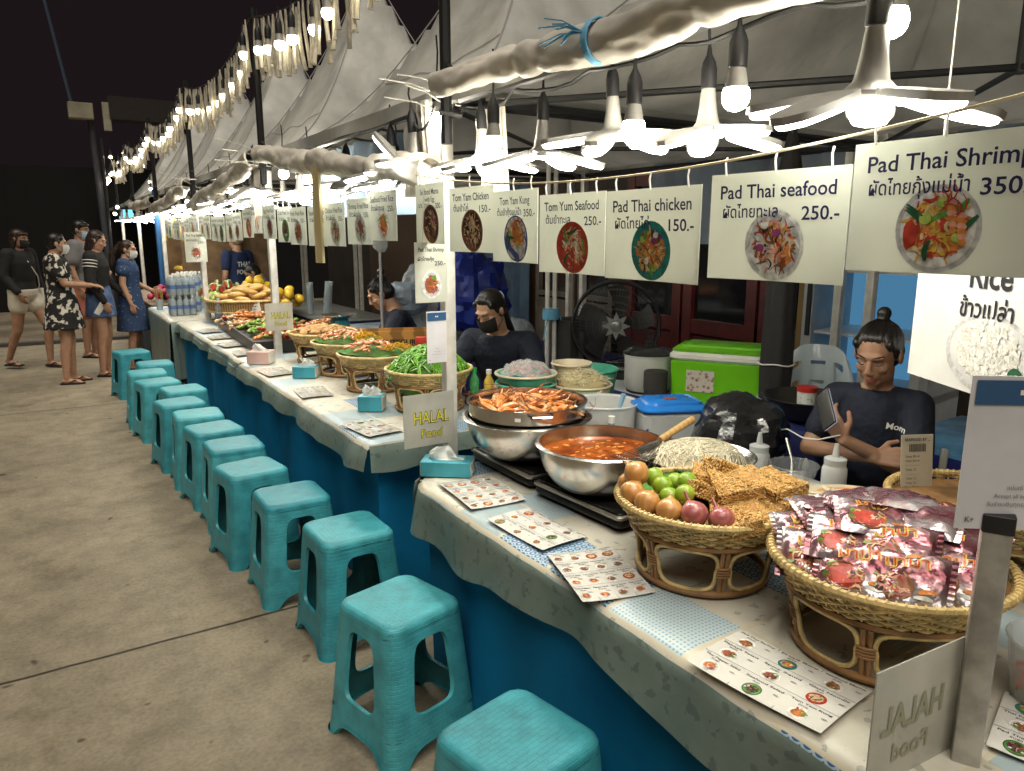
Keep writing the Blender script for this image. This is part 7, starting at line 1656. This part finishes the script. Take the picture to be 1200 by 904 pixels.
person('seated man in black t-shirt with hair bun looking at his phone, arms folded', mp, -1.2, MAN, ((0,-.075,1.205), -.12, .34, .0),
  [('t_shirt', NAVY, shirt(.62, .006, er=.008), .008), ('trousers', DARKJ, shorts(1.0, .012), .009)], SKIN2, dict(bun=((0,.066,.122), .026)), vox=.0045, lids=True, extra=man_extra, build=.88, scale=.93)
ph = thing('phone', 'dark phone held up by the seated man', 'phone', (0,0,0)); Rm = Matrix.Translation(mp) @ Matrix.Rotation(-1.2, 4, 'Z') @ Matrix.Scale(.93, 4)
a = MB(); a.rbox((0,0,0), (.068,.009,.14), .006); obj('case', a, mat('phone_case', (.03,.028,.028), .25), ph); a = MB(); a.box((0,.0052,0), (.066,.0012,.14)); obj('screen', a, emat('phone_screen', (.55,.6,.7), .35), ph)
ph.matrix_world = Rm @ Matrix.Translation((-.105,-.325,1.035)) @ Matrix.Rotation(-.5, 4, 'Z') @ Matrix.Rotation(-.75, 4, 'Y') @ Matrix.Rotation(-.35, 4, 'X')
t = thing('white_chair', 'white metal chair under the seated man, its slanted bars showing', 'chair', (mp[0]+.03, mp[1]+.03, 0), -1.2); a = MB(); a.rbox((0,0,.40), (.40,.40,.03), .04); obj('seat', a, PVC, t)
for s in (-1, 1):
    a = MB(); a.tube([(s*.24,-.22,.0), (s*.235,-.10,.45), (s*.225,.14,.86)], .013, 8); obj('side_bar', a, PVC, t)
    a = MB(); a.tube([(s*.22,.20,0), (s*.2,.10,.42)], .013, 8); obj('leg', a, PVC, t)
# ---- person mostly hidden behind the payment card
FLOR = mat('floral_black', (.62,.58,.50), .8, kind='noise', vscale=15, col2=(.012,.011,.012), lo=.53, hi=.58, detail=3)
person('seated person in dark floral top mostly hidden behind the payment card', (2.70, .93, 0), radians(-62), seated(elbL=(.22,-.12,.78), wriL=(.15,-.33,.80), hL=((-.3,-1,0), (0,0,-1)), elbR=(-.25,-.12,.80), wriR=(-.20,-.36,.82), hR=((.3,-1,.1), (0,0,-1))), ((0,-.07,1.20), .2, .3, 0),
  [('top', FLOR, shirt(.55, .018), .010), ('trousers', DARKJ, shorts(1.0, .012), .010)], SKIN, dict(bun=((0,.10,.03), .035)), vox=.008)
# ---- woman with black mask leaning over the second stall
W1 = seated(elbL=(.27,-.30,.86), wriL=(.12,-.50,.82), hL=((-.4,-1,-.1), (0,0,-1)), elbR=(-.27,-.28,.84), wriR=(-.14,-.52,.82), hR=((.3,-1,-.1), (0,0,-1)), lean=.32, drop=.02)
hc = V(0,-.34,1.215)
person('woman in navy t-shirt and black face mask leaning over her stall', (2.28, 3.64, .07), radians(-52), W1, (tuple(hc), -.28, .52, 0), [('t_shirt', NAVY, shirt(.7, .018, er=.015), .009), ('trousers', DARKJ, shorts(1.0, .012), .010)], SKIN,
  dict(tail=[(0,.105,.02), (.02,-.13,1.14), (.05,-.04,1.03), [.034,.030,.012]]), MASKK, vox=.0065, lids=True, hcurl=.6, scale=.94)
a = MB(); a.tube([(.03*cos(q), .03*sin(q), 0) for q in [2*pi*k/14 for k in range(14)]], .011, 7, loop=True)
sc_ = tag(obj('hair_tie', a, mat('hair_tie_pale', (.45,.55,.58), .7)), 'pale scrunchie in the ponytail of the woman with black mask', 'hair tie'); sc_.matrix_world = Matrix.Translation((2.28,3.64,.07)) @ Matrix.Rotation(radians(-52), 4, 'Z') @ Matrix.Scale(.94, 4) @ headM(tuple(hc), -.28, .52, 0) @ Matrix.Translation((0,.108,.024)) @ Matrix.Rotation(1.3, 4, 'X')
# ---- woman with hair bun behind the crate
W2 = seated(elbL=(.25,-.25,.82), wriL=(.10,-.42,.80), hL=((-.3,-1,0), (0,0,-1)), elbR=(-.25,-.25,.82), wriR=(-.10,-.42,.80), hR=((.3,-1,0), (0,0,-1)), lean=.2)
person('woman with a hair bun and silver mask under her chin, bent over behind the crate', (2.34, 5.12, -.02), radians(-110), W2, ((0,-.24,1.20), 0, .55, 0), [('t_shirt', NAVY, shirt(.7, .018), .010), ('trousers', DARKJ, shorts(1.0, .012), .010)], SKIN, dict(bun=((0,.085,.125), .030)), None, vox=.0075)
# ---- far seller with back turned and a crouching helper
def back_text(t, J, M):
    a = MB(); a.use(PVC); fr = lambda x, y, d=0: V(-x, .135, y); put_text(a, 'THAI', .09, fr, 0, 1.24, align='CENTER', bold=.03); obj('back_print', a, None, t, smooth=False, fix=False); a = MB(); a.use(PVC); put_text(a, 'FOOD', .08, fr, 0, 1.14, align='CENTER', bold=.03); obj('back_print', a, None, t, smooth=False, fix=False)
person('seller in dark blue t-shirt with white back print, back turned', (2.2, 10.35, 0), radians(205), standing(**HANG), ((0,-.01,1.57), .3, .2, 0), [('t_shirt', mat('dark_blue_cotton', (.012,.025,.085), .8, bump=.3, bscale=12, bdist=.02), shirt(.6, .02), .012), ('trousers', DARKJ, shorts(1.0, .015), .012)], SKIN, dict(), None, vox=.010, hairm=mat('fair_hair', (.22,.15,.08), .5), extra=back_text, scale=.97)
person('helper with dark hair crouching low beside the seller in blue', (2.55, 10.0, -.02), radians(-100), W2, ((0,-.24,1.14), 0, .6, 0), [('shirt', mat('grey_cotton', (.14,.14,.15), .8), shirt(.7, .018), .012), ('trousers', DARKJ, shorts(1.0, .012), .012)], SKIN, dict(), None, vox=.010)
# ---- customers standing in the lane
FLIP = mat('flip_flop', (.016,.014,.013), .6)
def sandals(t, J):
    for s in 'LR':
        A = V(*J['ank'+s]); fd = V(*J['foot'+s]); ang = atan2(fd.y, fd.x); a = MB(); M = Matrix.Translation(A + V(0,0,-.066) + fd*.055) @ Matrix.Rotation(ang, 4, 'Z'); a.rbox((0,0,0), (.255,.088,.018), .042, 6, M=None); a.xf(M)
        sd = fd.cross(V(0,0,1)); k = len(a.v)
        for q in (-1, 1): a.tube([A + V(0,0,-.055) + fd*.125, A + V(0,0,-.022) + fd*.08 + sd*.03*q, A + V(0,0,-.058) + fd*.02 + sd*.043*q], .006, 5)
        obj('sandal', a, FLIP, t)
def ex_(*fs):
    def f(t, J, M):
        for g in fs: g(t, J)
    return f
# floral dress
GJ = standing(elbL=(.20,-.08,1.13), wriL=(.10,-.30,1.10), hL=((-.2,-1,-.15), (0,0,-1)), elbR=(-.20,-.08,1.13), wriR=(-.08,-.32,1.10), hR=((.2,-1,-.2), (0,0,-1)), ankL=(.09,-.03,.075), kneL=(.09,-.04,.48), footL=(.15,-1,0), footR=(-.1,-1,0))
person('woman in black and cream floral dress with white mask and flip flops', (.13, 9.42, 0), radians(82), GJ, ((0,-.035,1.555), .12, .1, 0), [('dress', FLOR, both(shirt(.55, .024, 1, er=.02), skirt_(.62, 1.12, (.215,.21), (.15,.12), -.01)), .011)], SKIN, dict(bun=((0,.085,.02), .035)), MASKW, vox=.009, extra=ex_(sandals), scale=.975, lids=False)
# white shorts
FJ = standing(elbL=(.23,.02,1.12), wriL=(.26,-.05,.89), hL=((0,-.2,-1), (-1,0,0)), elbR=(-.22,.04,1.13), wriR=(-.20,-.12,.93), hR=((.2,-.3,-1), (1,0,0)), kneL=(.10,-.20,.50), ankL=(.09,-.17,.09), kneR=(-.10,.06,.48), ankR=(-.09,.24,.12), footL=(0,-1,0), footR=(0,-1,-.2))
def strap(t, J):
    a = MB(); a.tube([(-.10,-.02,1.43), (-.02,-.128,1.30), (.10,-.128,1.12), (.165,-.075,1.0), (.18,-.03,.95)], .006, 5); a.tube([(-.10,-.02,1.43), (-.02,.12,1.30), (.10,.115,1.1), (.18,-.02,.95)], .006, 5); s_ = obj('bag_strap', a, PVC, t); a = MB(); a.rbox((.20,-.05,.89), (.03,.085,.16), .012); obj('phone_pouch', a, PVC, s_)
person('woman in black top and white shorts with dark mask, walking at the far left', (-.22, 10.75, 0), radians(48), FJ, ((0,-.03,1.56), .15, .12, 0), [('top', BLACKC, shirt(1.9, .022, 1), .011), ('shorts', mat('white_shorts', (.62,.57,.46), .8, bump=.3, bscale=10, bdist=.02), shorts(.30, .028), .011)], SKIN2, dict(long=.10, fringe=1), MASKK, vox=.009, extra=ex_(strap, sandals), hairm=BROWNHAIR, scale=1.0, lids=False)
# tall man in grey shirt
HJ = standing(elbL=(.25,-.02,1.12), wriL=(.16,-.24,1.05), hL=((-.4,-.8,0), (0,0,-1)), elbR=(-.23,.03,1.12), wriR=(-.24,-.05,.88), hR=((0,-.1,-1), (1,0,0)))
person('tall man in grey shirt and pink shorts with pale blue mask', (.46, 11.35, 0), radians(62), HJ, ((0,-.02,1.575), -.1, .15, 0), [('shirt', mat('grey_shirt', (.16,.155,.16), .8, bump=.35, bscale=12, bdist=.02), shirt(.62, .03, er=.02), .012), ('shorts', mat('pink_shorts', (.50,.17,.12), .8, bump=.3, bscale=12, bdist=.02), shorts(.75, .028), .012)], SKIN2, dict(fringe=1), MASKB, vox=.010, extra=ex_(sandals), scale=1.06, lids=False)
# black sweater
IJ = standing(elbL=(.21,-.01,1.12), wriL=(.18,-.20,.97), hL=((-.1,-.7,-.6), (-1,0,0)), elbR=(-.22,.02,1.12), wriR=(-.21,-.10,.88), hR=((0,-.3,-1), (1,0,0)))
def stripes(t, J):
    a = MB(); p, q = V(*J['shoR']), V(*J['elbR'])
    for k in range(3): c = p.lerp(q, .16+.13*k); d = (q-p).normalized(); u = d.orthogonal().normalized(); w = d.cross(u); a.tube([c + (u*cos(x) + w*sin(x))*(.0745-.0015*k) for x in [2*pi*j/20 for j in range(20)]], .005, 5, loop=True)
    obj('sleeve_stripes', a, PVC, t)
person('woman in black striped sleeve sweater and denim skirt, holding a phone', (.52, 9.72, 0), radians(72), IJ, ((0,-.035,1.56), .0, .35, 0), [('sweater', BLACKC, shirt(1.95, .020, 2), .010), ('skirt', mat('denim', (.13,.20,.36), .8, kind='noise', vscale=14, col2=(.05,.09,.22), bump=.3), skirt_(.70, 1.06, (.185,.165), (.15,.115)), .011)], SKIN, dict(long=.12), None, vox=.009, extra=ex_(sandals, stripes), hairm=BROWNHAIR, scale=.99)
a = MB(); a.rbox((0,0,0), (.075,.010,.15), .006); o = tag(obj('phone', a, PVC), 'white phone in the hand of the woman in black sweater', 'phone'); o.location = (.50, 9.49, .80); o.rotation_euler = (.3, .5, .6)
# girl in blue dress
DOT = mat('dotted_blue', (.022,.045,.11), .8, kind='voronoi', vscale=22, col2=(.12,.20,.32), lo=.16, hi=.24)
JJ = standing(elbL=(.20,-.03,1.12), wriL=(.19,-.22,1.02), hL=((-.1,-1,-.1), (-1,0,0)), elbR=(-.21,.02,1.12), wriR=(-.22,-.06,.88), hR=((0,-.2,-1), (1,0,0)))
def puff(c, J):
    for s in 'LR': c.ell(V(*J['sho'+s]).lerp(V(*J['elb'+s]), .32), (.085,.085,.095), 14, 10)
person('girl with ponytail in dotted dark blue dress and white mask at the table end', (.86, 9.98, 0), radians(70), JJ, ((0,-.03,1.555), -.15, .15, 0), [('dress', DOT, both(shirt(.35, .018, 2), puff, skirt_(.52, 1.10, (.215,.20), (.15,.115))), .010)], SKIN, dict(tail=[(0,.10,.06), (0,.17,1.50), (.0,.18,1.34), (0,.16,1.22), [.036,.040,.036,.012]]), MASKW, vox=.009, extra=ex_(sandals), scale=.925, lids=False, hairm=BROWNHAIR)
